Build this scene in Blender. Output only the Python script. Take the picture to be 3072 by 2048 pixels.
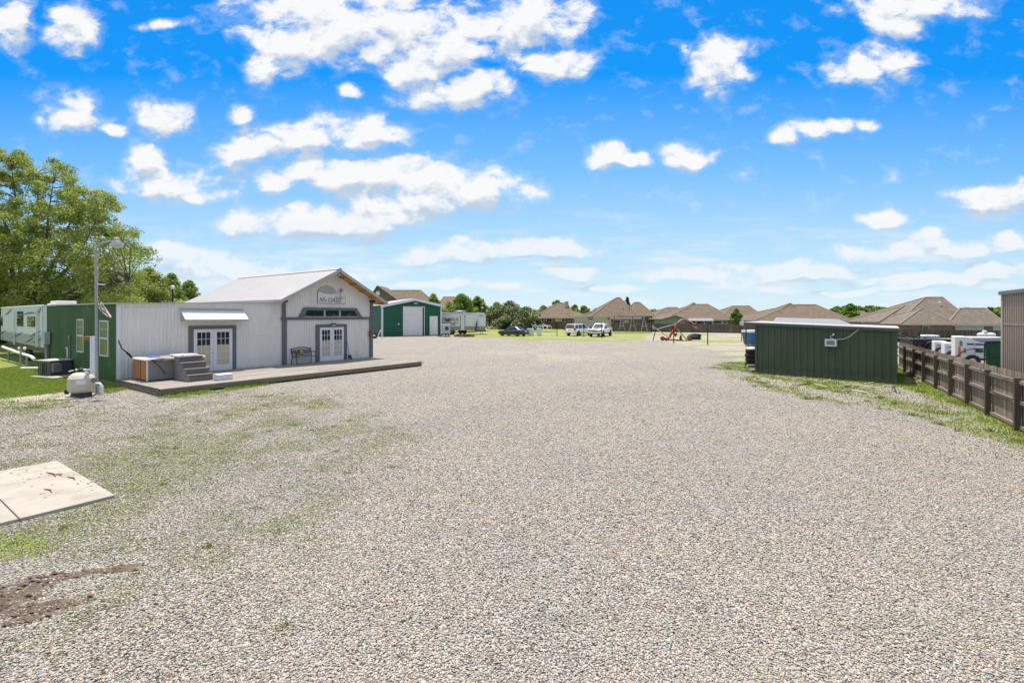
import bpy, math, random
import numpy as np
from mathutils import Vector, Matrix
random.seed(7); rng = np.random.default_rng(11)
R = math.radians
scene = bpy.context.scene
for o in list(bpy.data.objects): bpy.data.objects.remove(o)
# ---------------------------------------------------------------- camera
HZ, FL, CZ = 946.0, 1450.0, 3.1          # horizon row, focal length in photo pixels, eye height
cam_d = bpy.data.cameras.new('camera'); cam = bpy.data.objects.new('camera', cam_d)
scene.collection.objects.link(cam); scene.camera = cam
cam.location = (0, 0, CZ); cam.rotation_euler = (R(90), 0, 0)
cam_d.sensor_width = 36; cam_d.lens = 36 * FL / 3072
cam_d.shift_y = -(1024 - HZ) / 3072; cam_d.clip_end = 3000; cam_d.clip_start = 0.1
scene.render.resolution_x = 1024; scene.render.resolution_y = 682
# ---------------------------------------------------------------- light and exposure
SUN_EL = R(74)
SUN_AZ = math.atan2(-.35, .94)            # compass-like angle from +Y towards +X
sx, sy, sz = math.sin(SUN_AZ) * math.cos(SUN_EL), math.cos(SUN_AZ) * math.cos(SUN_EL), math.sin(SUN_EL)
ld = bpy.data.lights.new('sun', 'SUN'); ld.energy = 4.3; ld.angle = R(0.55); ld.color = (1, .94, .85)
sun = bpy.data.objects.new('sun', ld); scene.collection.objects.link(sun)
sun.rotation_euler = Vector((sx, sy, sz)).to_track_quat('Z', 'Y').to_euler()
scene.view_settings.view_transform = 'Standard'; scene.view_settings.look = 'None'
scene.view_settings.exposure = 0.70; scene.view_settings.gamma = 1
scene.render.engine = 'CYCLES'

w = bpy.data.worlds.new('World'); scene.world = w; w.use_nodes = True
nt = w.node_tree; nt.nodes.clear()
def N(t, tree=None, **k):
    n = (tree or nt).nodes.new(t)
    for a, v in k.items(): setattr(n, a, v)
    return n
# cloud field as a node group over (x/|y|, z/|y|) of the sky direction
CL = [(35,60,70,80),(225,35,75,38),(232,100,90,48),(480,75,70,16),(1080,60,340,120),(880,120,140,75),(795,190,60,48),
 (1290,130,190,95),(1580,60,160,85),(1640,185,120,50),(1250,215,80,50),(1370,285,150,46),(1455,262,75,42),(1050,272,40,20),
 (230,335,100,58),(340,393,30,18),(490,352,78,54),(735,330,46,30),(490,540,150,55),(430,480,65,48),(610,578,80,24),
 (940,410,200,52),(1110,392,105,62),(760,462,100,48),(1150,535,310,62),(1440,575,165,62),(1240,605,260,58),(820,560,52,36),
 (950,672,280,46),(1180,665,150,30),(560,770,210,36),(640,800,300,28),(1320,768,140,22),(1590,742,215,26),(1700,805,85,25),(2150,200,82,76),
 (2640,175,100,52),(2560,225,70,40),(2760,20,190,52),(2700,70,90,35),(2340,410,46,26),(2440,400,58,26),(2520,385,50,22),
 (2612,380,28,16),(1800,468,48,42),(1850,485,45,20),(1918,480,38,22),(2050,460,75,44),(2110,475,60,26),(2960,600,120,44),(3050,590,90,40),(2660,670,75,28),
 (2785,722,46,26),(2130,828,190,20),(2400,800,210,26),(2700,765,210,24),(2860,752,130,20),(3040,740,60,40),(2800,842,190,20),
 (3000,815,110,26),(2600,872,150,10),(1830,860,130,12),(1350,850,200,12),(900,830,260,14)]
g = bpy.data.node_groups.new('cloud_field', 'ShaderNodeTree')
g.interface.new_socket('V', in_out='INPUT', socket_type='NodeSocketVector')
g.interface.new_socket('D', in_out='OUTPUT', socket_type='NodeSocketFloat')
g.interface.new_socket('B', in_out='OUTPUT', socket_type='NodeSocketFloat')
gi = N('NodeGroupInput', g); go = N('NodeGroupOutput', g)
def lnk(a, b, tree=None): (tree or nt).links.new(a, b)
wn = N('ShaderNodeTexNoise', g); wn.inputs['Scale'].default_value = 5; wn.inputs['Detail'].default_value = 3
lnk(gi.outputs[0], wn.inputs['Vector'], g)
ws = N('ShaderNodeVectorMath', g, operation='SUBTRACT'); ws.inputs[1].default_value = (.5, .5, .5); lnk(wn.outputs['Color'], ws.inputs[0], g)
wm = N('ShaderNodeVectorMath', g, operation='MULTIPLY_ADD'); wm.inputs[1].default_value = (.13, .08, 0); lnk(ws.outputs[0], wm.inputs[0], g); lnk(gi.outputs[0], wm.inputs[2], g)
prev = None
for (cx, cy, rx, ry) in CL:
    u, v = (cx - 1536) / FL, (HZ - cy) / FL; a, b = FL / (rx * 1.12), FL / (ry * 1.12)
    m = N('ShaderNodeVectorMath', g, operation='MULTIPLY_ADD'); m.inputs[1].default_value = (a, b, 0); m.inputs[2].default_value = (-u * a, -v * b, 0)
    lnk(wm.outputs[0], m.inputs[0], g)
    d = N('ShaderNodeVectorMath', g, operation='DOT_PRODUCT'); lnk(m.outputs[0], d.inputs[0], g); lnk(m.outputs[0], d.inputs[1], g)
    if prev is None: prev = d.outputs['Value']
    else:
        q = N('ShaderNodeMath', g, operation='SMOOTH_MIN'); q.inputs[2].default_value = .5; lnk(prev, q.inputs[0], g); lnk(d.outputs['Value'], q.inputs[1], g); prev = q.outputs[0]
q = N('ShaderNodeMath', g, operation='SUBTRACT', use_clamp=False); q.inputs[0].default_value = 1; lnk(prev, q.inputs[1], g)
q2 = N('ShaderNodeMath', g, operation='MAXIMUM'); q2.inputs[1].default_value = -.9; lnk(q.outputs[0], q2.inputs[0], g)
sc = N('ShaderNodeVectorMath', g, operation='MULTIPLY'); sc.inputs[1].default_value = (1, 1.5, 1); lnk(gi.outputs[0], sc.inputs[0], g)
n1 = N('ShaderNodeTexNoise', g); n1.inputs['Scale'].default_value = 15; n1.inputs['Detail'].default_value = 10; n1.inputs['Roughness'].default_value = .58
n1.inputs['Distortion'].default_value = .25
lnk(sc.outputs[0], n1.inputs['Vector'], g)
q3 = N('ShaderNodeMath', g, operation='MULTIPLY_ADD'); q3.inputs[1].default_value = 6.6; q3.inputs[2].default_value = -3.15; lnk(n1.outputs['Fac'], q3.inputs[0], g)
q4 = N('ShaderNodeMath', g, operation='MULTIPLY_ADD'); q4.inputs[1].default_value = 1.4; lnk(q2.outputs[0], q4.inputs[0], g); lnk(q3.outputs[0], q4.inputs[2], g)
lnk(q4.outputs[0], go.inputs[0], g); lnk(q2.outputs[0], go.inputs[1], g)

tc = N('ShaderNodeTexCoord'); sp = N('ShaderNodeSeparateXYZ'); lnk(tc.outputs['Generated'], sp.inputs[0])
ab = N('ShaderNodeMath', operation='ABSOLUTE'); lnk(sp.outputs['Y'], ab.inputs[0])
mx = N('ShaderNodeMath', operation='MAXIMUM'); mx.inputs[1].default_value = .05; lnk(ab.outputs[0], mx.inputs[0])
du = N('ShaderNodeMath', operation='DIVIDE'); lnk(sp.outputs['X'], du.inputs[0]); lnk(mx.outputs[0], du.inputs[1])
dv = N('ShaderNodeMath', operation='DIVIDE'); lnk(sp.outputs['Z'], dv.inputs[0]); lnk(mx.outputs[0], dv.inputs[1])
cb = N('ShaderNodeCombineXYZ'); lnk(du.outputs[0], cb.inputs[0]); lnk(dv.outputs[0], cb.inputs[1])
gA = N('ShaderNodeGroup'); gA.node_tree = g; lnk(cb.outputs[0], gA.inputs[0])
off = N('ShaderNodeVectorMath', operation='ADD'); off.inputs[1].default_value = (-.006, .030, 0); lnk(cb.outputs[0], off.inputs[0])
gB = N('ShaderNodeGroup'); gB.node_tree = g; lnk(off.outputs[0], gB.inputs[0])
alpha = N('ShaderNodeMapRange', interpolation_type='SMOOTHSTEP'); alpha.inputs['From Min'].default_value = -.35; alpha.inputs['From Max'].default_value = 1.35
lnk(gA.outputs[0], alpha.inputs['Value'])
veil = N('ShaderNodeMapRange', interpolation_type='SMOOTHSTEP'); veil.inputs['From Min'].default_value = -1.0; veil.inputs['From Max'].default_value = .4; veil.inputs['To Max'].default_value = .20
lnk(gA.outputs[0], veil.inputs['Value'])
am = N('ShaderNodeMath', operation='MAXIMUM'); lnk(alpha.outputs[0], am.inputs[0]); lnk(veil.outputs[0], am.inputs[1]); alpha = am
sh = N('ShaderNodeMath', operation='SUBTRACT'); lnk(gB.outputs[0], sh.inputs[0]); lnk(gA.outputs[0], sh.inputs[1])
shm = N('ShaderNodeMath', operation='MULTIPLY_ADD'); shm.inputs[1].default_value = .28; lnk(sh.outputs[0], shm.inputs[0])
thick = N('ShaderNodeMath', operation='MULTIPLY'); thick.inputs[1].default_value = .12; lnk(gB.outputs[0], thick.inputs[0]); lnk(thick.outputs[0], shm.inputs[2])
shade = N('ShaderNodeMapRange', interpolation_type='SMOOTHSTEP'); shade.inputs['From Min'].default_value = -.05; shade.inputs['From Max'].default_value = .72; sb = N('ShaderNodeMath', operation='SUBTRACT'); lnk(gB.outputs[1], sb.inputs[0]); lnk(gA.outputs[1], sb.inputs[1])
sb2 = N('ShaderNodeMath', operation='MULTIPLY_ADD'); sb2.inputs[1].default_value = .75; lnk(sb.outputs[0], sb2.inputs[0]); lnk(shm.outputs[0], sb2.inputs[2]); lnk(sb2.outputs[0], shade.inputs['Value'])
cc = N('ShaderNodeMix', data_type='RGBA'); cc.inputs['A'].default_value = (7.3, 7.35, 7.45, 1); cc.inputs['B'].default_value = (4.3, 5.0, 5.9, 1)
lnk(shade.outputs[0], cc.inputs['Factor'])
sky = N('ShaderNodeTexSky', sky_type='NISHITA', sun_disc=False)
sky.sun_elevation = SUN_EL; sky.sun_rotation = SUN_AZ; sky.air_density = 1.0; sky.dust_density = .6; sky.ozone_density = 3.0
ev = N('ShaderNodeValToRGB'); er = ev.color_ramp.elements; er.new(.2); er.new(.4); er.new(.6)
for k_, (p_, c_) in enumerate(((0, (.68,.83,.90)), (.13, (.47,.72,.92)), (.30, (.19,.51,.95)), (.50, (.0,.30,.92)), (1, (.0,.20,.72)))): er[k_].position = p_; er[k_].color = (*c_, 1)
lnk(dv.outputs[0], ev.inputs[0])
ev2 = N('ShaderNodeVectorMath', operation='SCALE'); ev2.inputs['Scale'].default_value = 8.4; lnk(ev.outputs[0], ev2.inputs[0])
hs0 = N('ShaderNodeHueSaturation'); hs0.inputs['Saturation'].default_value = 1.2; lnk(sky.outputs[0], hs0.inputs['Color'])
hs = N('ShaderNodeMix', data_type='RGBA'); hs.inputs['Factor'].default_value = .93; lnk(hs0.outputs[0], hs.inputs['A']); lnk(ev2.outputs[0], hs.inputs['B'])
lowf = N('ShaderNodeMapRange', interpolation_type='SMOOTHSTEP'); lowf.inputs['From Min'].default_value = .04; lowf.inputs['From Max'].default_value = .24; lowf.inputs['To Min'].default_value = .62; lnk(dv.outputs[0], lowf.inputs['Value'])
am2 = N('ShaderNodeMath', operation='MULTIPLY'); lnk(alpha.outputs[0], am2.inputs[0]); lnk(lowf.outputs[0], am2.inputs[1]); alpha = am2
mixc = N('ShaderNodeMix', data_type='RGBA'); lnk(alpha.outputs[0], mixc.inputs['Factor']); lnk(hs.outputs['Result'], mixc.inputs['A']); lnk(cc.outputs['Result'], mixc.inputs['B'])
# thin streaks low over the horizon
st1 = N('ShaderNodeVectorMath', operation='MULTIPLY'); st1.inputs[1].default_value = (2.6, 17, 1); lnk(cb.outputs[0], st1.inputs[0])
st2 = N('ShaderNodeTexNoise'); st2.inputs['Scale'].default_value = 1.6; st2.inputs['Detail'].default_value = 7; st2.inputs['Roughness'].default_value = .6; lnk(st1.outputs[0], st2.inputs['Vector'])
st3 = N('ShaderNodeMapRange', interpolation_type='SMOOTHSTEP'); st3.inputs['From Min'].default_value = .47; st3.inputs['From Max'].default_value = .70; st3.inputs['To Max'].default_value = .75; lnk(st2.outputs['Fac'], st3.inputs['Value'])
st4 = N('ShaderNodeMapRange', interpolation_type='SMOOTHSTEP'); st4.inputs['From Min'].default_value = .05; st4.inputs['From Max'].default_value = .26; st4.inputs['To Min'].default_value = 1; st4.inputs['To Max'].default_value = 0; lnk(dv.outputs[0], st4.inputs['Value'])
st5 = N('ShaderNodeMath', operation='MULTIPLY'); lnk(st3.outputs[0], st5.inputs[0]); lnk(st4.outputs[0], st5.inputs[1])
mix2 = N('ShaderNodeMix', data_type='RGBA'); lnk(st5.outputs[0], mix2.inputs['Factor']); lnk(mixc.outputs['Result'], mix2.inputs['A']); mix2.inputs['B'].default_value = (7.0, 7.2, 7.5, 1)
mixc = mix2
# unseen cloud added overhead and behind the view to whiten the ambient light
oc = N('ShaderNodeTexNoise'); oc.inputs['Scale'].default_value = 2.4; oc.inputs['Detail'].default_value = 8; oc.inputs['Roughness'].default_value = .6; lnk(tc.outputs['Generated'], oc.inputs['Vector'])
o1 = N('ShaderNodeMapRange', interpolation_type='SMOOTHSTEP'); o1.inputs['From Min'].default_value = .42; o1.inputs['From Max'].default_value = .56; lnk(oc.outputs['Fac'], o1.inputs['Value'])
o2 = N('ShaderNodeMapRange', interpolation_type='SMOOTHSTEP'); o2.inputs['From Min'].default_value = .70; o2.inputs['From Max'].default_value = .95; lnk(dv.outputs[0], o2.inputs['Value'])
o3 = N('ShaderNodeMath', operation='MULTIPLY'); lnk(o1.outputs[0], o3.inputs[0]); lnk(o2.outputs[0], o3.inputs[1])
mix3 = N('ShaderNodeMix', data_type='RGBA'); lnk(o3.outputs[0], mix3.inputs['Factor']); lnk(mixc.outputs['Result'], mix3.inputs['A']); mix3.inputs['B'].default_value = (9.5, 9.2, 8.8, 1)
mixc = mix3
bg = N('ShaderNodeBackground'); bg.inputs['Strength'].default_value = .08; lnk(mixc.outputs['Result'], bg.inputs['Color'])
wo = N('ShaderNodeOutputWorld'); lnk(bg.outputs[0], wo.inputs[0])
w.cycles.sampling_method = 'MANUAL'; w.cycles.sample_map_resolution = 512

# ---------------------------------------------------------------- helpers
def G(px, py, z=0.0):
    d = (CZ - z) * FL / (py - HZ); return Vector(((px - 1536) / FL * d, d, z))
def V(px, py, d): return Vector(((px - 1536) / FL * d, d, CZ + (HZ - py) / FL * d))
col = scene.collection
WM = {}
def thing(name, label, cat, loc=(0, 0, 0), rz=0.0, group=None):
    o = bpy.data.objects.new(name, None); col.objects.link(o); o.empty_display_size = .2
    o.location = loc; o.rotation_euler = (0, 0, rz); o['label'] = label; o['category'] = cat
    if group: o['group'] = group
    WM[o.name] = Matrix.Translation(Vector(loc)) @ Matrix.Rotation(rz, 4, 'Z')
    return o
def tag(o, label=None, cat=None, group=None, kind=None):
    for k, v in (('label', label), ('category', cat), ('group', group), ('kind', kind)):
        if v: o[k] = v
    return o
def dup(root, loc, rz=0.0, label=None, scale=None):
    r = root.copy(); col.objects.link(r); r.location = loc; r.rotation_euler = (0, 0, rz)
    if label: r['label'] = label
    if scale: r.scale = scale
    def rec(src, dst):
        for ch in src.children:
            c = ch.copy(); col.objects.link(c); c.parent = dst; rec(ch, c)
    rec(root, r); return r
class Frame:
    def __init__(s, ox, oy, ang): s.o = Vector((ox, oy)); s.a = ang; s.c = math.cos(ang); s.s = math.sin(ang)
    def on(s, px, py, y=0.0):               # photo pixel -> local (x, z) on the local plane y
        u = (px - 1536) / FL
        nx, ny = -s.s, s.c                  # local y axis in world
        t = (nx * s.o.x + ny * s.o.y + y) / (nx * u + ny)
        wx, wy = u * t - s.o.x, t - s.o.y
        return wx * s.c + wy * s.s, CZ + (HZ - py) / FL * t
    def loc(s, p): x, y = p[0] - s.o.x, p[1] - s.o.y; return x * s.c + y * s.s, -x * s.s + y * s.c
    def world(s, x, y, z=0): return Vector((s.o.x + x * s.c - y * s.s, s.o.y + x * s.s + y * s.c, z))
class MB:
    def __init__(s): s.v = []; s.f = []; s.t = []; s.sm = []; s.tint = 1.0; s.smooth = False
    def add(s, vs, fs, tint=None):
        b = len(s.v); s.v += [tuple(p) for p in vs]
        for f in fs: s.f.append(tuple(b + i for i in f)); s.t.append(s.tint if tint is None else tint); s.sm.append(s.smooth)
        return s
    def box(s, x0, x1, y0, y1, z0, z1, tint=None):
        vs = [(x, y, z) for z in (z0, z1) for y in (y0, y1) for x in (x0, x1)]
        return s.add(vs, [(0,2,3,1),(4,5,7,6),(0,1,5,4),(2,6,7,3),(0,4,6,2),(1,3,7,5)], tint)
    def hull8(s, p, tint=None):              # 8 points: bottom 4 ccw, top 4 ccw
        return s.add(p, [(3,2,1,0),(4,5,6,7),(0,1,5,4),(1,2,6,5),(2,3,7,6),(3,0,4,7)], tint)
    def bar(s, a, b, w, h=None, up=(0, 0, 1), tint=None):
        a, b = Vector(a), Vector(b); h = h or w; d = (b - a).normalized(); u = Vector(up)
        if abs(d.dot(u)) > .98: u = Vector((1, 0, 0))
        r = d.cross(u).normalized() * w / 2; q = r.cross(d).normalized() * h / 2
        return s.hull8([a-r-q, a+r-q, b+r-q, b-r-q, a-r+q, a+r+q, b+r+q, b-r+q], tint)
    def tube(s, pts, r, n=8, caps=True, tint=None):
        pts = [Vector(p) for p in pts]; rs = r if isinstance(r, (list, tuple)) else [r] * len(pts); vs = []; fs = []
        old = s.smooth; pr = None
        for i, p in enumerate(pts):
            d = (pts[min(i + 1, len(pts) - 1)] - pts[max(i - 1, 0)]).normalized()
            if pr is None:
                u = Vector((0, 0, 1)) if abs(d.z) < .9 else Vector((1, 0, 0)); a = d.cross(u).normalized()
            else:
                a = (pr - d * pr.dot(d))
                a = a.normalized() if a.length > 1e-5 else d.orthogonal().normalized()
            pr = a; b = d.cross(a)
            for k in range(n):
                t = 2 * math.pi * k / n; vs.append(p + (a * math.cos(t) + b * math.sin(t)) * rs[i])
        for i in range(len(pts) - 1):
            for k in range(n): fs.append((i*n+k, i*n+(k+1) % n, (i+1)*n+(k+1) % n, (i+1)*n+k))
        s.smooth = True; s.add(vs, fs, tint); s.smooth = old
        if caps:
            s.add(vs[:n], [tuple(range(n))[::-1]], tint); s.add(vs[-n:], [tuple(range(n))], tint)
        return s
    def lathe(s, prof, c=(0, 0, 0), n=20, axis='z', tint=None):
        vs = []; fs = []; c = Vector(c)
        for (r, h) in prof:
            for k in range(n):
                t = 2 * math.pi * k / n; x, y = r * math.cos(t), r * math.sin(t)
                vs.append(c + (Vector((x, y, h)) if axis == 'z' else Vector((x, h, y)) if axis == 'y' else Vector((h, x, y))))
        for i in range(len(prof) - 1):
            for k in range(n): fs.append((i*n+k, i*n+(k+1) % n, (i+1)*n+(k+1) % n, (i+1)*n+k))
        old = s.smooth; s.smooth = True; s.add(vs, fs, tint); s.smooth = old
        s.add(vs[:n], [tuple(range(n))[::-1]], tint); s.add(vs[-n:], [tuple(range(n))], tint)
        return s
    def prism(s, poly, y0, y1, tint=None):     # polygon in x,z extruded along y
        n = len(poly); vs = [(x, y0, z) for x, z in poly] + [(x, y1, z) for x, z in poly]
        return s.add(vs, [tuple(range(n)), tuple(range(2*n-1, n-1, -1))] + [(i, i+n, (i+1) % n+n, (i+1) % n) for i in range(n)], tint)
    def prismx(s, poly, x0, x1, tint=None):    # polygon in y,z extruded along x
        n = len(poly); vs = [(x0, y, z) for y, z in poly] + [(x1, y, z) for y, z in poly]
        return s.add(vs, [tuple(range(n))[::-1], tuple(range(n, 2*n))] + [(i, (i+1) % n, (i+1) % n+n, i+n) for i in range(n)], tint)
    def plate(s, poly, z0, z1, tint=None):     # polygon in x,y extruded along z
        n = len(poly); vs = [(x, y, z0) for x, y in poly] + [(x, y, z1) for x, y in poly]
        return s.add(vs, [tuple(range(n))[::-1], tuple(range(n, 2*n))] + [(i, (i+1) % n, (i+1) % n+n, i+n) for i in range(n)], tint)
    def corr(s, o, u, v, W, fn, pitch, amp, kind='sine', th=0):  # corrugated sheet, ribs along v
        o, u, v = Vector(o), Vector(u).normalized(), Vector(v).normalized(); nn = u.cross(v).normalized()
        ss = []; k = 0
        if kind == 'sine':
            pat = [(0, -1), (.25, 0), (.5, 1), (.75, 0)]
        elif kind == 'box':
            pat = [(0, 0), (.28, 0), (.36, 1), (.64, 1), (.72, 0)]
        else:
            pat = [(0, 0), (.04, 1), (.12, 1), (.16, 0), (.48, 0), (.50, .3), (.53, .3), (.55, 0)]
        x = 0
        while x < W:
            for (a, h) in pat:
                q = x + a * pitch
                if q < W: ss.append((q, h * amp))
            x += pitch
        ss.append((W, 0)); vs = []
        for (q, h) in ss:
            a, b = fn(q); vs += [o + u*q + v*a + nn*h, o + u*q + v*b + nn*h]
        old = s.smooth; s.smooth = (kind == 'sine')
        s.add(vs, [(2*i, 2*i+2, 2*i+3, 2*i+1) for i in range(len(ss) - 1)]); s.smooth = old
        return s
    def build(s, name, m, parent=None, world=False, loc=None):
        vs = s.v
        if world and parent is not None:
            inv = WM[parent.name].inverted(); vs = [inv @ Vector(p) for p in vs]
        if loc is not None: L = Vector(loc); vs = [Vector(p) - L for p in vs]
        me = bpy.data.meshes.new(name); me.from_pydata([tuple(p) for p in vs], [], s.f); me.update()
        me.polygons.foreach_set('use_smooth', s.sm)
        if any(abs(t - 1) > 1e-6 for t in s.t):
            at = me.attributes.new('tint', 'FLOAT', 'FACE'); at.data.foreach_set('value', s.t)
        else:
            at = me.attributes.new('tint', 'FLOAT', 'FACE'); at.data.foreach_set('value', [1.0] * len(s.f))
        if m: me.materials.append(m)
        o = bpy.data.objects.new(name, me); col.objects.link(o)
        if parent is not None:
            o.parent = parent
            WM[o.name] = WM.get(parent.name, Matrix.Identity(4)).copy()
        if loc is not None: o.location = loc
        return o
def bevel(o, w=.02, seg=2):
    b = o.modifiers.new('bevel', 'BEVEL'); b.width = w; b.segments = seg; b.limit_method = 'ANGLE'; b.angle_limit = R(40); return o
def text(name, body, size, m, parent, loc, rot=(R(90), 0, 0), ext=.01, align='LEFT', shear=0, sx=1, space=1, offset=0):
    c = bpy.data.curves.new(name, 'FONT'); c.body = body; c.size = size; c.extrude = ext; c.align_x = align; c.shear = shear; c.space_character = space; c.offset = offset
    t = bpy.data.objects.new(name, c); col.objects.link(t); bpy.context.view_layer.update()
    me = bpy.data.meshes.new_from_object(t.evaluated_get(bpy.context.evaluated_depsgraph_get()))
    bpy.data.objects.remove(t); me.name = name; me.materials.clear(); me.materials.append(m)
    at = me.attributes.new('tint', 'FLOAT', 'FACE'); at.data.foreach_set('value', [1.0] * len(me.polygons))
    o = bpy.data.objects.new(name, me); col.objects.link(o); o.parent = parent; o.location = loc; o.rotation_euler = rot; o.scale = (sx, 1, 1)
    return o
# ---------------------------------------------------------------- materials
MC = {}
def mat(name, c=(.5, .5, .5), rough=.6, metal=0.0, var=.12, nscale=3.0, bump=0.0, bscale=40.0, stretch=(1, 1, 1), dirt=None, dirts=.35, dscale=1.2, spec=.5, coat=0, splash_reflect=None):
    if name in MC: return MC[name]
    m = bpy.data.materials.new(name); m.use_nodes = True; t = m.node_tree; t.nodes.clear(); MC[name] = m
    o = N('ShaderNodeOutputMaterial', t); p = N('ShaderNodeBsdfPrincipled', t); lnk(p.outputs[0], o.inputs[0], t)
    p.inputs['Roughness'].default_value = rough; p.inputs['Metallic'].default_value = metal
    p.inputs['Specular IOR Level'].default_value = spec
    if coat: p.inputs['Coat Weight'].default_value = coat; p.inputs['Coat Roughness'].default_value = .05
    co = N('ShaderNodeTexCoord', t); mp = N('ShaderNodeMapping', t); mp.inputs['Scale'].default_value = stretch
    lnk(co.outputs['Object'], mp.inputs[0], t)
    n = N('ShaderNodeTexNoise', t); n.inputs['Scale'].default_value = nscale; n.inputs['Detail'].default_value = 6; n.inputs['Roughness'].default_value = .65
    lnk(mp.outputs[0], n.inputs['Vector'], t)
    mr = N('ShaderNodeMapRange', t); mr.inputs['From Min'].default_value = .25; mr.inputs['From Max'].default_value = .75
    mr.inputs['To Min'].default_value = 1 - var; mr.inputs['To Max'].default_value = 1 + var; lnk(n.outputs['Fac'], mr.inputs['Value'], t)
    at = N('ShaderNodeAttribute', t, attribute_name='tint')
    mu = N('ShaderNodeMath', t, operation='MULTIPLY'); lnk(mr.outputs[0], mu.inputs[0], t); lnk(at.outputs['Fac'], mu.inputs[1], t)
    vm = N('ShaderNodeVectorMath', t, operation='SCALE'); vm.inputs[0].default_value = c; lnk(mu.outputs[0], vm.inputs['Scale'], t)
    src = vm.outputs[0]
    if dirt:
        n2 = N('ShaderNodeTexNoise', t); n2.inputs['Scale'].default_value = dscale; n2.inputs['Detail'].default_value = 8; n2.inputs['Roughness'].default_value = .7
        lnk(mp.outputs[0], n2.inputs['Vector'], t)
        r2 = N('ShaderNodeMapRange', t, interpolation_type='SMOOTHSTEP'); r2.inputs['From Min'].default_value = .5; r2.inputs['From Max'].default_value = .72
        r2.inputs['To Max'].default_value = dirts; lnk(n2.outputs['Fac'], r2.inputs['Value'], t)
        mm = N('ShaderNodeMix', t, data_type='RGBA'); lnk(r2.outputs[0], mm.inputs['Factor'], t); lnk(src, mm.inputs['A'], t); mm.inputs['B'].default_value = (*dirt, 1); src = mm.outputs['Result']
    if splash_reflect:
        sz_ = N('ShaderNodeSeparateXYZ', t); lnk(co.outputs['Object'], sz_.inputs[0], t)
        n3 = N('ShaderNodeTexNoise', t); n3.inputs['Scale'].default_value = 3.5; n3.inputs['Detail'].default_value = 8; n3.inputs['Roughness'].default_value = .75; lnk(co.outputs['Object'], n3.inputs['Vector'], t)
        a3 = N('ShaderNodeMath', t, operation='MULTIPLY_ADD'); a3.inputs[1].default_value = 1.6; lnk(n3.outputs['Fac'], a3.inputs[0], t)
        i3 = N('ShaderNodeMath', t, operation='MULTIPLY'); i3.inputs[1].default_value = -1/splash_reflect[1]; lnk(sz_.outputs['Z'], i3.inputs[0], t); lnk(i3.outputs[0], a3.inputs[2], t)
        r3 = N('ShaderNodeMapRange', t, interpolation_type='SMOOTHSTEP'); r3.inputs['From Min'].default_value = -.1; r3.inputs['From Max'].default_value = .55; r3.inputs['To Max'].default_value = splash_reflect[2]; lnk(a3.outputs[0], r3.inputs['Value'], t)
        m3 = N('ShaderNodeMix', t, data_type='RGBA'); lnk(r3.outputs[0], m3.inputs['Factor'], t); lnk(src, m3.inputs['A'], t); m3.inputs['B'].default_value = (*splash_reflect[0], 1); src = m3.outputs['Result']
    lnk(src, p.inputs['Base Color'], t)
    if bump:
        nb = N('ShaderNodeTexNoise', t); nb.inputs['Scale'].default_value = bscale; nb.inputs['Detail'].default_value = 4; lnk(mp.outputs[0], nb.inputs['Vector'], t)
        bp = N('ShaderNodeBump', t); bp.inputs['Strength'].default_value = bump; bp.inputs['Distance'].default_value = .02; lnk(nb.outputs['Fac'], bp.inputs['Height'], t); lnk(bp.outputs[0], p.inputs['Normal'], t)
    return m
def glass(name, c=(.02, .025, .03), rough=.04):
    return mat(name, c, rough, 0, .1, 1.0, spec=.9)
def leafmat(name, c, c2, trans=.35):
    m = bpy.data.materials.new(name); m.use_nodes = True; t = m.node_tree; t.nodes.clear()
    o = N('ShaderNodeOutputMaterial', t); at = N('ShaderNodeAttribute', t, attribute_name='tint')
    cm = N('ShaderNodeMix', t, data_type='RGBA'); cm.inputs['A'].default_value = (*c, 1); cm.inputs['B'].default_value = (*c2, 1); lnk(at.outputs['Fac'], cm.inputs['Factor'], t)
    d = N('ShaderNodeBsdfPrincipled', t); d.inputs['Roughness'].default_value = .5; d.inputs['Specular IOR Level'].default_value = .35; lnk(cm.outputs['Result'], d.inputs['Base Color'], t)
    tr = N('ShaderNodeBsdfTranslucent', t); lnk(cm.outputs['Result'], tr.inputs['Color'], t)
    ms = N('ShaderNodeMixShader', t); ms.inputs[0].default_value = trans; lnk(d.outputs[0], ms.inputs[1], t); lnk(tr.outputs[0], ms.inputs[2], t); lnk(ms.outputs[0], o.inputs[0], t)
    return m
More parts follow.
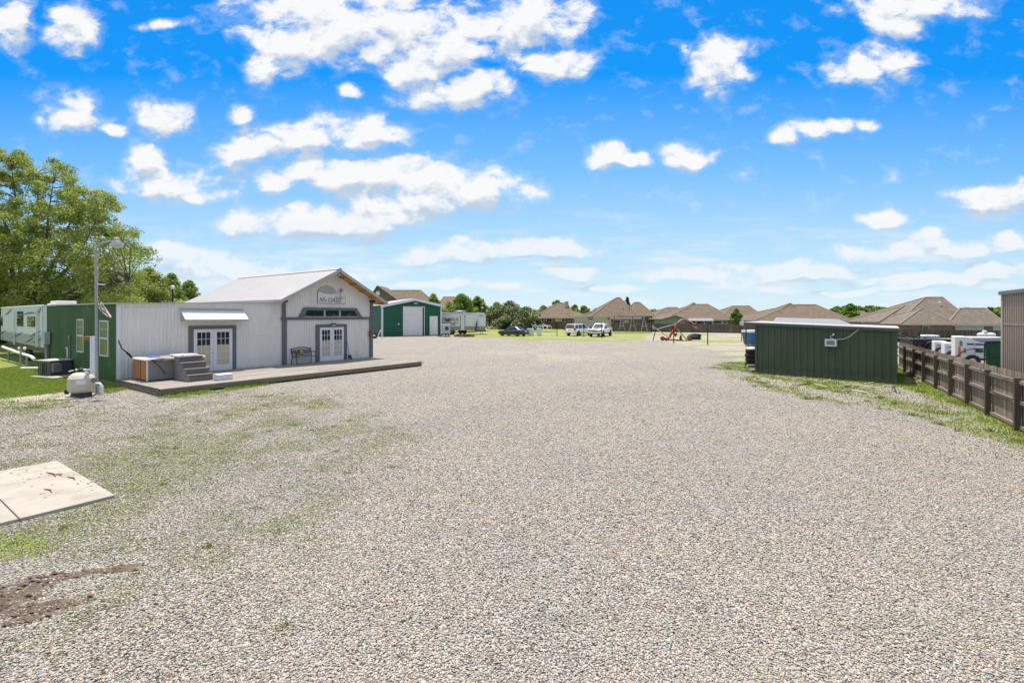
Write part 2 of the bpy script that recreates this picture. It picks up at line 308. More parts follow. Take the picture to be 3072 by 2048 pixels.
def brickmat(name, c1, c2, mortar, scale=4.0, bw=.5, rh=.25, ms=.02, rough=.85, noise=.2):
    m = bpy.data.materials.new(name); m.use_nodes = True; t = m.node_tree; t.nodes.clear()
    o = N('ShaderNodeOutputMaterial', t); p = N('ShaderNodeBsdfPrincipled', t); p.inputs['Roughness'].default_value = rough; lnk(p.outputs[0], o.inputs[0], t)
    co = N('ShaderNodeTexCoord', t); s = N('ShaderNodeSeparateXYZ', t); lnk(co.outputs['Object'], s.inputs[0], t)
    ad = N('ShaderNodeMath', t, operation='ADD'); lnk(s.outputs['X'], ad.inputs[0], t); lnk(s.outputs['Y'], ad.inputs[1], t)
    c = N('ShaderNodeCombineXYZ', t); lnk(ad.outputs[0], c.inputs[0], t); lnk(s.outputs['Z'], c.inputs[1], t)
    b = N('ShaderNodeTexBrick', t); b.inputs['Scale'].default_value = scale; b.inputs['Color1'].default_value = (*c1, 1); b.inputs['Color2'].default_value = (*c2, 1); b.inputs['Mortar'].default_value = (*mortar, 1)
    b.inputs['Mortar Size'].default_value = ms; b.inputs['Brick Width'].default_value = bw; b.inputs['Row Height'].default_value = rh
    lnk(c.outputs[0], b.inputs['Vector'], t)
    n = N('ShaderNodeTexNoise', t); n.inputs['Scale'].default_value = 1.6; n.inputs['Detail'].default_value = 8; lnk(co.outputs['Object'], n.inputs['Vector'], t)
    mr = N('ShaderNodeMapRange', t); mr.inputs['From Min'].default_value = .25; mr.inputs['From Max'].default_value = .75; mr.inputs['To Min'].default_value = 1-noise; mr.inputs['To Max'].default_value = 1+noise; lnk(n.outputs['Fac'], mr.inputs['Value'], t)
    vm = N('ShaderNodeVectorMath', t, operation='SCALE'); lnk(b.outputs['Color'], vm.inputs[0], t); lnk(mr.outputs[0], vm.inputs['Scale'], t); lnk(vm.outputs[0], p.inputs['Base Color'], t)
    return m
M = dict(

 galv=mat('galvanised_sheet', (.66,.63,.565), .5, .12, .10, .7, dirt=(.46,.41,.38), dirts=.45, dscale=.9, stretch=(1,1,.35), splash_reflect=((.33,.29,.23),.5,.5)),
 roofmetal=mat('roof_sheet', (.43,.41,.395), .45, .1, .06, .8, dirt=(.55,.5,.46), dirts=.3, dscale=.6),
 white=mat('white_paint', (.66,.665,.67), .45, 0, .04, 2),
 offwhite=mat('off_white_paint', (.70,.68,.64), .5, 0, .07, 2, dirt=(.4,.36,.3), dirts=.25),
 trim=mat('grey_trim_paint', (.115,.115,.12), .6, 0, .12, 4),
 ltrim=mat('light_grey_trim', (.36,.36,.35), .6, 0, .1, 3),
 greenc=mat('green_corrugated', (.026,.085,.018), .5, 0, .22, .8, dirt=(.09,.16,.035), dirts=.5, dscale=.8, stretch=(1,1,.5)),
 greens=mat('green_siding', (.012,.10,.05), .75, 0, .15, .7),
 greend=mat('dark_green_siding', (.05,.078,.038), .7, 0, .18, .7, dirt=(.075,.085,.05), dirts=.6, dscale=.9, splash_reflect=((.13,.14,.08),.35,.6)),  # foot grime doubles as a painted lighter green grass reflection
 deck=mat('weathered_boards', (.245,.218,.188), .85, 0, .30, 2.5, bump=.4, bscale=18, stretch=(.35,6,6), dirt=(.16,.13,.11), dirts=.55, dscale=1.5),
 deckside=mat('weathered_skirt', (.17,.14,.095), .9, 0, .3, 3, stretch=(.4,4,4), dirt=(.08,.07,.045), dirts=.6),
 fence=mat('weathered_pickets', (.195,.155,.115), .9, 0, .35, 2.2, bump=.3, bscale=20, stretch=(6,6,.5), dirt=(.10,.08,.065), dirts=.6, dscale=1.2),
 fencep=mat('old_post_wood', (.10,.075,.055), .9, 0, .3, 3, stretch=(5,5,.6), bump=.3),
 farfence=mat('far_fence_wood', (.125,.10,.08), .9, 0, .35, 1.2, stretch=(3,3,.3), dirt=(.07,.055,.05), dirts=.5, dscale=.6),
 orange=mat('soffit_board', (.48,.24,.075), .7, 0, .25, 3, stretch=(4,.6,4)),
 cedar=mat('cedar_panel', (.42,.14,.035), .6, 0, .25, 3, stretch=(1,1,8)),
 tubgrey=mat('tub_panel', (.21,.195,.185), .65, 0, .12, 4, stretch=(6,6,.6)),
 stepgrey=mat('step_board', (.15,.13,.115), .8, 0, .25, 3, stretch=(.5,5,5)),
 shell=mat('tub_shell', (.72,.69,.64), .3, 0, .1, 3),
 black=mat('black_metal', (.012,.012,.014), .4, .3, .2, 4),
 blackp=mat('black_plastic', (.02,.02,.022), .5, 0, .2, 4),
 steel=mat('galvanised_pole', (.33,.34,.35), .5, .4, .12, 3),
 rubber=mat('rubber', (.018,.017,.017), .85, 0, .3, 6, bump=.3),
 rim=mat('wheel_rim', (.45,.45,.46), .35, .7, .1, 5),
 pvc=mat('pvc_pipe', (.72,.72,.69), .4, 0, .06, 4),
 tank=mat('beige_tank', (.50,.45,.35), .45, 0, .05, 3, dirt=(.33,.3,.22), dirts=.3),
 conc=mat('concrete', (.335,.305,.255), .9, 0, .14, 1.5, bump=.3, bscale=60, dirt=(.23,.17,.13), dirts=.6, dscale=1.1),
 grey=mat('grey_metal', (.20,.20,.20), .5, .2, .15, 4),
 meter=mat('meter_box_paint', (.46,.46,.42), .5, 0, .08, 3),
 rust=mat('rust_red', (.30,.062,.022), .8, .1, .35, 3, dirt=(.12,.04,.02), dirts=.7, dscale=3),
 red=mat('red_paint', (.45,.02,.015), .4, 0, .1, 3), orangep=mat('orange_paint', (.7,.14,.03), .4, 0, .1, 3),
 blue=mat('blue_paint', (.006,.10,.26), .45, 0, .15, 2), blued=mat('navy_paint', (.012,.018,.06), .5, 0, .1, 2),
 dumpg=mat('dumpster_green', (.006,.06,.022), .5, 0, .25, 2),
 tan=mat('tan_corrugated', (.33,.26,.205), .55, 0, .12, .9, dirt=(.2,.14,.1), dirts=.4, stretch=(1,1,.4)),
 contain=mat('tan_container', (.40,.37,.30), .6, 0, .12, 1),
 carblack=mat('car_paint_black', (.012,.008,.010), .22, 0, .05, 1, coat=1), carwhite=mat('car_paint_white', (.72,.71,.70), .25, 0, .03, 1, coat=.8),
 glass=glass('window_glass'), carglass=glass('car_glass', (.035,.04,.04), .06), lamp=mat('lamp_glass', (.42,.43,.41), .12, 0, .05, 3, spec=.8),
 tail=mat('tail_lamp', (.35,.01,.01), .2, 0, .05, 3), chrome=mat('chrome', (.6,.6,.6), .2, .9, .05, 3),
 brick=brickmat('red_brick', (.27,.12,.07), (.20,.095,.06), (.33,.29,.25), 2.0), brick2=brickmat('dark_brick', (.17,.10,.07), (.13,.08,.06), (.22,.19,.16), 2.0),
 shingle=brickmat('brown_shingles', (.155,.108,.066), (.105,.073,.045), (.06,.043,.03), 1.3, .6, .3, .03, noise=.3), shingle2=brickmat('grey_brown_shingles', (.16,.132,.10), (.115,.093,.07), (.07,.057,.045), 1.3, .6, .3, .03, noise=.3),
 shingle3=brickmat('dark_shingles', (.12,.085,.06), (.09,.065,.048), (.06,.045,.035), 1.6, .6, .28, .015),
 ridge=mat('ridge_cap', (.25,.195,.145), .9, 0, .15, 2),
 fascia=mat('fascia_paint', (.40,.35,.28), .6, 0, .08, 2), stucco=mat('stucco', (.42,.37,.28), .9, 0, .12, 2), sage=mat('sage_siding', (.17,.215,.16), .8, 0, .08, 2), mint=mat('pale_mint_siding', (.42,.47,.38), .8, 0, .08, 2),
 bark=mat('bark', (.10,.085,.065), .9, 0, .3, 5, bump=.5, stretch=(3,3,.6)),
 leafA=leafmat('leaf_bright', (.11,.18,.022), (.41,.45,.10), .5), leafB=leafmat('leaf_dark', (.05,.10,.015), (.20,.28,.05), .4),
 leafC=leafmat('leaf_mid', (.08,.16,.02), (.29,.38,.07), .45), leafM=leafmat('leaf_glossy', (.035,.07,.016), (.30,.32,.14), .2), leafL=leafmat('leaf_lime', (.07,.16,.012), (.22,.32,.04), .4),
 rv=mat('trailer_siding', (.58,.64,.60), .45, 0, .04, 1), rvgrey=mat('trailer_lower', (.26,.29,.28), .45, 0, .06, 1), decal=mat('decal_grey', (.05,.055,.055), .5, 0, .1, 3),
 sand=mat('sandy_board', (.55,.48,.38), .8, 0, .15, 3), pane_reflection=mat('reflected_gravel', (.52,.44,.29), .8, 0, .12, 3), paper=mat('card_box', (.62,.60,.60), .7, 0, .06, 3),
 mulch=mat('flower_bed_brick', (.20,.10,.06), .9, 0, .3, 6), purple=mat('bench_slat', (.16,.14,.24), .5, .2, .1, 3), gold=mat('bench_medallion', (.50,.30,.06), .5, .2, .3, 9),
)
# ---------------------------------------------------------------- ground
def hash2(i, j, s):
    h = (i.astype(np.int64) * 374761393 + j.astype(np.int64) * 668265263 + s * 2147483647) & 0xFFFFFFFF
    h = ((h ^ (h >> 13)) * 1274126177) & 0xFFFFFFFF
    return ((h ^ (h >> 16)) & 0xFFFF) / 65535.0
def vnoise(x, y, s=0):
    i, j = np.floor(x), np.floor(y); fx, fy = x - i, y - j; fx = fx*fx*(3-2*fx); fy = fy*fy*(3-2*fy)
    a, b, c, d = hash2(i, j, s), hash2(i+1, j, s), hash2(i, j+1, s), hash2(i+1, j+1, s)
    return (a*(1-fx)+b*fx)*(1-fy) + (c*(1-fx)+d*fx)*fy
def fbm(x, y, s=0, o=5):
    v = 0; a = .5; t = 0
    for k in range(o): v = v + a*vnoise(x, y, s+k*17); t += a; a *= .55; x = x*2.03+5.1; y = y*2.03+1.7
    return v / t
def sdpoly(x, y, P):                        # signed distance, positive inside
    d = np.full(x.shape, 1e9); ins = np.zeros(x.shape, bool); n = len(P)
    for i in range(n):
        x0, y0 = P[i][0], P[i][1]; x1, y1 = P[(i+1) % n][0], P[(i+1) % n][1]
        ex, ey = x1-x0, y1-y0; t = np.clip(((x-x0)*ex+(y-y0)*ey)/(ex*ex+ey*ey+1e-12), 0, 1)
        d = np.minimum(d, np.hypot(x-x0-ex*t, y-y0-ey*t))
        if y1 != y0: ins ^= ((y0 > y) != (y1 > y)) & (x < (x1-x0)*(y-y0)/(y1-y0)+x0)
    return np.where(ins, d, -d)
def sst(a, b, v): t = np.clip((v-a)/(b-a), 0, 1); return t*t*(3-2*t)
def pg(*pp): return [tuple(G(a, b).xy) for a, b in pp]
P_LAWN = pg((-900,1012),(-100,1012),(80,1040),(200,1075),(340,1140),(400,1165),(330,1180),(255,1178),(150,1185),(0,1205),(-700,1260))
P_PATH = pg((-700,1240),(0,1195),(120,1183),(250,1168),(300,1185),(240,1207),(120,1212),(0,1225),(-700,1310))
P_LEFT = pg((-700,1225),(250,1200),(480,1205),(760,1165),(1050,1170),(1250,1300),(1150,1480),(950,1750),(700,2150),(-500,2150))
P_DECK = pg((440,1180),(490,1205),(900,1140),(1290,1090),(1270,1078),(880,1120))
P_RIGHT = pg((2120,1100),(2190,1140),(2330,1180),(2560,1222),(2760,1262),(2900,1318),(3060,1395),(3500,1520),(3600,1400),(3072,1270),(2700,1090),(2250,1085))
P_RFENCE = pg((2660,1085),(2640,1150),(2700,1175),(2800,1215),(2880,1240),(2990,1300),(3200,1395),(3600,1500),(3800,1450),(3072,1265),(2715,1098))
P_FARG = pg((1325,985),(1330,1003),(1380,1011),(1500,1014),(1560,1022),(1700,1024),(1850,1027),(1960,1022),(2020,1038),(2100,1050),(2150,1075),(2170,1125),(2290,1125),(2300,975),(1325,975))
P_TAN = pg((1330,1016),(1500,1030),(1800,1030),(2150,1045),(2000,1075),(1850,1100),(1650,1105),(1450,1090),(1250,1050))
P_MUD = pg((-300,1720),(60,1690),(230,1690),(440,1680),(330,1760),(160,1850),(-300,1990))
P_GS = pg((-60,1590),(110,1585),(230,1610),(190,1660),(60,1695),(-100,1725))
def masks(x, y):
    n1 = fbm(x*.35, y*.35, 1); n2 = fbm(x*1.3, y*1.3, 5); n3 = fbm(x*.9+3, y*.22, 9)
    wob = (n1-.5)*2.2 + (n2-.5)*.8
    n4 = fbm(x*.12, y*.5, 21)
    lawn = sst(-.25, .35, sdpoly(x, y, P_LAWN) + wob*.35)
    path = sst(-.2, .25, sdpoly(x, y, P_PATH) + wob*.35)
    left = sst(-1.5, 2.0, sdpoly(x, y, P_LEFT) + wob)
    left = left * (.20 + .34*sst(.36, .62, n3*.5 + n2*.5))
    deck = sst(-.3, .4, sdpoly(x, y, P_DECK) + wob*.4) * sst(.35, .6, n2) * .8
    right = sst(-.7, 1.0, sdpoly(x, y, P_RIGHT) + wob*.9) * (.20 + .50*sst(.42, .62, n2*.5+n3*.5))
    rf = sst(-.3, .8, sdpoly(x, y, P_RFENCE) + wob*.8) * (.75 + .25*sst(.38, .5, n2))
    far = sst(-1, 2, sdpoly(x, y, P_FARG) + wob*2) * np.where(x < 22*y/80, .45+.5*sst(.36, .50, n4), .28+.45*sst(.42, .60, n4))
    wild = sst(84, 92, y + wob*3) * .85
    side = np.maximum(sst(0, 2, x - (.583*(y-13.14)+14.6)) * .45, sst(-1, 2, -x - 22 - .5*np.maximum(y-25, -20)) * .8 * (y > 10))
    gs = sst(-.3, .4, sdpoly(x, y, P_GS) + wob*.4) * .95
    grass = np.maximum.reduce([lawn*(1-path*.85), left, deck, right, rf, far, wild, side, gs])
    grass = grass*(1-.8*sst(-.3, .3, sdpoly(x, y, P_MUD)))
    mud = sst(-.25, .3, sdpoly(x, y, P_MUD) + wob*.45) * sst(.38, .54, fbm(x*.9+.8*y, y*4.6-1.2*x, 31))
    tan = np.maximum.reduce([sst(-4, 5, sdpoly(x, y, P_TAN) + wob*2) * (.30+.35*sst(.3,.7,n1*.5+n2*.5)), path, far*0 + .5*sst(80, 95, y), sst(-1, 2, sdpoly(x, y, P_FARG))*.7,
          .55*sst(-.7, 1.0, sdpoly(x, y, P_RIGHT)+wob), .25*sst(.55, .75, n1), mud*0])
    return np.clip(grass, 0, 1), np.clip(tan, 0, 1), np.clip(mud, 0, 1)
def gz(x, y):
    return (fbm(x*.25, y*.25, 3, 3)-.5)*.05*np.exp(-np.hypot(x, y)/40) + 0*x
def axis(lims, steps):
    out = []
    for (a, b), s in zip(lims, steps): out += list(np.arange(a, b, s))
    return out
xs = np.array(axis([(-1500,-300),(-300,-80),(-80,-30),(-30,-12),(-12,12),(12,30),(30,80),(80,300),(300,1501)], [300,22,1.6,.3,.22,.3,1.6,22,300]))
ys = np.array(axis([(-500,-40),(-40,0),(0,3),(3,14),(14,34),(34,70),(70,130),(130,400),(400,2401)], [230,10,1,.13,.17,.5,1.5,30,400]))
X, Y = np.meshgrid(xs, ys); nx, ny = len(xs), len(ys)
g_, t_, m_ = masks(X, Y)
Z = gz(X, Y)
MUDH = .05 * m_ * (fbm(X*5, Y*9, 41) - .35)
Z = Z + MUDH
co = np.stack([X, Y, Z], -1).reshape(-1, 3).astype(np.float32)
def bigmesh(name, co, faces, n, m, attr=None, attrname='tint', smooth=False):
    me = bpy.data.meshes.new(name); nf = len(faces)
    me.vertices.add(len(co)); me.vertices.foreach_set('co', co.astype(np.float32).ravel())
    me.loops.add(nf*n); me.loops.foreach_set('vertex_index', faces.astype(np.int32).ravel())
    me.polygons.add(nf); me.polygons.foreach_set('loop_start', np.arange(nf, dtype=np.int32)*n)
    me.update(calc_edges=True)
    if smooth: me.polygons.foreach_set('use_smooth', np.ones(nf, bool))
    if attr is not None:
        if attr.ndim == 1: a = me.attributes.new(attrname, 'FLOAT', 'FACE' if len(attr) == nf else 'POINT'); a.data.foreach_set('value', attr.astype(np.float32))
        else: a = me.attributes.new(attrname, 'FLOAT_COLOR', 'FACE' if len(attr) == nf else 'POINT'); a.data.foreach_set('color', attr.astype(np.float32).ravel())
    me.materials.append(m); o = bpy.data.objects.new(name, me); col.objects.link(o); return o
idx = np.arange(nx*ny).reshape(ny, nx)
fc = np.stack([idx[:-1,:-1], idx[:-1,1:], idx[1:,1:], idx[1:,:-1]], -1).reshape(-1, 4)
att = np.stack([g_, t_, m_, np.ones_like(g_)], -1).reshape(-1, 4)

gm = bpy.data.materials.new('gravel_ground'); gm.use_nodes = True; t = gm.node_tree; t.nodes.clear()
def nn(k, **a): return N(k, t, **a)
def ll(a, b): t.links.new(a, b)
out = nn('ShaderNodeOutputMaterial'); pb = nn('ShaderNodeBsdfPrincipled'); pb.inputs['Roughness'].default_value = .95; pb.inputs['Specular IOR Level'].default_value = .08; ll(pb.outputs[0], out.inputs[0])
tcg = nn('ShaderNodeTexCoord'); OC = tcg.outputs['Object']
def ramp(src, pts):
    r = nn('ShaderNodeValToRGB'); e = r.color_ramp.elements
    while len(e) < len(pts): e.new(.5)
    for k, (p, c) in enumerate(pts): e[k].position = p; e[k].color = (*c, 1) if len(c) == 3 else c
    ll(src, r.inputs[0]); return r.outputs[0]
def noise(s, d=5, r=.6, vec=None):
    n = nn('ShaderNodeTexNoise'); n.inputs['Scale'].default_value = s; n.inputs['Detail'].default_value = d; n.inputs['Roughness'].default_value = r; ll(vec or OC, n.inputs['Vector']); return n
def mrange(src, a, b, c=0., d=1., smooth=True):
    n = nn('ShaderNodeMapRange'); 
    if smooth: n.interpolation_type = 'SMOOTHSTEP'
    for k, v in zip(('From Min','From Max','To Min','To Max'), (a,b,c,d)): n.inputs[k].default_value = v
    ll(src, n.inputs['Value']); return n.outputs[0]
def mix(f, a, b, mode='MIX'):
    n = nn('ShaderNodeMix', data_type='RGBA', blend_type=mode)
    for s, k in ((f,'Factor'),(a,'A'),(b,'B')):
        if isinstance(s, (int, float)): n.inputs[k].default_value = s
        elif isinstance(s, tuple): n.inputs[k].default_value = (*s, 1)
        else: ll(s, n.inputs[k])
    return n.outputs['Result']
def mth(op, a, b=None, c=None):
    n = nn('ShaderNodeMath', operation=op)
    for i, s in enumerate((a, b, c)):
        if s is None: continue
        if isinstance(s, (int, float)): n.inputs[i].default_value = s
        else: ll(s, n.inputs[i])
    return n.outputs[0]
dis = noise(14, 3); dsv = nn('ShaderNodeVectorMath', operation='MULTIPLY_ADD'); dsv.inputs[1].default_value = (.035,.035,.035); ll(dis.outputs['Color'], dsv.inputs[0]); ll(OC, dsv.inputs[2])
vo = nn('ShaderNodeTexVoronoi'); vo.inputs['Scale'].default_value = 40; vo.inputs['Randomness'].default_value = 1; ll(dsv.outputs[0], vo.inputs['Vector'])
sv = nn('ShaderNodeSeparateColor'); ll(vo.outputs['Color'], sv.inputs[0])
STONES = [(0,(.15,.14,.13)),(.15,(.275,.26,.235)),(.34,(.375,.35,.31)),(.55,(.455,.42,.365)),(.72,(.42,.36,.295)),(.86,(.56,.51,.45)),(.955,(.40,.29,.20)),(1,(.44,.22,.08))]
stone = ramp(sv.outputs[0], STONES)
vo2 = nn('ShaderNodeTexVoronoi'); vo2.inputs['Scale'].default_value = 58; ll(OC, vo2.inputs['Vector'])
sv2 = nn('ShaderNodeSeparateColor'); ll(vo2.outputs['Color'], sv2.inputs[0])
stone2 = ramp(sv2.outputs[1], [(0,(.20,.20,.20)),(.5,(.42,.405,.38)),(1,(.60,.57,.53))])
small = mrange(noise(3.2, 4).outputs['Fac'], .42, .62)
st = mix(mth('MULTIPLY', small, .55), stone, stone2)
big = noise(.28, 6, .62); st = mix(mrange(big.outputs['Fac'], .40, .64, 0, .35), st, (.31,.295,.285))
big2 = noise(.55, 5, .6); st = mix(mrange(big2.outputs['Fac'], .5, .7, 0, .28), st, (.50,.43,.36))
tq = noise(1.15, 6, .7); st = mix(mrange(tq.outputs['Fac'], .50, .66, 0, .42), st, (.34,.335,.235))
trk = nn('ShaderNodeMapping'); trk.inputs['Rotation'].default_value = (0,0,.25); trk.inputs['Scale'].default_value = (.9,.07,1); ll(OC, trk.inputs[0])
tk = noise(1.3, 4, .5, trk.outputs[0]); st = mix(mrange(tk.outputs['Fac'], .48, .62, 0, .30), st, (.42,.385,.33))
gap_shade = mrange(vo.outputs['Distance'], .42, .80, 1.0, .12); st = mix(1., st, gap_shade, 'MULTIPLY')  # shade between the stones painted into the gravel colour
atg = nn('ShaderNodeAttribute', attribute_name='mask'); sa = nn('ShaderNodeSeparateColor'); ll(atg.outputs['Color'], sa.inputs[0]); GR, TN, MD = sa.outputs[0], sa.outputs[1], sa.outputs[2]
tnz = noise(1.1, 7, .7); sandc = ramp(tnz.outputs['Fac'], [(.25,(.27,.23,.175)),(.5,(.385,.34,.275)),(.75,(.46,.42,.35))])
fine = noise(60, 3); sandc = mix(.5, sandc, ramp(fine.outputs['Fac'], [(.3,(.55,.55,.55)),(.7,(1.2,1.2,1.2))]), 'MULTIPLY')
sandm = mrange(mth('ADD', TN, mth('MULTIPLY_ADD', noise(2.6, 6, .7).outputs['Fac'], .9, -.45)), .45, .85, 0, .8)
basec = mix(sandm, st, sandc)
mudc = ramp(noise(6, 8, .8).outputs['Fac'], [(.3,(.05,.036,.025)),(.55,(.17,.125,.085)),(.75,(.30,.25,.18))])
basec = mix(mrange(mth('ADD', MD, mth('MULTIPLY_ADD', noise(7, 5).outputs['Fac'], .6, -.3)), .3, .6, 0, .85), basec, mudc)
gn = noise(1.0, 7, .7); gfine = noise(26, 4, .75)
grassc = ramp(gn.outputs['Fac'], [(.28,(.31,.29,.14)),(.42,(.255,.28,.08)),(.58,(.19,.27,.035)),(.75,(.13,.23,.02))])
grassc = mix(.85, grassc, ramp(gfine.outputs['Fac'], [(.32,(.45,.45,.45)),(.66,(1.35,1.3,1.25))]), 'MULTIPLY')
gth = mth('ADD', GR, mth('MULTIPLY_ADD', noise(11, 5, .75).outputs['Fac'], 1.9, -.95))
gmask = mrange(gth, .40, .72, 0, .9)
colr = mix(gmask, basec, grassc); ll(colr, pb.inputs['Base Color'])
hh = mth('SUBTRACT', 1.0, mth('POWER', vo.outputs['Distance'], 1.6))
hh = mth('ADD', hh, mth('MULTIPLY', sv.outputs[1], .8)); hh = mth('ADD', hh, mth('MULTIPLY', mth('SUBTRACT', 1, vo2.outputs['Distance']), .25))
hh = mth('MULTIPLY', hh, mth('MULTIPLY_ADD', sandm, -.7, 1)); hh = mth('ADD', hh, mth('MULTIPLY', gfine.outputs['Fac'], mth('MULTIPLY', gmask, 2.0)))
hh = mth('ADD', hh, mth('MULTIPLY', noise(8, 6, .7).outputs['Fac'], mth('MULTIPLY', MD, 9.0)))
bp = nn('ShaderNodeBump'); bp.inputs['Strength'].default_value = .8; bp.inputs['Distance'].default_value = .022; ll(hh, bp.inputs['Height']); ll(bp.outputs[0], pb.inputs['Normal'])
ground = bigmesh('ground', co, fc, 4, gm, att, 'mask', True); ground['kind'] = 'structure'

# loose stones lying on the gravel (real relief in front of the camera)
sm = bpy.data.materials.new('loose_stone'); sm.use_nodes = True; t = sm.node_tree; t.nodes.clear()
out = nn('ShaderNodeOutputMaterial'); pb = nn('ShaderNodeBsdfPrincipled'); pb.inputs['Roughness'].default_value = .85; pb.inputs['Specular IOR Level'].default_value = .25; ll(pb.outputs[0], out.inputs[0])
ta = nn('ShaderNodeAttribute', attribute_name='tint'); tcg = nn('ShaderNodeTexCoord'); OC = tcg.outputs['Object']
sc_ = ramp(ta.outputs['Fac'], STONES); big = noise(.28, 6, .62); sc_ = mix(mrange(big.outputs['Fac'], .40, .64, 0, .22), sc_, (.335,.335,.36))
big2 = noise(.55, 5, .6); sc_ = mix(mrange(big2.outputs['Fac'], .5, .7, 0, .2), sc_, (.50,.43,.36)); tq = noise(1.15, 6, .7); sc_ = mix(mrange(tq.outputs['Fac'], .50, .66, 0, .34), sc_, (.34,.335,.235)); ll(sc_, pb.inputs['Base Color'])
def in_slab(x, y):
    return (sdpoly(x, y, SLABP) > -.02)
A_, ud, vd = np.array([-9.57,10.17]), np.array([.822,-.569]), np.array([-.569,-.822])
_o, _e, _n = np.array([-17.5,21.4]), np.array([.577,.817]), np.array([.817,-.577])
DECKP = [tuple(_o), tuple(_o+_n*5.1), tuple(_o+_n*5.1+_e*13.7), tuple(_o+_e*13.7), tuple(_o+_e*13.8-_n*12), tuple(_o-_n*12)]
SLABP = [tuple(A_), tuple(A_+ud*3.43), tuple(A_+ud*3.43+vd*5.2), tuple(A_+vd*5.2)]
NS = 520000
yy = 3.6 + (32.0-3.6) * rng.random(NS)**1.9; xx = (rng.random(NS)*2-1) * (yy*1.13+.8)
keep = rng.random(NS) < np.clip(1.1 - (yy-3.6)/28.4, 0, 1)**1.3 * np.clip(.35 + yy/14, 0, 1)
xx, yy = xx[keep], yy[keep]; gg, tt, mm_ = masks(xx, yy); keep = ~in_slab(xx, yy) & (rng.random(len(xx)) > gg*.6) & (sdpoly(xx, yy, P_LAWN) < -.1) & (sdpoly(xx, yy, DECKP) < -.05) & (xx < .583*(yy-13.14)+13.7) & (mm_ < .35 + .9*(rng.random(len(xx)) < .42)); xx, yy = xx[keep], yy[keep]; n = len(xx)
octa = np.array([[1,0,0],[-.5,.87,0],[-.5,-.87,0],[.45,.78,.55],[-.95,0,.5],[.45,-.78,.6],[0,0,1.0]], float)
ofc = np.array([[0,1,3],[1,4,3],[1,2,4],[2,5,4],[2,0,5],[0,3,5],[3,4,6],[4,5,6],[5,3,6]])
sz = (.0062 + .0088*rng.random(n)**2.4)*(1+.7*np.clip((yy-5)/12,0,1)); vv = octa[None]*(1+.45*(rng.random((n,7,3))-.5)); vv = vv*np.stack([sz*(.8+.6*rng.random(n)), sz*(.8+.5*rng.random(n)), sz*(.35+.45*rng.random(n))], -1)[:,None,:]
tl = (rng.random((n,2))-.5)*.9; vv[:,:,2] += vv[:,:,0]*tl[:,0,None] + vv[:,:,1]*tl[:,1,None]
a = rng.random(n)*6.283; ca, sa_ = np.cos(a)[:,None], np.sin(a)[:,None]; vx = vv[:,:,0]*ca-vv[:,:,1]*sa_; vy = vv[:,:,0]*sa_+vv[:,:,1]*ca
vv = np.stack([vx+xx[:,None], vy+yy[:,None], vv[:,:,2]+(gz(xx, yy)+.004)[:,None]], -1).reshape(-1,3)
ff = (ofc[None]+np.arange(n)[:,None,None]*7).reshape(-1,3)
tint = np.repeat(np.clip(rng.random(n)**.9, 0, 1), 9)
s_o = bigmesh('gravel_stones', vv, ff, 3, sm, tint); tag(s_o, 'loose grey, cream and rusty gravel stones scattered over the foreground yard', 'gravel', kind='stuff')

# grass blades in tufts
bm_ = leafmat('grass_blade', (.15,.18,.04), (.36,.35,.15), .4)
def blades(name, n0, sampler, hgt, label, dens=1.0, wid=.006):
    x, y = sampler(n0); gg, tt, mm_ = masks(x, y)
    patch = .55 + 1.1*(fbm(x*9, y*9, 51)-.5)
    k = (rng.random(n0) < (gg*1.25-.12)*np.clip(patch*1.6, 0, 1.3)*dens) & ~in_slab(x, y); x, y = x[k], y[k]; n = len(x)
    h = hgt*(.5+rng.random(n)); a = rng.random(n)*6.283; le = h*.5*rng.random(n); b = rng.random(n)*6.283; d = np.hypot(x, y); wd = wid*(1+d/12)
    z = gz(x, y)
    p0 = np.stack([x-np.cos(a)*wd, y-np.sin(a)*wd, z], -1); p1 = np.stack([x+np.cos(a)*wd, y+np.sin(a)*wd, z], -1); p2 = np.stack([x+np.cos(b)*le, y+np.sin(b)*le, z+h], -1)
    vs = np.stack([p0,p1,p2], 1).reshape(-1,3); fs = np.arange(3*n).reshape(-1,3)
    o = bigmesh(name, vs, fs, 3, bm_, rng.random(n)); tag(o, label, 'grass', kind='stuff'); return o
def samp_left(n):
    y = 4 + 24*rng.random(n)**.8; x = -y*1.12*rng.random(n)*1.02; return x, y
def samp_lawn(n): return -30+16*rng.random(n), 16+16*rng.random(n)
def samp_right(n): return 8+18*rng.random(n), 10+22*rng.random(n)
def samp_deck(n):
    tt = rng.random(n); p, q = G(480,1192), G(1260,1088); return p.x+(q.x-p.x)*tt+.35*rng.random(n)-.1+.5*rng.random(n)**3, p.y+(q.y-p.y)*tt-.4*rng.random(n)+.1
_tc = None
def samp_tuft(n):
    k = 130; cy = 4.3+15*rng.random(k)**.9; cx = -cy*1.1*rng.random(k)+1.0; j = rng.integers(0, k, n); s = (.03+.16*rng.random(k))[j]; return cx[j]+rng.normal(size=n)*s, cy[j]+rng.normal(size=n)*s*.8
def samp_vt(n):
    k = 320; cx, cy = samp_right(k); j = rng.integers(0, k, n); s = (.04+.16*rng.random(k))[j]; return cx[j]+rng.normal(size=n)*s, cy[j]+rng.normal(size=n)*s
blades('weed_tufts', 5500, samp_tuft, .045, 'separate small weed tufts standing in the gravel at left', 4.0, .004)
blades('verge_tufts', 14000, samp_vt, .085, 'taller weed tufts along the foot of the fence and shed', 2.0, .006)
blades('gravel_weeds', 420000, samp_left, .026, 'thin patchy grass sprouting through the gravel on the left side', .8, .0035)
bm_ = leafmat('lawn_blade', (.16,.27,.03), (.42,.50,.10), .45)
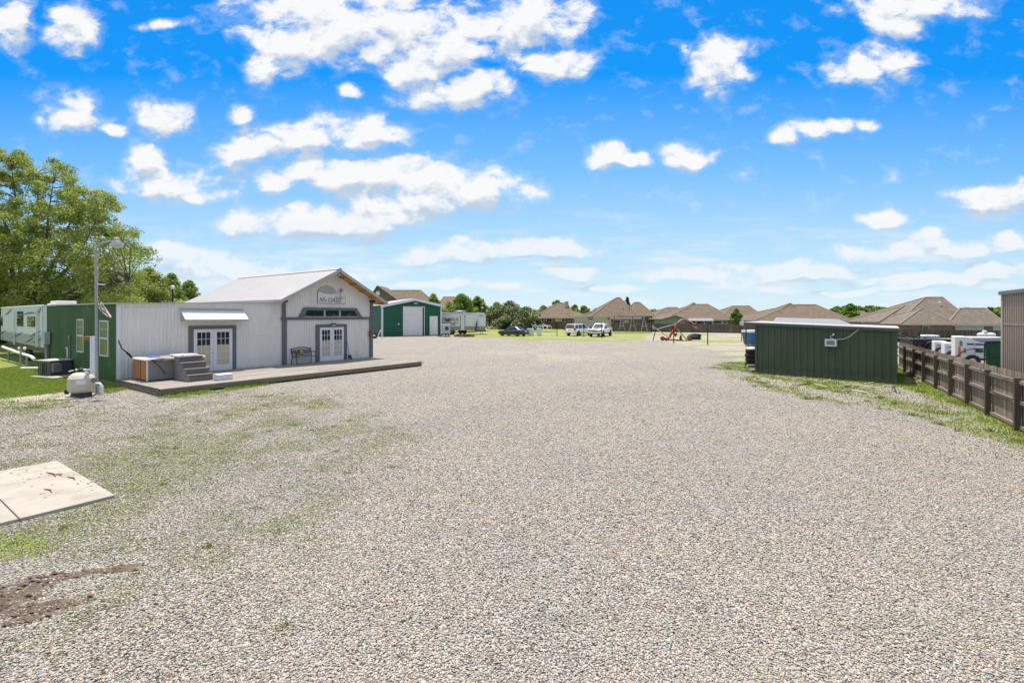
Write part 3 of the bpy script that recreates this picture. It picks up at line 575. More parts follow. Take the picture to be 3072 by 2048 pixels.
blades('lawn_grass', 130000, samp_lawn, .05, 'bright green lawn grass in front of the green corrugated wall', 1)
blades('verge_grass', 170000, samp_right, .05, 'green grass verge along the wooden fence and green shed', .9)
blades('deck_edge_grass', 9000, samp_deck, .09, 'uneven tufts of grass along the front edge of the deck', 1.2)

# mud clods
mb = MB()
for _ in range(2600):
    x, y = -10+7*random.random(), 4.2+2.4*random.random()
    m1 = masks(np.array([x]), np.array([y]))[2][0]
    if m1 < .35: continue
    s = .008+.022*random.random()**2.5; c = Vector((x, y, float(gz(np.array([x]), np.array([y]))[0])+.01)); b = len(mb.v)
    an = -.5 + random.random()*.6
    pts = [Vector(p) for p in octa]
    pts = [Vector((p.x*s*1.9*math.cos(an)-p.y*s*math.sin(an), p.x*s*1.9*math.sin(an)+p.y*s*math.cos(an), p.z*s*1.0)) * (.8+.4*random.random()) + c for p in pts]
    mb.add(pts, [tuple(f) for f in ofc.tolist()], .6+.8*random.random())
tag(mb.build('mud_clods', mat('mud', (.12,.085,.055), .95, 0, .3, 6, bump=.4)), 'brown churned mud clods in wheel ruts at the lower left', 'mud', kind='stuff')

# concrete walk slabs
sl = Frame(A_[0], A_[1], math.atan2(ud[1], ud[0]))
for k, (a, b) in enumerate(((0,1.15),(1.165,3.1),(3.115,5.2))):
    th = thing('concrete_slab', ['pale concrete walk slab with leaf litter, far end of the walk','cracked concrete walk slab cut by the left picture edge','concrete walk slab nearest the camera, mostly out of frame'][k], 'slab', sl.world(0,-a), sl.a, 'concrete walk slabs')
    mb = MB(); mb.box(0,3.43,-(b-a),0,-.05,.055); o = mb.build('slab', M['conc'], th); bevel(o, .012)
mb = MB()
for _ in range(46):
    x, y = .3+2.6*random.random(), -random.random()*.75; z = .056; s = .008+.014*random.random()
    p = sl.world(x, y, z); an = random.random()*6
    if random.random() < .85: mb.add([p+Vector((math.cos(an+q)*s*(1.3 if q else 1), math.sin(an+q)*s, .002+.012*random.random())) for q in (0,1.5,3,4.5)], [(0,1,2,3)], .5+random.random())
for (a, b, l) in ((.9,-.35,.5),(1.6,-.2,.35),(2.1,-.62,.33),(1.2,-.28,.25)):
    mb.tube([sl.world(a,b,.065), sl.world(a+l*.5,b+.05,.07), sl.world(a+l,b+.03,.063)], [.006,.012,.004], 5, tint=.7)
tag(mb.build('leaf_litter', mat('dead_leaf', (.16,.095,.05), .9, 0, .3, 6)), 'brown dead leaves and twigs lying on the concrete walk slab', 'leaf litter', kind='stuff')
# ---------------------------------------------------------------- the white and green corrugated building
OF = Frame(-17.5, 21.4, math.atan2(.817, .577)); DZ = .28
ob = thing('workshop_building', 'white corrugated building with grey trimmed gable front and green corrugated left side', 'building', OF.world(0,0), OF.a)
E1 = OF.on(846, 1000)[0]; E2 = OF.on(1116, 1000)[0]
zt = lambda x: 3.62 + .18*x/E1
mb = MB(); mb.box(.05, E1, .05, 11.75, 0, 3.55); mb.build('core_wall', M['galv'], ob)
mb = MB(); mb.corr((0,0,DZ-.1), (1,0,0), (0,0,1), E1, lambda q: (0, zt(q)-DZ+.1), .15, .011)
mb.build('front_wall', M['galv'], ob)
mb = MB(); mb.corr((0,11.8,.12), (0,-1,0), (0,0,1), 11.8, lambda q: (0, 3.52), .20, .028)
mb.build('side_wall', M['greenc'], ob)
mb = MB(); mb.box(-.02,.14,-.03,-.014,DZ,3.64); mb.build('corner_flashing', M['white'], ob)
mb = MB()
mb.hull8([(-.12,-.10,3.60),(E1,-.10,3.78),(E1,11.9,3.86),(-.12,11.9,3.66),(-.12,-.10,3.66),(E1,-.10,3.84),(E1,11.9,3.92),(-.12,11.9,3.72)])
mb.build('flat_roof', M['roofmetal'], ob)
mb = MB(); mb.hull8([(0,-.034,3.48),(E1,-.034,3.66),(E1,-.016,3.66),(0,-.016,3.48),(0,-.034,3.61),(E1,-.034,3.79),(E1,-.016,3.79),(0,-.016,3.61)])
mb.build('parapet_flashing', M['galv'], ob)
# gable part
xc = (E1+E2)/2; ez = OF.on(846, 897)[1]-.08; OH, SO = .75, .85
pk = OF.on(1020, 807, -OH); xc = pk[0]; rz_ = pk[1]
le = OF.on(840, 900, -OH); ri = OF.on(1163, 914, -OH)
slope = (rz_-le[1])/(xc-le[0])
tz = OF.on(980, 955)[1]
rooff = lambda x: rz_ - abs(x-xc)*slope - .18
mb = MB(); mb.prism([(E1,0),(E2,0),(E2,rooff(E2)),(xc,rooff(xc)),(E1,rooff(E1))], .06, 11.75); mb.build('core_wall', M['galv'], ob)
mb = MB(); mb.corr((E1,0,DZ-.1), (1,0,0), (0,0,1), E2-E1, lambda q: (0, tz-DZ+.1), .15, .011); mb.build('front_wall', M['galv'], ob)
mb = MB(); mb.corr((E1,-.02,tz), (1,0,0), (0,0,1), E2-E1, lambda q: (0, rooff(E1+q)-tz), .15, .014); mb.build('gable_wall', M['galv'], ob)
mb = MB(); mb.corr((E2+.01,0,.1), (0,1,0), (0,0,1), 11.7, lambda q: (0, rooff(E2)-.1), .15, .011); mb.build('end_wall', M['galv'], ob)
mb = MB()
L = xc-le[0]; Rr = ri[0]-xc; D = 11.9+OH
def slabroof(mb, x0, z0, x1, z1, y0, y1, th): mb.hull8([(x0,y0,z0-th),(x1,y0,z1-th),(x1,y1,z1-th),(x0,y1,z0-th),(x0,y0,z0),(x1,y0,z1),(x1,y1,z1),(x0,y1,z0)])
zl = rz_-L*slope; zr = rz_-Rr*slope
mb.corr((xc,-OH,rz_+.015), (0,1,0), Vector((-L,0,zl-rz_)), D, lambda q: (0, math.hypot(L, rz_-zl)), .30, .03, 'box')
mb.corr((xc,-OH+D,rz_+.015), (0,-1,0), Vector((Rr,0,zr-rz_)), D, lambda q: (0, math.hypot(Rr, rz_-zr)), .30, .03, 'box')
slabroof(mb, le[0], zl, xc, rz_, -OH, D-OH, .03); mb.hull8([(xc,-OH,rz_-.03),(ri[0],-OH,zr-.03),(ri[0],D-OH,zr-.03),(xc,D-OH,rz_-.03),(xc,-OH,rz_),(ri[0],-OH,zr),(ri[0],D-OH,zr),(xc,D-OH,rz_)])
mb.prism([(xc-.2,rz_-.03),(xc,rz_+.085),(xc+.2,rz_-.03)], -OH-.02, D-OH)
mb.build('gable_roof', M['roofmetal'], ob)
mb = MB(); mb.bar((le[0],-OH-.015,zl-.09),(xc,-OH-.015,rz_-.09), .03,.17); mb.bar((xc,-OH-.015,rz_-.09),(ri[0],-OH-.015,zr-.09), .03,.17)
mb.box(le[0]-.02,le[0]+.01,-OH,D-OH,zl-.18,zl-.02); mb.build('fascia_board', M['ltrim'], ob)
mb = MB(); mb.bar((le[0],-OH/2,zl-.14),(xc,-OH/2,rz_-.14), OH-.03,.03); mb.bar((xc,-OH/2,rz_-.14),(ri[0],-OH/2,zr-.14), OH-.03,.03)
mb.bar((E2+.3,D/2-OH,rooff(E2+.3)+.02),(ri[0],D/2-OH,zr-.14), D-OH,.03)
for k in range(5):
    x = xc+.5+k*.75; mb.bar((x,-OH+.04,rooff(x)-.03),(x,-.02,rooff(x)-.03),.05,.11, tint=.8)
mb.build('soffit', M['orange'], ob)
# trim boards
def trimb(x0,x1,z0,z1,y0=-.06,y1=-.005,name='corner_board'): mb = MB(); mb.box(x0,x1,y0,y1,z0,z1); o = mb.build(name, M['trim'], ob); return o
trimb(E1-.02,E1+.26,DZ,tz-.07); trimb(E1-.02,E1+.2,tz+.07,rooff(E1+.1)+.0, -.075, -.01); trimb(E2-.24,E2+.04,DZ,tz-.07); trimb(E2-.2,E2+.04,tz+.07,rooff(E2)-.05,-.075,-.01)
mb = MB(); mb.box(E1-.07,E2+.12,-.10,-.0,tz-.07,tz+.07); mb.box(E1-.07,E2+.12,-.13,-.10,tz+.03,tz+.072); mb.build('trim_band', M['trim'], ob)
# transom
q = [OF.on(*p, -.08) for p in ((896,951),(912,922),(1069,925),(1086,951))]
q = [(q[0][0], tz+.07)] + q[1:3] + [(q[3][0], tz+.07)]
tw = thing_t = None
mb = MB(); cx_ = (q[0][0]+q[3][0])/2; inner = [(q[0][0]+.34,tz+.10),(q[1][0]+.16,q[1][1]-.17),(q[2][0]-.16,q[1][1]-.17),(q[3][0]-.34,tz+.10)]
q[2] = (q[2][0], q[1][1])
for a in range(3):
    i0, i1 = q[a], q[a+1]; j0, j1 = inner[a], inner[a+1]
    mb.add([(i0[0],-.12,i0[1]),(i1[0],-.12,i1[1]),(j1[0],-.12,j1[1]),(j0[0],-.12,j0[1]),(i0[0],-.0,i0[1]),(i1[0],-.0,i1[1]),(j1[0],-.0,j1[1]),(j0[0],-.0,j0[1])],
           [(0,1,2,3),(0,4,5,1),(1,5,6,2),(2,6,7,3),(3,7,4,0)])
fr = mb.build('transom_frame', M['trim'], ob)
mb = MB(); wI = inner[3][0]-inner[0][0]; wt = inner[2][0]-inner[1][0]
for f_ in (.36,.645): x = inner[0][0]+wI*f_; mb.box(x-.05,x+.05,-.10,-.035,tz+.10,inner[1][1])
mb.box(inner[0][0]-.1,inner[3][0]+.1,-.10,-.035,tz+.073,tz+.13); mb.build('mullion', M['ltrim'], ob)
mb = MB(); mb.prism(inner, -.045,-.034); mb.build('transom_glass', M['glass'], ob)
# sign plaque
s0 = OF.on(953,909,-.05); s1 = OF.on(1034,862,-.05); sw = s1[0]-s0[0]; shh = s1[1]-s0[1]
pl = [(s0[0],s0[1]),(s0[0]+sw,s0[1]),(s0[0]+sw,s0[1]+shh*.52),(s0[0]+sw*.86,s0[1]+shh*.62),(s0[0]+sw*.70,s0[1]+shh*.60)]
for k in range(9):
    a = R(15+k*165/8); pl.append((s0[0]+sw*.36+sw*.355*math.cos(a), s0[1]+shh*.56+shh*.44*math.sin(a)))
mb = MB(); mb.prism(pl, -.075,-.04); sg = mb.build('sign_plaque', M['galv'], ob)
cxs = s0[0]+sw*.45; czs = s0[1]+shh*.45
mb = MB(); mb.prism([(cxs+(a-cxs)*1.04, czs+(b-czs)*1.06) for a, b in pl], -.05,-.03); mb.build('sign_backing', M['trim'], ob)
mb = MB()
for rr in (.92,.78,.64,.50,.36):
    mb.tube([(s0[0]+sw*(.36+.345*rr*math.cos(R(a))), -.085, s0[1]+shh*(.53+.44*rr*math.sin(R(a)))) for a in range(8,176,12)], .016, 5)
for k in range(2):
    mb.tube([(s0[0]+sw*(.62+.05*i), -.085, s0[1]+shh*(.40-.07*k+.03*math.sin(i*1.6+k))) for i in range(8)], .010, 5)
mb.tube([(s0[0]+sw*.80,-.085,s0[1]+shh*.42),(s0[0]+sw*.83,-.085,s0[1]+shh*.66),(s0[0]+sw*.86,-.085,s0[1]+shh*.82)], .016, 5)
for a in range(0,360,45): mb.tube([(s0[0]+sw*.86,-.09,s0[1]+shh*.82),(s0[0]+sw*(.86+.09*math.cos(R(a))),-.09,s0[1]+shh*(.82+.13*math.sin(R(a))))], .012, 5)
for k in range(7): mb.tube([(s0[0]+sw*(.27+.035*k),-.085,s0[1]+shh*.55),(s0[0]+sw*(.26+.035*k),-.085,s0[1]+shh*.66)], .010, 4)
mb.build('sign_relief', M['grey'], sg, ).parent = sg
text('sign_lettering', "N's OASIS", .40, M['grey'], sg, (s0[0]+.08, -.08, s0[1]+.07), ext=.014, shear=.25, sx=sw*.92/1.95, offset=.004)
# doors
def french_door(pxl, pxr, cxl, cxr, ytop, pyc, nm):
    x0, x1 = OF.on(pxl,1050)[0], OF.on(pxr,1050)[0]; zt_ = OF.on((pxl+pxr)/2, ytop)[1]
    a0, a1 = OF.on(cxl,1050)[0], OF.on(cxr,1050)[0]; zc = OF.on((cxl+cxr)/2, pyc)[1]
    mb = MB(); mb.box(a0,x0,-.075,-.0,DZ,zc); mb.box(x1,a1,-.075,-.0,DZ,zc); mb.box(x0,x1,-.075,-.0,zt_,zc); mb.build('door_casing', M['trim'], ob)
    mb = MB(); mb.box(x0,x1,-.03,-.012,DZ,zt_); mb.build('door_frame', M['white'], ob)
    mid = (x0+x1)/2
    for s, (a, b) in enumerate(((x0+.03,mid-.006),(mid+.006,x1-.03))):
        W = b-a; st = .14*W/.85; g0, g1, h0, h1 = a+st, b-st, DZ+.30, zt_-.17
        mb = MB(); mb.box(a,g0,-.062,-.03,DZ+.02,zt_-.03); mb.box(g1,b,-.062,-.03,DZ+.02,zt_-.03); mb.box(g0,g1,-.062,-.03,DZ+.02,h0); mb.box(g0,g1,-.062,-.03,h1,zt_-.03)
        d = mb.build('door', M['white'], ob)
        mb = MB()
        for k in (1,2): x = g0+(g1-g0)*k/3; mb.box(x-.011,x+.011,-.056,-.040,h0,h1)
        for k in (1,2,3,4): z = h0+(h1-h0)*k/5; mb.box(g0,g1,-.058,-.041,z-.011,z+.011)
        o = mb.build('glazing_bars', M['white'], d)
        mb = MB(); mb.box(g0,g1,-.037,-.034,h0+(h1-h0)*.605,h1); o = mb.build('pane', M['glass'], d)
        mb = MB(); mb.box(g0,g1,-.037,-.034,h0,h0+(h1-h0)*.60); o = mb.build('painted_reflection', M['pane_reflection'], d)  # lower panes carry the reflected gravel as a painted tan colour
        if s == (0 if nm else 1) or True:
            if (s == 0) == bool(nm) or s == 1 and not nm:
                pass
        if s == 0:
            mb = MB(); kx = b-.05; mb.lathe([(.0,-.11),(.03,-.105),(.033,-.09),(.012,-.08),(.012,-.062)], (kx,0,DZ+.95), 10, 'y'); mb.build('handle', M['chrome'], d); mb = MB(); mb.lathe([(.028,-.075),(.028,-.062)], (kx,0,DZ+1.12), 10, 'y'); mb.build('deadbolt', M['chrome'], d)
french_door(578,697,566,707,986,977,0); french_door(957,1031,947,1039,981,972.5,1)
# awning over the first door
b0 = OF.on(541,929,-.02); b1 = OF.on(729,930,-.02); PR = .62; f0z = OF.on(555,958,-PR)[1]
aw = MB(); Ls = math.hypot(PR-.05, b0[1]-f0z)
aw.corr((b0[0],-PR,f0z), (1,0,0), Vector((0,PR-.03,b0[1]-f0z-.02)), b1[0]-b0[0], lambda q_: (0, Ls), .076, .012); aw.build('awning_sheet', M['white'], ob)
mb = MB()
for x in (b0[0]+.02, b1[0]-.04): mb.prismx([(-PR,f0z-.02),(-.02,f0z-.10),(-.02,b0[1]-.03),(-PR,f0z+.0)][::1], x, x+.02)
mb.box(b0[0],b1[0],-PR-.02,-PR,f0z-.10,f0z-.015); mb.box(b0[0]-.05,b1[0]+.02,-.05,-.012,b0[1],b0[1]+.07); mb.build('awning_frame', M['ltrim'], ob)
# lights and small things
def wall_light(px, py, y=-.06, m='black'):
    x, z = OF.on(px, py, y); mb = MB(); mb.box(x-.05,x+.05,y-.02,y,z-.05,z+.07); mb.hull8([(x-.16,y-.18,z+.02),(x+.16,y-.18,z+.02),(x+.16,y-.02,z+.02),(x-.16,y-.02,z+.02),(x-.12,y-.15,z+.11),(x+.12,y-.15,z+.11),(x+.12,y-.02,z+.11),(x-.12,y-.02,z+.11)])
    l = mb.build('door_light', M[m], ob); mb = MB(); mb.box(x-.12,x+.12,y-.15,y-.04,z-.04,z+.02); mb.build('lens', M['offwhite'], l)
wall_light(998,975,-.08)
x, z = OF.on(1012,823,-.5); mb = MB()
for s in (-.12,.12): mb.lathe([(.02,-.12),(.07,-.1),(.075,0),(.02,.06)], (x+s,-.45,z), 10, 'y')
mb.bar((x-.12,-.4,z+.05),(x+.12,-.4,z+.05),.05); mb.build('flood_light', M['offwhite'], ob)
for (px,py) in ((853,902),(1118,904)):
    x, z = OF.on(px,py,-.3); mb = MB(); mb.tube([(x-.05,-.05,z),(x+.05,-.45,z)],[.05,.09],8); mb.build('eave_light', M['black'], ob)
x, z = OF.on(1110,1000,-.08); mb = MB(); mb.box(x-.06,x+.06,-.14,-.061,z-.22,z+.22); mb.tube([(x,-.16,z-.15),(x+.03,-.18,z),(x,-.16,z+.15)],.02,6); mb.build('alarm_box', M['rust'], ob)
# screws and holes in the cladding
mb = MB()
for (y0, xs_) in ((3.30, np.arange(.3,E1,.6)),): 
    for x in xs_: mb.box(x-.012,x+.012,-.04,-.034,y0+.18*x/E1+.18,y0+.18*x/E1+.205)
for x in list(np.arange(1.6,3.2,.28))+list(np.arange(6.0,7.3,.16)): mb.box(x-.012,x+.012,-.02,-.010,1.98,2.01)
mb.build('screw_heads', M['grey'], ob)
# green side windows (x = 0 plane, y running into the lot)
GF = Frame(-17.5, 21.4, OF.a + R(90))         # local x runs back along the green wall
def side_window(pl_, pr_, pt, pb_):
    xa, z1 = GF.on(pr_, pt); xb, z0 = GF.on(pl_, pb_); z0 = GF.on((pl_+pr_)/2, pb_)[1]; z1 = GF.on((pl_+pr_)/2, pt)[1]
    fr = .05; mb = MB()
    mb.box(-.05,0,xa,xa+fr,z0,z1); mb.box(-.05,0,xb-fr,xb,z0,z1); mb.box(-.05,0,xa+fr,xb-fr,z0,z0+fr); mb.box(-.05,0,xa+fr,xb-fr,z1-fr,z1); zm=(z0+z1)/2; mb.box(-.04,0,xa+fr,xb-fr,zm-.03,zm+.03)
    for k in (1,): y = xa+(xb-xa)/2; mb.box(-.03,-.01,y-.008,y+.008,zm+.03,z1-fr); mb.box(-.03,-.01,xa+fr,xb-fr,(zm+z1)/2-.008,(zm+z1)/2+.008)
    w_ = mb.build('window', M['white'], ob); mb = MB(); mb.box(-.02,-.0145,xa+fr,xb-fr,z0+fr,z1-fr); mb.build('pane', M['glass'], w_)
side_window(302,327,961,1068); side_window(233.5,253,957,1056)
mb = MB(); mb.box(-.03,.0,-.02,.05,.2,3.6); mb.build('corner_trim', M['trim'], ob)
x, z = GF.on(213,1018); mb = MB(); mb.tube([(-.05,x,z),(-.05,x,.35)],.03,8); mb.box(-.10,-.02,x-.07,x+.07,z,z+.2); mb.build('conduit', M['grey'], ob)
mb = MB(); mb.tube([(-.12,x+.3,1.35),(-.12,x+.3,1.4),(-.12,x+.1,1.4),(-.12,x+.1,.85),(-.12,x+.35,.7),(-.12,x+.35,.3)],.03,8); mb.build('drain_pipe', M['pvc'], ob)
mb = MB(); mb.box(-.02,-.0,-.05,11.7,-.0,.12); mb.build('sill_beam', M['deckside'], ob)

# ---------------------------------------------------------------- deck
dk = thing('wooden_deck', 'low weathered grey plank deck along the front of the white building', 'deck', OF.world(0,0), OF.a)
mb = MB(); y = -.02; DW = 5.02; DL = 13.55; k = 0
while y > -DW+.1:
    wd = .138; x = -.02 - .03*random.random(); cut = random.choice([2.4,3.6,4.8,6.0]); segs = []
    while x < DL:
        x2 = min(x+cut, DL+.05*random.random()); dz = .006*random.random(); mb.box(x, x2-.006, y-wd, y, DZ-.035+dz, DZ+dz-.002, .75+.5*random.random()); x = x2; cut = random.choice([3.6,4.8])
    y -= wd+.008
mb.build('deck_boards', M['deck'], dk)
mb = MB(); ye = y
mb.box(-.05,DL+.02,ye-.045,ye-.005,DZ-.20,DZ-.012); mb.box(-.06,-.03,ye-.0,0,.02,DZ-.04); mb.box(-.062,-.025,ye,0,DZ-.13,DZ-.04,.8); mb.box(DL+.06,DL+.10,ye,0,.0,DZ-.04)
mb.build('skirt_board', M['deckside'], dk)
mb = MB(); mb.box(-.1,DL,ye+.12,ye+.18,.0,DZ-.05); 
for k in range(7): x = .05+k*2.2; mb.box(x,x+.1,ye-.0,ye+.1,-.05,DZ-.04)
mb.build('deck_post', M['deckside'], dk)
mb = MB(); mb.box(-.35,-.27,ye-.1,4.0,-.0,.05)

# ---------------------------------------------------------------- on the deck
def dthing(name, label, cat, x, y, z=DZ, rz=0, group=None): return thing(name, label, cat, OF.world(x, y, z), OF.a+rz, group)
ht = dthing('hot_tub', 'square hot tub with orange cedar left side and open pale rim on the deck', 'hot tub', .43, -2.12)
mb = MB(); mb.box(.03,2.22,0,1.6,.05,.86); o = mb.build('cabinet', M['tubgrey'], ht)
mb = MB(); mb.box(-.0,.03,.05,.66,.06,.85,1.0); mb.box(-.0,.03,.72,1.55,.06,.85,.9); mb.build('side_panel', M['cedar'], ht)
mb = MB(); mb.box(0,.05,-.02,.03,.02,.87); mb.build('corner_strip', M['white'], ht); mb = MB(); mb.box(-.005,.03,.66,.72,.02,.86); mb.build('panel_joint', M['black'], ht)
mb = MB()
mb.plate([(-.06,.05),(.12,-.08),(2.2,-.08),(2.33,.1),(2.33,1.5),(2.2,1.66),(.1,1.66),(-.06,1.5)], .87, .97); o = mb.build('rim', M['shell'], ht); bevel(o, .04, 3)
mb = MB(); mb.plate([(.2,.2),(2.1,.2),(2.1,1.4),(.2,1.4)], .9705, .978); mb.build('cover', M['tubgrey'], ht)
mb = MB(); mb.hull8([(1.1,.1,.985),(1.95,.02,.985),(2.0,.7,.985),(1.15,.75,.985),(1.05,.08,1.06),(2.0,.0,1.06),(2.05,.72,1.06),(1.1,.78,1.06)]); bevel(mb.build('folded_cushion', M['shell'], ht), .03)
mb = MB(); mb.tube([(1.25,-.0,1.0),(1.32,-.03,1.07),(1.42,.0,1.0)],.03,6); mb.tube([(1.28,.06,1.02),(1.38,.05,1.1),(1.45,.1,1.0)],.03,6); mb.build('filter_cap', M['pvc'], ht)
mb = MB(); mb.tube([(.15,-.11,.93),(.25,-.16,.80),(.42,-.14,.62),(.66,-.12,.28)],.018,6); mb.tube([(.12,-.10,.93),(.4,-.12,.97),(1.3,-.12,.93)],.018,6); mb.tube([(.1,-.12,.90),(.45,-.14,.88),(.6,-.13,.94)],.016,6); mb.build('cover_arm', M['black'], ht)
mb = MB(); mb.tube([(-.06,1.5,.93),(-.12,1.55,1.1),(-.35,1.75,1.35),(-.42,1.95,1.72)],.025,6); mb.tube([(-.10,1.45,.95),(-.28,1.6,1.25),(-.22,1.5,1.1)],.02,6)
mb.build('cover_lifter', M['black'], ht)
towel = dthing('towel', 'blue, white and red towel lying on the hot tub rim', 'towel', .75, -1.55, DZ+.98)
mb = MB(); mb.hull8([(0,0,0),(.32,.05,0),(.42,.5,0),(.05,.55,0),(.02,.02,.03),(.30,.06,.02),(.40,.48,.03),(.07,.52,.04)]); mb.build('cloth', mat('blue_cloth', (.03,.10,.42), .8), towel)
mb = MB(); mb.hull8([(.33,.05,0),(.40,.06,0),(.50,.5,0),(.43,.5,0),(.33,.05,.02),(.40,.06,.02),(.50,.5,.02),(.43,.5,.02)]); mb.build('stripe', M['red'], towel)
sp_ = dthing('spa_steps', 'grey four tread wooden steps standing against the hot tub', 'steps', 1.42, -2.22)
mb = MB()
mb.prismx([(0,0),(0,.98),(-.42,.98),(-.42,.74),(-.78,.74),(-.78,.49),(-1.12,.49),(-1.12,.25),(-1.45,.25),(-1.45,0)][::-1], .0, .03); mb.prismx([(0,0),(0,.98),(-.42,.98),(-.42,.74),(-.78,.74),(-.78,.49),(-1.12,.49),(-1.12,.25),(-1.45,.25),(-1.45,0)][::-1], .93, .96)
mb.build('side_panel', M['tubgrey'], sp_)
for (y0, y1, z) in ((-.44,0,.98),(-.80,-.42,.74),(-1.14,-.78,.49),(-1.47,-1.12,.25)):
    mb = MB(); mb.box(-.02,.98,y0-.02,y1,z,z+.035); mb.build('tread', M['stepgrey'], sp_)
    mb = MB(); mb.box(.03,.93,y0+.02,y0+.04,z-.25,z-.001); mb.build('riser', M['stepgrey'], sp_)
bx = OF.loc(G(652,1142,DZ)); bb = dthing('filter_box', 'small pale closed box standing alone on the deck', 'box', bx[0], bx[1])
mb = MB(); mb.box(0,.62,-.02,.36,0,.22); bevel(mb.build('box_body', M['paper'], bb), .01); mb = MB(); mb.box(-.02,.64,-.04,.38,.222,.255); bevel(mb.build('lid', M['paper'], bb), .01); mb = MB(); mb.box(-.02,.02,.0,.3,.256,.268); mb.build('tape', M['offwhite'], bb)
# bench
be0 = OF.on(882,1060,-.35)[0]; BL = OF.on(940,1060,-.35)[0]-be0
bn = dthing('garden_bench', 'black cast iron bench with scroll back and gold medallion against the wall', 'bench', be0, -.38)
def legs(x):
    mb = MB(); mb.tube([(x,.30,0),(x,.24,.25),(x,.20,.45),(x,.27,.62),(x,.33,.90)],.022,6); mb.tube([(x,-.30,0),(x,-.25,.25),(x,-.24,.62),(x,-.20,.67),(x,.1,.69),(x,.28,.66)],.022,6); mb.tube([(x,-.25,.42),(x,.2,.42)],.018,6); return mb
legs(0).build('leg_frame', M['black'], bn); legs(BL).build('leg_frame', M['black'], bn)
mb = MB()
for k in range(5): y = -.24+k*.10; mb.box(0,BL,y,y+.07,.425,.445)
mb.build('seat', M['purple'], bn)
mb = MB(); mb.tube([(BL*k/8,.33+.0*k,.86+.09*math.sin(math.pi*k/8)) for k in range(9)],.022,6); mb.tube([(0,.25,.50),(BL,.25,.50)],.018,6)
for k in range(10):
    cx_ = BL*(k+.5)/10; 
    if abs(cx_-BL/2) < .14: continue
    mb.tube([(cx_+.055*math.cos(a), .29, .70+.09*math.sin(a)) for a in np.linspace(0,6.28,9)], .009, 4, False); mb.tube([(cx_-.07,.29,.53),(cx_+.07,.29,.86)],.008,4)
    mb.tube([(cx_+.07,.29,.53),(cx_-.07,.29,.86)],.008,4)
mb.build('back_scrollwork', M['black'], bn)
mb = MB(); mb.lathe([(.12,-.01),(.12,.01)], (BL/2,.285,.70), 16, 'y'); mb.build('medallion', M['gold'], bn)
mb = MB(); mb.lathe([(.155,-.012),(.155,.012),(.125,.012),(.125,-.012)], (BL/2,.29,.70), 16, 'y'); mb.build('medallion_ring', M['black'], bn)
# shovel
x0, z0 = OF.on(1040,1012,-.1); x1, z1 = OF.on(1050,1071,-.35)
sv_ = dthing('shovel', 'long handled shovel leaning against the white wall beside the grey door casing', 'shovel', x0, -.1)
lx = x1-x0; mb = MB(); mb.tube([(0,.05,z0-DZ),(lx*.85,-.2,.36)],.017,6); mb.build('shaft', M['grey'], sv_)
mb = MB(); mb.tube([(-.02,.06,z0-DZ+.09),(.02,.04,z0-DZ-.18)],.028,6); mb.build('grip', M['black'], sv_)
mb = MB(); mb.hull8([(lx-.13,-.27,.06),(lx+.15,-.30,.02),(lx+.11,-.27,.02),(lx-.09,-.24,.06),(lx-.16,-.20,.30),(lx+.10,-.20,.31),(lx+.08,-.18,.31),(lx-.12,-.18,.30)]); mb.build('blade', M['black'], sv_)

# ---------------------------------------------------------------- left side objects
pf = thing('pool_filter', 'beige round pool filter tank on a dark base beside the lamp pole', 'pool filter', G(244,1190))
mb = MB(); mb.lathe([(.02,.96),(.12,.95),(.24,.91),(.34,.83),(.395,.72),(.41,.70),(.40,.68),(.41,.5),(.405,.3),(.37,.22),(.28,.17)][::-1], (0,0,0), 28); mb.build('tank_body', M['tank'], pf)
mb = MB(); mb.lathe([(.33,0),(.29,.19),(.26,.22)], (0,0,0), 20); mb.tube([(-.25,-.1,.2),(-.42,-.12,.22)],.045,8); mb.lathe([(.05,.12),(.07,.14),(.07,.28),(.05,.3)],(-.45,-.12,0),10); mb.build('base', M['blackp'], pf)
mb = MB(); mb.lathe([(.09,.94),(.11,.97),(.12,1.03),(.09,1.08),(.05,1.10)],(0,0,0),12); mb.tube([(-.02,0,1.08),(.14,-.02,1.25)],.014,6); mb.tube([(-.3,-.1,1.0),(-.1,0,1.02)],.03,6); mb.build('valve', M['blackp'], pf)
mb = MB(); mb.tube([(.05,.0,1.02),(.36,-.04,1.04)],.04,8); mb.tube([(-.36,-.12,.98),(-.22,-.08,1.02)],.025,6); mb.lathe([(.03,-.02),(.045,0),(.03,.02)],(-.1,-.1,1.04),8,'y'); mb.build('pipe_stub', M['pvc'], pf)
mb = MB(); cyl = lambda a, z: (.413*math.cos(a), .413*math.sin(a), z)
mb.add([cyl(R(a), z) for z in (.52,.68) for a in (-70,-60,-50,-40,-30)], [(i,i+1,i+6,i+5) for i in range(4)]); mb.build('label_sticker', M['white'], pf)
mb = MB(); mb.box(.36,.5,.0,.12,.55,.72); mb.build('control_box', M['grey'], pf)
pd = thing('stone_paver', 'pale flat stone paver on the ground beside the pool filter', 'paver', G(195,1197)); mb = MB(); mb.plate([(-.35,-.05),(-.05,-.3),(.4,-.2),(.35,.15),(-.1,.2)],0,.05); mb.build('paver_stone', M['conc'], pd)
lp = thing('yard_lamp', 'tall grey steel pole with curved arm and glass bowl lamp', 'lamp post', G(291,1182))
zp = V(286,745,19.05).z
mb = MB(); mb.tube([(0,0,0),(-.05,0,zp)],[.055,.042],10); mb.build('pole', M['steel'], lp)
mb = MB(); mb.tube([(-.05,0,zp-.15),(-.04,0,zp),(.05,0,zp+.13),(.22,0,zp+.22),(.66,0,zp+.30)],.03,8); mb.bar((-.1,0,zp-.1),(-.0,0,zp-.02),.12); mb.build('arm', M['steel'], lp)
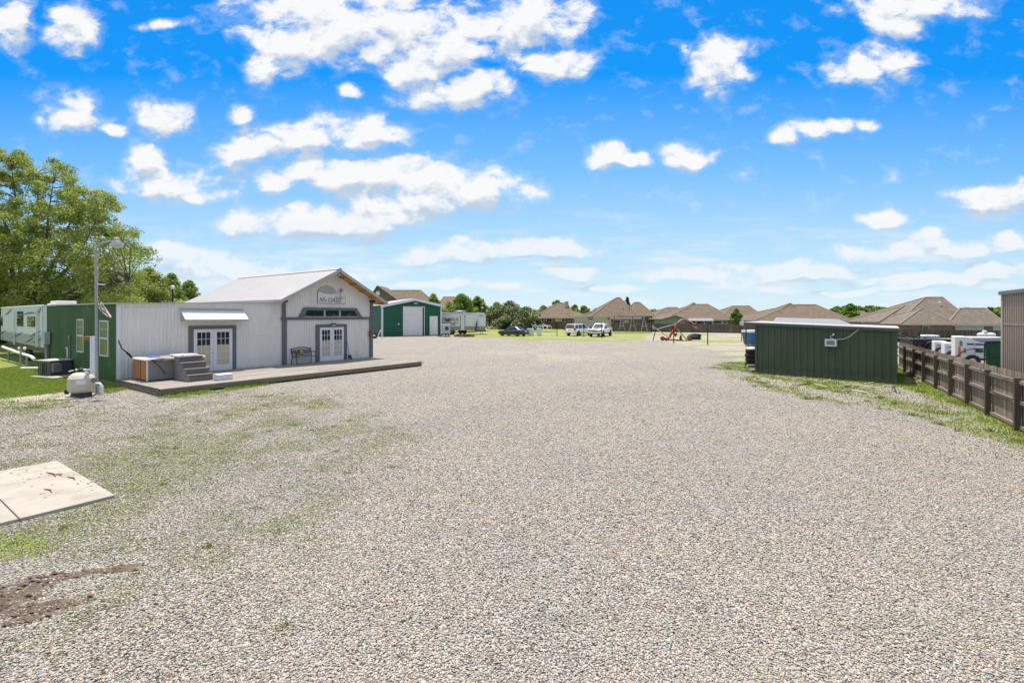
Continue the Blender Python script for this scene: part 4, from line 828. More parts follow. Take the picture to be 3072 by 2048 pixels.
mb = MB(); mb.lathe([(.03,.15),(.09,.14),(.10,.02),(.15,-.03),(.17,-.06)][::-1], (.78,0,zp+.3), 14); mb.build('lamp_cap', M['grey'], lp)
mb = MB(); mb.lathe([(.16,-.062),(.19,-.12),(.20,-.20),(.11,-.27),(.02,-.28)][::-1], (.78,0,zp+.3), 16); mb.build('lamp_bowl', M['lamp'], lp)
z_ = V(290,852,19).z; mb = MB(); mb.bar((.02,0,z_),(.34,-.02,z_-.02),.03,.05); mb.build('bracket', M['white'], lp)
fl = thing('tattered_flag', 'faded shredded flag hanging from cords on the grey lamp pole', 'flag', G(291,1182)+Vector((.02,-.05,0)))
p = [V(*a, 19.0)-Vector(fl.location) for a in ((292,890),(297,925),(300,950),(326,934),(333,953),(318,930),(303,905))]
mb = MB(); mb.tube([V(291,760,19)-Vector(fl.location), V(295,800,19)-Vector(fl.location), p[0], V(298,893,18.9)-Vector(fl.location)],.006,4); mb.tube([p[0],p[1],V(310,925,18.9)-Vector(fl.location)],.008,4); mb.build('cord', M['offwhite'], fl)
fcl = mat('faded_cloth', (.48,.38,.36), .85, 0, .35, 9)
mb = MB()
for k in range(7):
    s = k/6; a0 = p[6]*(1-s)+p[1]*s; a0 = a0+Vector((0,.02*math.sin(k*2),0)); b0_ = p[4]+Vector((-.04*s,.02*math.cos(k*3),.03-.05*s)); m0 = (a0+b0_)/2+Vector((-.03+.05*math.sin(k*1.7),.04*math.cos(k),-.04*math.sin(k*2.1)))
    mb.bar(a0,m0,.045,.006,tint=.7+.6*random.random()); mb.bar(m0,b0_,.035,.006,tint=.7+.6*random.random())
mb.build('flag_cloth', fcl, fl)
wp = thing('white_post', 'white wooden post with drilled holes and orange hooks beside the steel pole', 'post', G(281,1176), R(20))
zw = V(285,1011,18.8).z
mb = MB(); mb.box(-.10,.10,-.07,.07,0,zw); bevel(mb.build('post_body', M['white'], wp), .008)
mb = MB()
for k in range(16): x, z = (-.05 if k % 2 else .05)+random.uniform(-.02,.02), .3+k*.13; mb.lathe([(.012,-.0745),(.012,-.071)], (x,0,z), 6, 'y')
mb.build('hole', M['black'], wp)
mb = MB()
for z in (zw-.03, zw-.12): mb.tube([(-.08,-.02,z),(-.2,-.05,z+.02),(-.28,-.06,z-.01)],.022,6)
mb.build('hook', M['orangep'], wp)
pe = thing('pvc_standpipe', 'short white elbow pipe standing at the foot of the steel pole', 'pipe', G(303,1184))
mb = MB(); mb.tube([(0,0,0),(0,0,.34)],.085,10); mb.tube([(0,0,.30),(0,0,.38),(-.05,0,.44),(-.3,0,.43)],.05,10); mb.build('elbow_pipe', M['pvc'], pe)
# condenser
ac = thing('ac_condenser', 'brown and grey outdoor air conditioner unit with pale top on a concrete pad', 'air conditioner', G(133,1130), R(-20))
cp_ = thing('concrete_pad', 'thin concrete pad under the outdoor air conditioner unit', 'slab', G(140,1133), R(-20)); mb = MB(); mb.box(-.95,1.15,-.25,1.2,0,.07); mb.build('pad', M['conc'], cp_)
mb = MB(); mb.box(-.55,.45,.0,.95,.07,.78); bevel(mb.build('casing', mat('casing_brown', (.12,.105,.09), .5), ac), .04)
mb = MB()
for k in range(11): x = -.5+k*.088; mb.box(x,x+.03,-.012,-.002,.12,.72, .5+.7*(k % 2))
mb.build('grille', M['grey'], ac); mb = MB()
for k in range(4): x = -.15+k*.11; mb.box(x,x+.05,-.02,-.012,.14,.70)
mb.build('louvre', M['black'], ac)
mb = MB(); mb.box(-.60,.52,-.05,1.0,.782,.84); mb.lathe([(.36,.842),(.34,.87),(.05,.88)], (-.03,.47,0), 16); bevel(mb.build('top_cover', M['meter'], ac), .02)
mb = MB(); mb.box(.47,.66,.05,.4,.25,.68); mb.build('service_box', M['grey'], ac)
mt_ = GF.on(148,1000); mt = thing('electric_meter_box', 'grey electric meter box with a stack of pipes on the end of the green wall', 'meter box', OF.world(-.02,mt_[0]), OF.a)
z0m, z1m = GF.on(148,1032)[1], GF.on(148,995)[1]
mb = MB(); mb.box(-.28,-.02,-.45,.22,z0m,z1m); bevel(mb.build('box_body', M['meter'], mt), .02); mb = MB(); mb.box(-.30,-.281,-.20,.05,z0m+.2,z1m-.1); mb.build('box_door', M['meter'], mt)
mb = MB()
for k in range(3): mb.tube([(-.1-.04*k,-.2+.1*k,z0m),(-.12,-.18+.12*k,z0m*.6),(-.1,-.15+.1*k,.0)],.03,7)
mb.build('pipe', M['steel'], mt)
sp2 = thing('sewer_pipe', 'long white pipe on short posts running past the travel trailer', 'pipe', G(100,1095))
mb = MB(); P_ = lambda px, py, d: V(px, py, d)-Vector(sp2.location)
mb.tube([P_(8,1040,34), P_(50,1056,31.5), P_(95,1070,28.5), P_(103,1078,28)],.085,10); mb.build('pipe_run', M['pvc'], sp2)
for (px, py, d, pb2) in ((62,1040,30,1083),(26,1048,33,1070),(80,1066,29,1088)):
    a = P_(px,py,d); mb = MB(); mb.bar(a, (a.x,a.y,-.0), .07); mb.build('support_post', M['steel'], sp2)
for px in (58,74): mb = MB(); a = P_(px,1045,30); mb.lathe([(.02,-.05),(.10,-.02),(.10,.02),(.02,.05)], a, 10, 'y'); mb.build('valve', M['pvc'], sp2)
for i, (px, py, L_) in enumerate(((90,1108,1.0),)):
    o = thing('white_pipe_offcut', 'short white pipe offcut lying in grass beside the condenser', 'pipe', G(px,py)); mb = MB(); mb.tube([(-.5,0,.07),(.5,.05,.07)],.07,8); mb.build('offcut', M['pvc'], o)
# travel trailer
RF = Frame(-29.13, 30.0, math.atan2(-.6,.8)); RT, RB = 3.70, 1.13
rv = thing('travel_trailer', 'pale green white travel trailer with dark swoosh decals behind the green wall', 'travel trailer', RF.world(0,0), RF.a)
L_ = 15.5; mb = MB(); mb.box(-L_,0,.0,2.5,RB,RT-.05); 
for k in range(34):
    z = RB+.9+k*.045
mb.corr((-L_,-.012,RB+.72),(0,0,1),(1,0,0), RT-RB-.8, lambda q: (0,L_), .075, .008); rvb = mb.build('body', M['rv'], rv)
mb = MB(); mb.box(-L_,.0,-.03,-.0,RB,RB+.70); mb.box(.0,.02,.0,2.5,RB,RB+.6); mb.build('lower_panel', M['rvgrey'], rv)
mb = MB(); mb.box(-L_,0.03,-.05,2.55,RT-.05,RT+.06); mb.box(-2.2,-.5,.7,1.7,RT+.06,RT+.34); bevel(mb.build('roof', M['offwhite'], rv), .04)
mb = MB(); mb.lathe([(.3,0),(.26,.12),(.1,.16)],(-3.2,1.0,RT+.06),14); mb.box(-.03,.03,-.06,-.02,RB,RT-.05)
mb.build('roof_vent', M['offwhite'], rv)
def rwin(pl, pt, pr, pb_):
    x0, z1 = RF.on(pl, pt, -.03); x1, z0 = RF.on(pr, pb_, -.03); z1 = RF.on((pl+pr)/2, pt, -.03)[1]; z0 = RF.on((pl+pr)/2, pb_, -.03)[1]
    mb = MB(); mb.box(x0-.04,x1+.04,-.045,-.01,z0-.04,z1+.04); w_ = mb.build('window', M['black'], rv); bevel(w_, .03); mb = MB(); mb.box(x0,x1,-.052,-.046,z0,z1); mb.build('pane', M['glass'], w_)
rwin(52,935,69,977); rwin(83,951,104,978); rwin(-6,952,7,975)
def swoosh(pts, wd, nm='decal'):
    c = [RF.on(px,py,-.05) for px,py in pts]; n = len(c); mb = MB(); up = []; dn = []
    for i in range(n):
        s = wd*math.sin(math.pi*(i+.15)/(n-.7)) if n > 1 else wd
        up.append((c[i][0], -.052, c[i][1]+s)); dn.append((c[i][0], -.052, c[i][1]-s))
    up2 = [(a, b+.01, c_) for a,b,c_ in up]
    mb.add(up+dn, [(i,i+1,n+i+1,n+i) for i in range(n-1)]); mb.build(nm, M['decal'], rv)
for pts in ([(12,944),(22,940),(30,931),(36,929)], [(70,944),(82,939),(95,938),(107,939)], [(110,945),(116,935),(121,926),(128,919)], [(30,1014),(45,1008),(58,1002),(67,994)], [(-4,1010),(4,1000),(10,995),(15,990)], [(90,1010),(100,1003),(110,998),(122,992)], [(70,1027),(82,1024),(92,1018),(101,1011)], [(95,1028),(108,1024),(118,1018),(126,1014)], [(5,1003),(6,1010),(7,1016),(8,1018)]): swoosh(pts, .055)
mb = MB()
for (px, a, b) in ((41,932,1033),(109,925,1041),(126,1000,1042)):
    x, z1 = RF.on(px, a, -.12); z0 = RF.on(px, b, -.12)[1]; mb.box(x-.045,x+.045,-.14,-.06,max(z0,.8),z1)
x, z = RF.on(112,925,-.1); mb.box(x-.02,x+.02,-.1,-.055,RB+.1,z); mb.build('awning_arm', M['offwhite'], rv)
mb = MB(); mb.box(.02,.04,.25,.55,RB+.75,RB+1.02); mb.build('tail_light', M['tail'], rv)
mb = MB(); mb.box(-L_+.3,-.1,.3,2.2,RB-.35,RB-.0); mb.build('chassis', M['blackp'], rv)
for x in (-5.2,-6.1):
    mb = MB(); mb.lathe([(.2,-.1),(.36,-.1),(.38,0),(.36,.1),(.2,.1)],(x,.2,.38),18,'y'); wl = mb.build('wheel', M['rubber'], rv)
    mb = MB(); mb.lathe([(.02,-.11),(.19,-.09),(.2,.05)],(x,.2,.38),14,'y'); mb.build('rim', M['rim'], wl)
mb = MB()
for x in (-.5,-7.5): mb.bar((x,.2,RB-.2),(x-.1,.2,.0),.06)
mb.build('stabiliser_jack', M['grey'], rv)
# old globe lamp behind
gl = thing('globe_lamp', 'black post with white globe lamp rising behind the white building', 'lamp post', (V(518,858,46).x, 46, 0))
zg = V(518,864,46).z; mb = MB(); mb.tube([(0,0,0),(0,0,zg-.1)],.07,8); mb.build('post', M['black'], gl); mb = MB(); mb.lathe([(.06,-.12),(.13,-.05),(.17,.06),(.14,.2),(.05,.27)],(0,0,zg),12); mb.build('globe', mat('globe_glass', (.75,.72,.68), .3), gl)
mb = MB(); mb.lathe([(.10,-.16),(.09,-.10)],(0,0,zg),10); mb.lathe([(.06,.27),(.02,.33)],(0,0,zg),8); mb.build('collar', M['black'], gl)
# ---------------------------------------------------------------- green shop building
A1, A2 = G(1145,1009.5), G(1324,1006)
SF = Frame(A1.x, A1.y, math.atan2(A2.y-A1.y, A2.x-A1.x))
sb = thing('shop_building', 'green metal shop with white trim, white roll-up door and low gable roof', 'building', SF.world(0,0), SF.a)
SW = SF.loc(A2)[0]; SD = 15
zr2 = SF.on(1324,915)[1]; pkx, zp2 = SF.on(1244,897); zl2 = SF.on(1146,907)[1]; zl2 = zp2-(zp2-zr2)*pkx/(SW-pkx)
mb = MB(); mb.prism([(0,0),(SW,0),(SW,zr2),(pkx,zp2),(0,zl2)], .1, SD-.1)
topf = lambda q: zp2-(zp2-zr2)*abs(q-pkx)/(SW-pkx)
mb.corr((0,.06,.1),(1,0,0),(0,0,1),SW,lambda q:(0,topf(q)-.1),.33,.03,'rib'); mb.corr((.04,SD,.1),(0,-1,0),(0,0,1),SD,lambda q:(0,zl2-.1),.33,.03,'rib'); mb.build('wall', M['greens'], sb)
mb = MB()
for (xa,za,xb,zb) in ((-.15,zl2-.02,pkx,zp2+.03),(pkx,zp2+.03,SW+.15,zr2-.02)): mb.hull8([(xa,-.12,za),(xb,-.12,zb),(xb,SD+.1,zb),(xa,SD+.1,za),(xa,-.12,za+.10),(xb,-.12,zb+.10),(xb,SD+.1,zb+.10),(xa,SD+.1,za+.10)])
mb.build('roof', M['roofmetal'], sb)
mb = MB(); mb.bar((-.15,-.15,zl2-.14),(pkx,-.15,zp2-.08),.05,.36); mb.bar((pkx,-.15,zp2-.08),(SW+.15,-.15,zr2-.14),.05,.36); mb.box(-.04,.22,-.02,.05,.05,zl2-.2); mb.box(SW-.14,SW+.05,-.02,.05,.05,zr2-.2); mb.box(-.04,.0,-.02,.2,.05,zl2-.2); mb.build('trim', M['white'], sb)
d0, d1 = SF.on(1211,1000)[0], SF.on(1272,1000)[0]; dzt = SF.on(1240,921)[1]
mb = MB(); mb.box(d0-.1,d0,-.03,.05,.05,dzt+.1); mb.box(d1,d1+.1,-.03,.05,.05,dzt+.1); mb.box(d0,d1,-.03,.05,dzt,dzt+.1); fo = mb.build('roll_door_frame', M['white'], sb)
mb = MB()
for k in range(26):
    z = .05+(dzt-.07)*k/26; mb.prismx([(.035,z),(.015,z+.03),(.015,z+(dzt-.07)/26-.02),(.035,z+(dzt-.07)/26)], d0, d1-.22)
mb.build('roll_door', M['offwhite'], sb); mb = MB(); mb.box(d1-.22,d1,.0,.02,.05,dzt); mb.build('opening_strip', mat('dark_opening', (.05,.025,.02), .8), sb)  # flat dark strip stands in for an opening at the door edge
m0, m1 = SF.on(1289,1000)[0], SF.on(1313,1000)[0]; mz = SF.on(1300,948)[1]; mb = MB(); mb.box(m0-.05,m1+.05,-.005,.04,.05,mz+.05); mb.build('door_frame', M['trim'], sb)
mb = MB(); mb.box(m0,m1,-.03,-.006,.1,mz); dd = mb.build('door', M['offwhite'], sb); mb = MB(); mb.lathe([(.03,-.08),(.04,-.04),(.02,-.03)],(m1-.15,0,1.1),8,'y'); mb.build('handle', M['grey'], dd)
x, z = SF.on(1246,908); mb = MB(); mb.box(x-.35,x+.35,-.35,-.05,z-.12,z+.1); mb.build('flood_light', M['grey'], sb); mb = MB(); mb.box(x-.25,x+.25,-.38,-.1,z-.2,z-.125); mb.build('light_lens', M['white'], sb)
x, z = SF.on(1196,972); mb = MB(); mb.lathe([(.12,-.03),(.10,.0),(.12,.05)],(x,0,z),10,'y'); mb.build('vent_cap', M['white'], sb)
cp2 = thing('shop_apron', 'narrow dark concrete edge along the foot of the green shop', 'slab', SF.world(-.3,-.5), SF.a); mb = MB(); mb.box(0,SW+.4,-.15,.45,0,.06); mb.build('apron', M['deckside'], cp2)
# hand truck beside the corner
hp = G(1123,1015.5)
ht_ = thing('hand_cart', 'small two-wheeled cart leaning at the green shop corner', 'cart', hp)
mb = MB(); mb.lathe([(.26,-.05),(.42,-.05),(.42,.05),(.26,.05)],(0,0,.42),18,'y'); mb.build('tyre', M['rubber'], ht_); mb = MB(); mb.lathe([(.05,-.06),(.27,-.04),(.27,.04)],(0,0,.42),14,'y'); mb.build('rim', M['white'], ht_)
mb = MB(); mb.tube([(.35,0,.0),(.8,.1,1.15),(.95,.1,1.1)],.045,6); mb.tube([(.8,.1,1.1),(1.15,0,0)],.045,6); mb.tube([(0,0,.42),(.6,.05,.5)],.03,6); mb.build('frame', M['offwhite'], ht_)

# ---------------------------------------------------------------- dark green shed at right
B1, B2 = G(2267,1117), G(2690,1151)
DF = Frame(B1.x, B1.y, math.atan2(B2.y-B1.y, B2.x-B1.x)); DWd = DF.loc(B2)[0]; DDp = 5.2
sd = thing('green_shed', 'dark green ribbed metal shed with low sloping roof in front of the wooden fence', 'shed', DF.world(0,0), DF.a)
zA, zB = DF.on(2267,972)[1], DF.on(2690,990)[1]
zf = lambda q: zA+(zB-zA)*q/DWd
def skew(mb):
    mb.v = [(x-.15*max(y,0), y, z) for x, y, z in mb.v]; return mb
mb = MB(); mb.add([(0.02,.06,0),(DWd-.02,.06,0),(DWd-.02,DDp,0),(.02,DDp,0),(.02,.06,zf(0)),(DWd-.02,.06,zf(DWd)),(DWd-.02,DDp,zf(DWd)),(.02,DDp,zf(0))],[(3,2,1,0),(4,5,6,7),(0,1,5,4),(1,2,6,5),(2,3,7,6),(3,0,4,7)])
mb.corr((0,0,.02),(1,0,0),(0,0,1),DWd,lambda q:(0,zf(q)-.02),.305,.028,'rib'); mb.corr((0,DDp,.02),(0,-1,0),(0,0,1),DDp,lambda q:(0,zA-.02),.305,.028,'rib'); mb.corr((DWd,0,.02),(0,1,0),(0,0,1),DDp,lambda q:(0,zB-.02),.305,.028,'rib')
skew(mb).build('wall', M['greend'], sd)
mb = MB(); mb.box(-.03,.09,-.045,.03,0,zA-.02); mb.box(DWd-.09,DWd+.03,-.045,.03,0,zB-.02); mb.build('corner_trim', M['greend'], sd)
xo = DF.on(2230,964,-.15)[0]
ze = lambda q: zf(q)+.0
mb = MB(); mb.hull8([(xo,-.16,zf(xo)+.06),(DWd+.12,-.16,zf(DWd)+.06),(DWd+.12,DDp+.1,zf(DWd)+.06),(xo,DDp+.1,zf(xo)+.06),(xo,-.16,zf(xo)+.10),(DWd+.12,-.16,zf(DWd)+.10),(DWd+.12,DDp+.1,zf(DWd)+.10),(xo,DDp+.1,zf(xo)+.10)]); skew(mb).build('roof', M['roofmetal'], sd)
mb = MB(); mb.hull8([(xo,-.14,zf(xo)-.06),(DWd+.1,-.14,zf(DWd)-.06),(DWd+.1,-.05,zf(DWd)-.06),(xo,-.05,zf(xo)-.06),(xo,-.14,zf(xo)+.058),(DWd+.1,-.14,zf(DWd)+.058),(DWd+.1,-.05,zf(DWd)+.058),(xo,-.05,zf(xo)+.058)]); skew(mb).build('eave_fascia', mat('dark_fascia', (.07,.08,.07), .6), sd)
rb = [V(2316,969,27.6), V(2570,978,24.6), V(2514,957,30.5), V(2328,952,33.5)]; rb = [Vector(DF.loc(p))for p in []] or [(*DF.loc(p), p.z) for p in rb]
mb = MB(); mb.add([(*p[:2],p[2]-.05) for p in rb]+rb, [(3,2,1,0),(4,5,6,7),(0,1,5,4),(1,2,6,5),(2,3,7,6),(3,0,4,7)]); 
mb.build('upper_roof', mat('dull_roof_sheet', (.21,.20,.20), .6, .1, .08, 2), sd)
a0, b0 = DF.on(2478,1017,-.05), DF.on(2512,1038,-.05); zt1 = DF.on(2495,1017,-.05)[1]; zb1 = DF.on(2495,1038,-.05)[1]
# the unit sits in the wall
wa = thing('window_ac', 'white window air conditioner set into the dark green shed wall', 'air conditioner', DF.world(a0[0],-.05,zb1), DF.a)
w_ = b0[0]-a0[0]; h_ = zt1-zb1
mb = MB(); mb.box(0,w_,-.22,.04,0,.05); mb.box(0,w_,-.22,.04,h_-.05,h_); mb.box(0,.06,-.22,.04,.05,h_-.05); mb.box(w_-.06,w_,-.22,.04,.05,h_-.05); mb.build('case', M['white'], wa)
mb = MB(); mb.box(.06,w_-.06,-.20,.04,.05,h_-.05); gl_ = mb.build('core', M['meter'], wa); mb = MB()
for k in range(9): z = .07+k*(h_-.14)/9; mb.box(.07,w_-.07,-.212,-.202,z,z+.012)
mb.build('grille_bars', M['grey'], wa)
cbx = thing('power_cable', 'pale power cable drooping from the shed roof edge to the air conditioner', 'cable', DF.world(a0[0],-.05,zb1), DF.a)
def dfp(px, py, y=-.09): x, z = DF.on(px, py, y); return Vector((x-a0[0], y+.05, z-zb1))
mb = MB(); mb.tube([dfp(2581,986), dfp(2565,996), dfp(2548,1010), dfp(2530,1017), dfp(2510,1018)],.016,6); mb.tube([dfp(2503,1018),dfp(2491,1013),dfp(2492,1008),dfp(2503,1004)],.014,6); mb.build('cable_run', M['offwhite'], cbx)
mb = MB(); mb.lathe([(.02,-.08),(.05,-.05),(.05,.0)],dfp(2501,1003,-.05),8,'y'); mb.build('cable_clamp', M['white'], cbx)
tp = G(2255,1098)
for k in range(4):
    o = thing('tyre', ['bottom black tyre of the stack beside the green shed','second black tyre up in the stack beside the green shed','third black tyre up in the stack beside the green shed','top black tyre of the stack, grey cover lying on it'][k], 'tyre', (tp.x+.03*(k % 2), tp.y, .02+.26*k), .3*k, 'tyres stacked beside the shed')
    mb = MB(); mb.lathe([(.2,.03),(.34,0),(.38,.07),(.38,.18),(.34,.25),(.2,.22),(.2,.03)], (0,0,0), 20); mb.build('tread', M['rubber'], o)
    mb = MB(); mb.lathe([(.205,.05),(.205,.2)], (0,0,0), 16); mb.build('inner_wall', M['rubber'], o)
o = thing('tyre_cover', 'pale round metal cover lying on top of the tyre stack', 'cover', (tp.x, tp.y, .02+1.04)); mb = MB(); mb.lathe([(.28,0),(.26,.05),(.12,.09),(.03,.1)],(0,0,0),14); mb.build('disc', M['offwhite'], o)
for k, (px, py, l) in enumerate(((2252,1112,'upper grey cinder block tilted on another beside the shed'),(2258,1117,'lower grey cinder block lying at the shed corner'))):
    o = thing('cinder_block', l, 'block', G(px,py)+Vector((0,0,.17*(1-k))), .4*k, 'cinder blocks at the shed corner'); mb = MB(); mb.box(-.2,.2,-.1,.1,0,.04); mb.box(-.2,.2,-.1,.1,.13,.17); mb.box(-.2,-.16,-.1,.1,.04,.13); mb.box(-.02,.02,-.1,.1,.04,.13); mb.box(.16,.2,-.1,.1,.04,.13); mb.build('block', M['conc'], o)
# debris
rl = ((2390,1158,2440,1152,.03,'dark thin board lying in grass in front of the shed','fencep'),(2445,1153,2480,1163,.02,'pale thin stick lying in grass in front of the shed','sand'),(2555,1172,2620,1184,.03,'long pale stick lying on the gravel edge by the shed','sand'),(2676,1168,2690,1180,.03,'short black stake poking from the grass','black'),(130,1284,185,1278,.02,'pale stick lying on weedy gravel at left, upper one','sand'),(62,1306,95,1302,.02,'short pale stick lying on weedy gravel at left','sand'))
for (xa,ya,xb,yb,r_,l,m_n) in rl:
    p, q = G(xa,ya), G(xb,yb); o = thing('fallen_stick', l, 'stick', p, 0); dlt = q-p; mb = MB(); mb.tube([(0,0,.03),dlt*.5+Vector((0,.03,.05 if m_n != 'black' else .2)),dlt+Vector((0,0,.03))],[r_*.6,r_,r_*.5],5); mb.build('stick', M[m_n], o)
mb = MB()
for _ in range(26):
    p = G(random.uniform(2712,2775), random.uniform(1134,1150)); s = .10+.16*random.random(); a = random.random()*6; b = len(mb.v)
    mb.add([p+Vector((math.cos(a+q_)*s, math.sin(a+q_)*s*.7, .01+.05*random.random())) for q_ in (0,1.4,2.9,4.3)], [(0,1,2,3)], .7+.5*random.random())
tag(mb.build('rubble', M['conc']), 'pale flat concrete rubble between the shed and the fence', 'rubble', kind='stuff')
mb = MB()
for k in range(60):
    px = random.uniform(2280,2680); p = G(px, 1117+(px-2267)*.0804+random.uniform(2,14)); s = .02+.05*random.random()**2; mb.lathe([(s*.5,0),(s,s*.4),(s*.6,s*.8)],p,5,tint=.7+.5*random.random())
tag(mb.build('shed_pebbles', M['sand']), 'pale pebbles and chips along the foot of the shed', 'pebbles', kind='stuff')

# ---------------------------------------------------------------- wooden fence at right
fdir = Vector((.503,.864)); f0 = Vector((13.76,13.14))
FF = Frame(f0.x, f0.y, math.atan2(.864,.503))        # local x runs away, local y points to the camera-left side
fn = thing('picket_fence', 'brown weathered wooden picket fence running along the right edge, posts facing the yard', 'fence', FF.world(-5,0), FF.a)
FX0 = -4.8; FX1 = 17.4
mb = MB(); x = FX0
while x < FX1:
    wd = .135+.01*random.random(); tn = .7+.55*random.random()
    if random.random() < .06: tn = 1.7
    mb.box(x+5, x+5+wd, -.055, -.038+.004*random.random(), .03, 1.52+.04*random.random(), tn); x += wd+.006
mb.build('pickets', M['fence'], fn)
for z in (1.30, .76, .10):
    xx_ = FX0
    while xx_ < FX1: mb = MB(); mb.box(xx_+5+.02, min(xx_+2.45,FX1)+5-.02, -.037, .04, z-.045, z+.045, .8+.4*random.random()); mb.build('rail', M['fence'], fn); xx_ += 2.45
for px, pb_ in ((3054,1288),(2965,1240),(2903,1208),(2853,1186),(2809,1162),(2772,1140),(2743,1131),(2715,1115)):
    xl = FF.on(px, pb_, .05)[0]+5; mb = MB(); mb.box(xl-.05,xl+.05,.0,.135,-.1,1.40+.03*random.random(), .8+.4*random.random()); mb.build('post', M['fencep'], fn)
mb = MB(); mb.box(5-2.5-.05,5-2.45+.02,.0,.13,-.1,1.42); mb.build('post', M['fencep'], fn)
cbl = thing('hanging_cable', 'black cable sagging along the top rail of the wooden fence', 'cable', FF.world(0,.1,1.3), FF.a)
mb = MB(); mb.tube([(0,.05,.08),(.6,.06,-.02),(1.6,.05,-.03),(2.5,.05,.1)],.012,5); mb.build('cable_run', M['blackp'], cbl); mb = MB(); mb.tube([(5.5,.05,.12),(6.0,.06,-.35),(6.8,.06,-.62),(7.4,.05,-.2)],.012,5); mb.build('cable_run', M['blackp'], cbl)

# tan building at right edge
TF = Frame(V(3014,1000,16.6).x, 16.6, math.atan2(-.864,-.503))
tb = thing('tan_building', 'tan corrugated metal building cut by the right picture edge behind the fence', 'building', TF.world(0,0), TF.a)
zt3 = V(3014,884,16.6).z; mb = MB(); mb.box(.02,11,.05,8,0,zt3-.02); mb.corr((0,0,0),(1,0,0),(0,0,1),11,lambda q:(0,zt3),.19,.035,'box'); mb.corr((0,8,0),(0,-1,0),(0,0,1),8,lambda q:(0,zt3),.19,.035,'box'); mb.build('wall', M['tan'], tb)
mb = MB(); mb.box(-.10,.03,-.07,.05,0,zt3); mb.build('corner_trim', M['fascia'], tb); mb = MB(); mb.box(-.15,11,-.12,8.1,zt3,zt3+.12); mb.build('roof_edge', M['trim'], tb)
mb = MB(); mb.box(-.02,11,-.05,-.036,zt3-1.02,zt3-.99); mb.build('girt_seam', M['tan'], tb)

# ---------------------------------------------------------------- vehicles
def wheel(parent, x, y, r=.34, wd=.22, side=1, rim='rim'):
    mb = MB(); mb.lathe([(r*.55,-wd/2),(r*.95,-wd/2),(r,-wd/3),(r,wd/3),(r*.95,wd/2),(r*.55,wd/2)],(x,y,r),22,'y'); w_ = mb.build('wheel', M['rubber'], parent)
    s = side; mb = MB(); pr = [(.03,s*wd*.42),(r*.25,s*wd*.40),(r*.6,s*wd*.48)]; mb.lathe(pr if s > 0 else pr[::-1],(x,y,r),16,'y'); mb.build('rim', M[rim], w_)
    mb = MB()
    for k in range(5): a = k*1.2566; mb.bar((x+r*.12*math.cos(a),y+s*wd*.485,r+r*.12*math.sin(a)),(x+r*.55*math.cos(a),y+s*wd*.5,r+r*.55*math.sin(a)),.02,.05)
    mb.build('spokes', M['grey'], w_)
def carbody(parent, secs, m, name='body'):
    # secs: x, half width, sill z, belt z ; smooth loft along x
    mb = MB(); mb.smooth = True; vs = []; 
    for (x, hw, zs, zb) in secs:
        for (yy_, zz) in ((-hw*.86,zs),(-hw*.98,zs+.10),(-hw,zs+(zb-zs)*.55),(-hw*.96,zb-.06),(-hw*.86,zb),(0,zb+.03),(hw*.86,zb),(hw*.96,zb-.06),(hw,zs+(zb-zs)*.55),(hw*.98,zs+.10),(hw*.86,zs)): vs.append((x,yy_,zz))
    n = 11; fs = []
    for i in range(len(secs)-1):
        for k in range(n): a, b = i*n+k, i*n+(k+1) % n; fs.append((a,b,b+n,a+n))
    fs += [tuple(range(n))[::-1], tuple(range((len(secs)-1)*n, len(secs)*n))]; mb.add(vs, fs)
    o = mb.build(name, M[m], parent)
    return o
def arch(parent, x, hw, r):
    mb = MB()
    for s in (-1,1):
        y = s*hw; pts = [(x+r*math.cos(a), y, r*.92+r*math.sin(a)) for a in np.linspace(-.25, math.pi+.25, 14)]; c = [(x, y, r*.9)]
        y2 = s*(hw+.006); pts = [(p[0], y2, p[2]) for p in pts]; mb.add(pts, [tuple(range(14)) if s < 0 else tuple(range(14))[::-1]])
    mb.build('wheel_arch', M['blackp'], parent)
def cabin(parent, prof, hw0, hw1, m, wins):
    # prof: x,z of greenhouse outline: 4 points A(rear base) B(rear top) C(front top) D(front base)
    (ax,az),(bx_,bz),(cx_,cz),(dx,dz) = prof; hm = (hw0+hw1)/2
    mb = MB(); mb.add([(ax,-hw0,az),(dx,-hw0,dz),(dx,hw0,dz),(ax,hw0,az),(bx_,-hw1,bz),(cx_,-hw1,cz),(cx_,hw1,cz),(bx_,hw1,bz)],[(3,2,1,0),(4,5,6,7),(0,1,5,4),(1,2,6,5),(2,3,7,6),(3,0,4,7)])
    o = mb.build('roof', M[m], parent); bevel(o, .07, 3)
    def side(s, f0_, f1_, n0=.12, n1=.86):
        def P(f, h): xb = ax+(dx-ax)*f; xt = bx_+(cx_-bx_)*f; z0 = az+(dz-az)*f; z1 = bz+(cz-bz)*f; x = xb+(xt-xb)*h; hw = hw0+(hw1-hw0)*h+.012; return (x, s*hw, z0+(z1-z0)*h)
        mb = MB(); q = [P(f0_,n0),P(f1_,n0),P(f1_-(.02),n1),P(f0_+.02,n1)]; q2 = [(a,b-s*.02,c) for a,b,c in q]; mb.hull8(q2+q if s > 0 else q+q2); mb.build('side_window', M['carglass'], parent)
    for s in (-1,1):
        for (a,b) in wins: side(s,a,b)
    for (nm,(x0,z0),(x1,z1),sg) in (('windscreen',(dx,dz),(cx_,cz),1),('rear_window',(ax,az),(bx_,bz),-1)):
        def P(h, y): return (x0+(x1-x0)*h+sg*.012, y*(hw0+(hw1-hw0)*h), z0+(z1-z0)*h+.012)
        q = [P(.1,-.88),P(.1,.88),P(.9,.86),P(.9,-.86)]; q2 = [(a-sg*.02,b,c-.01) for a,b,c in q]; mb = MB(); mb.hull8(q2+q if sg > 0 else q+q2); mb.build(nm, M['carglass'], parent)
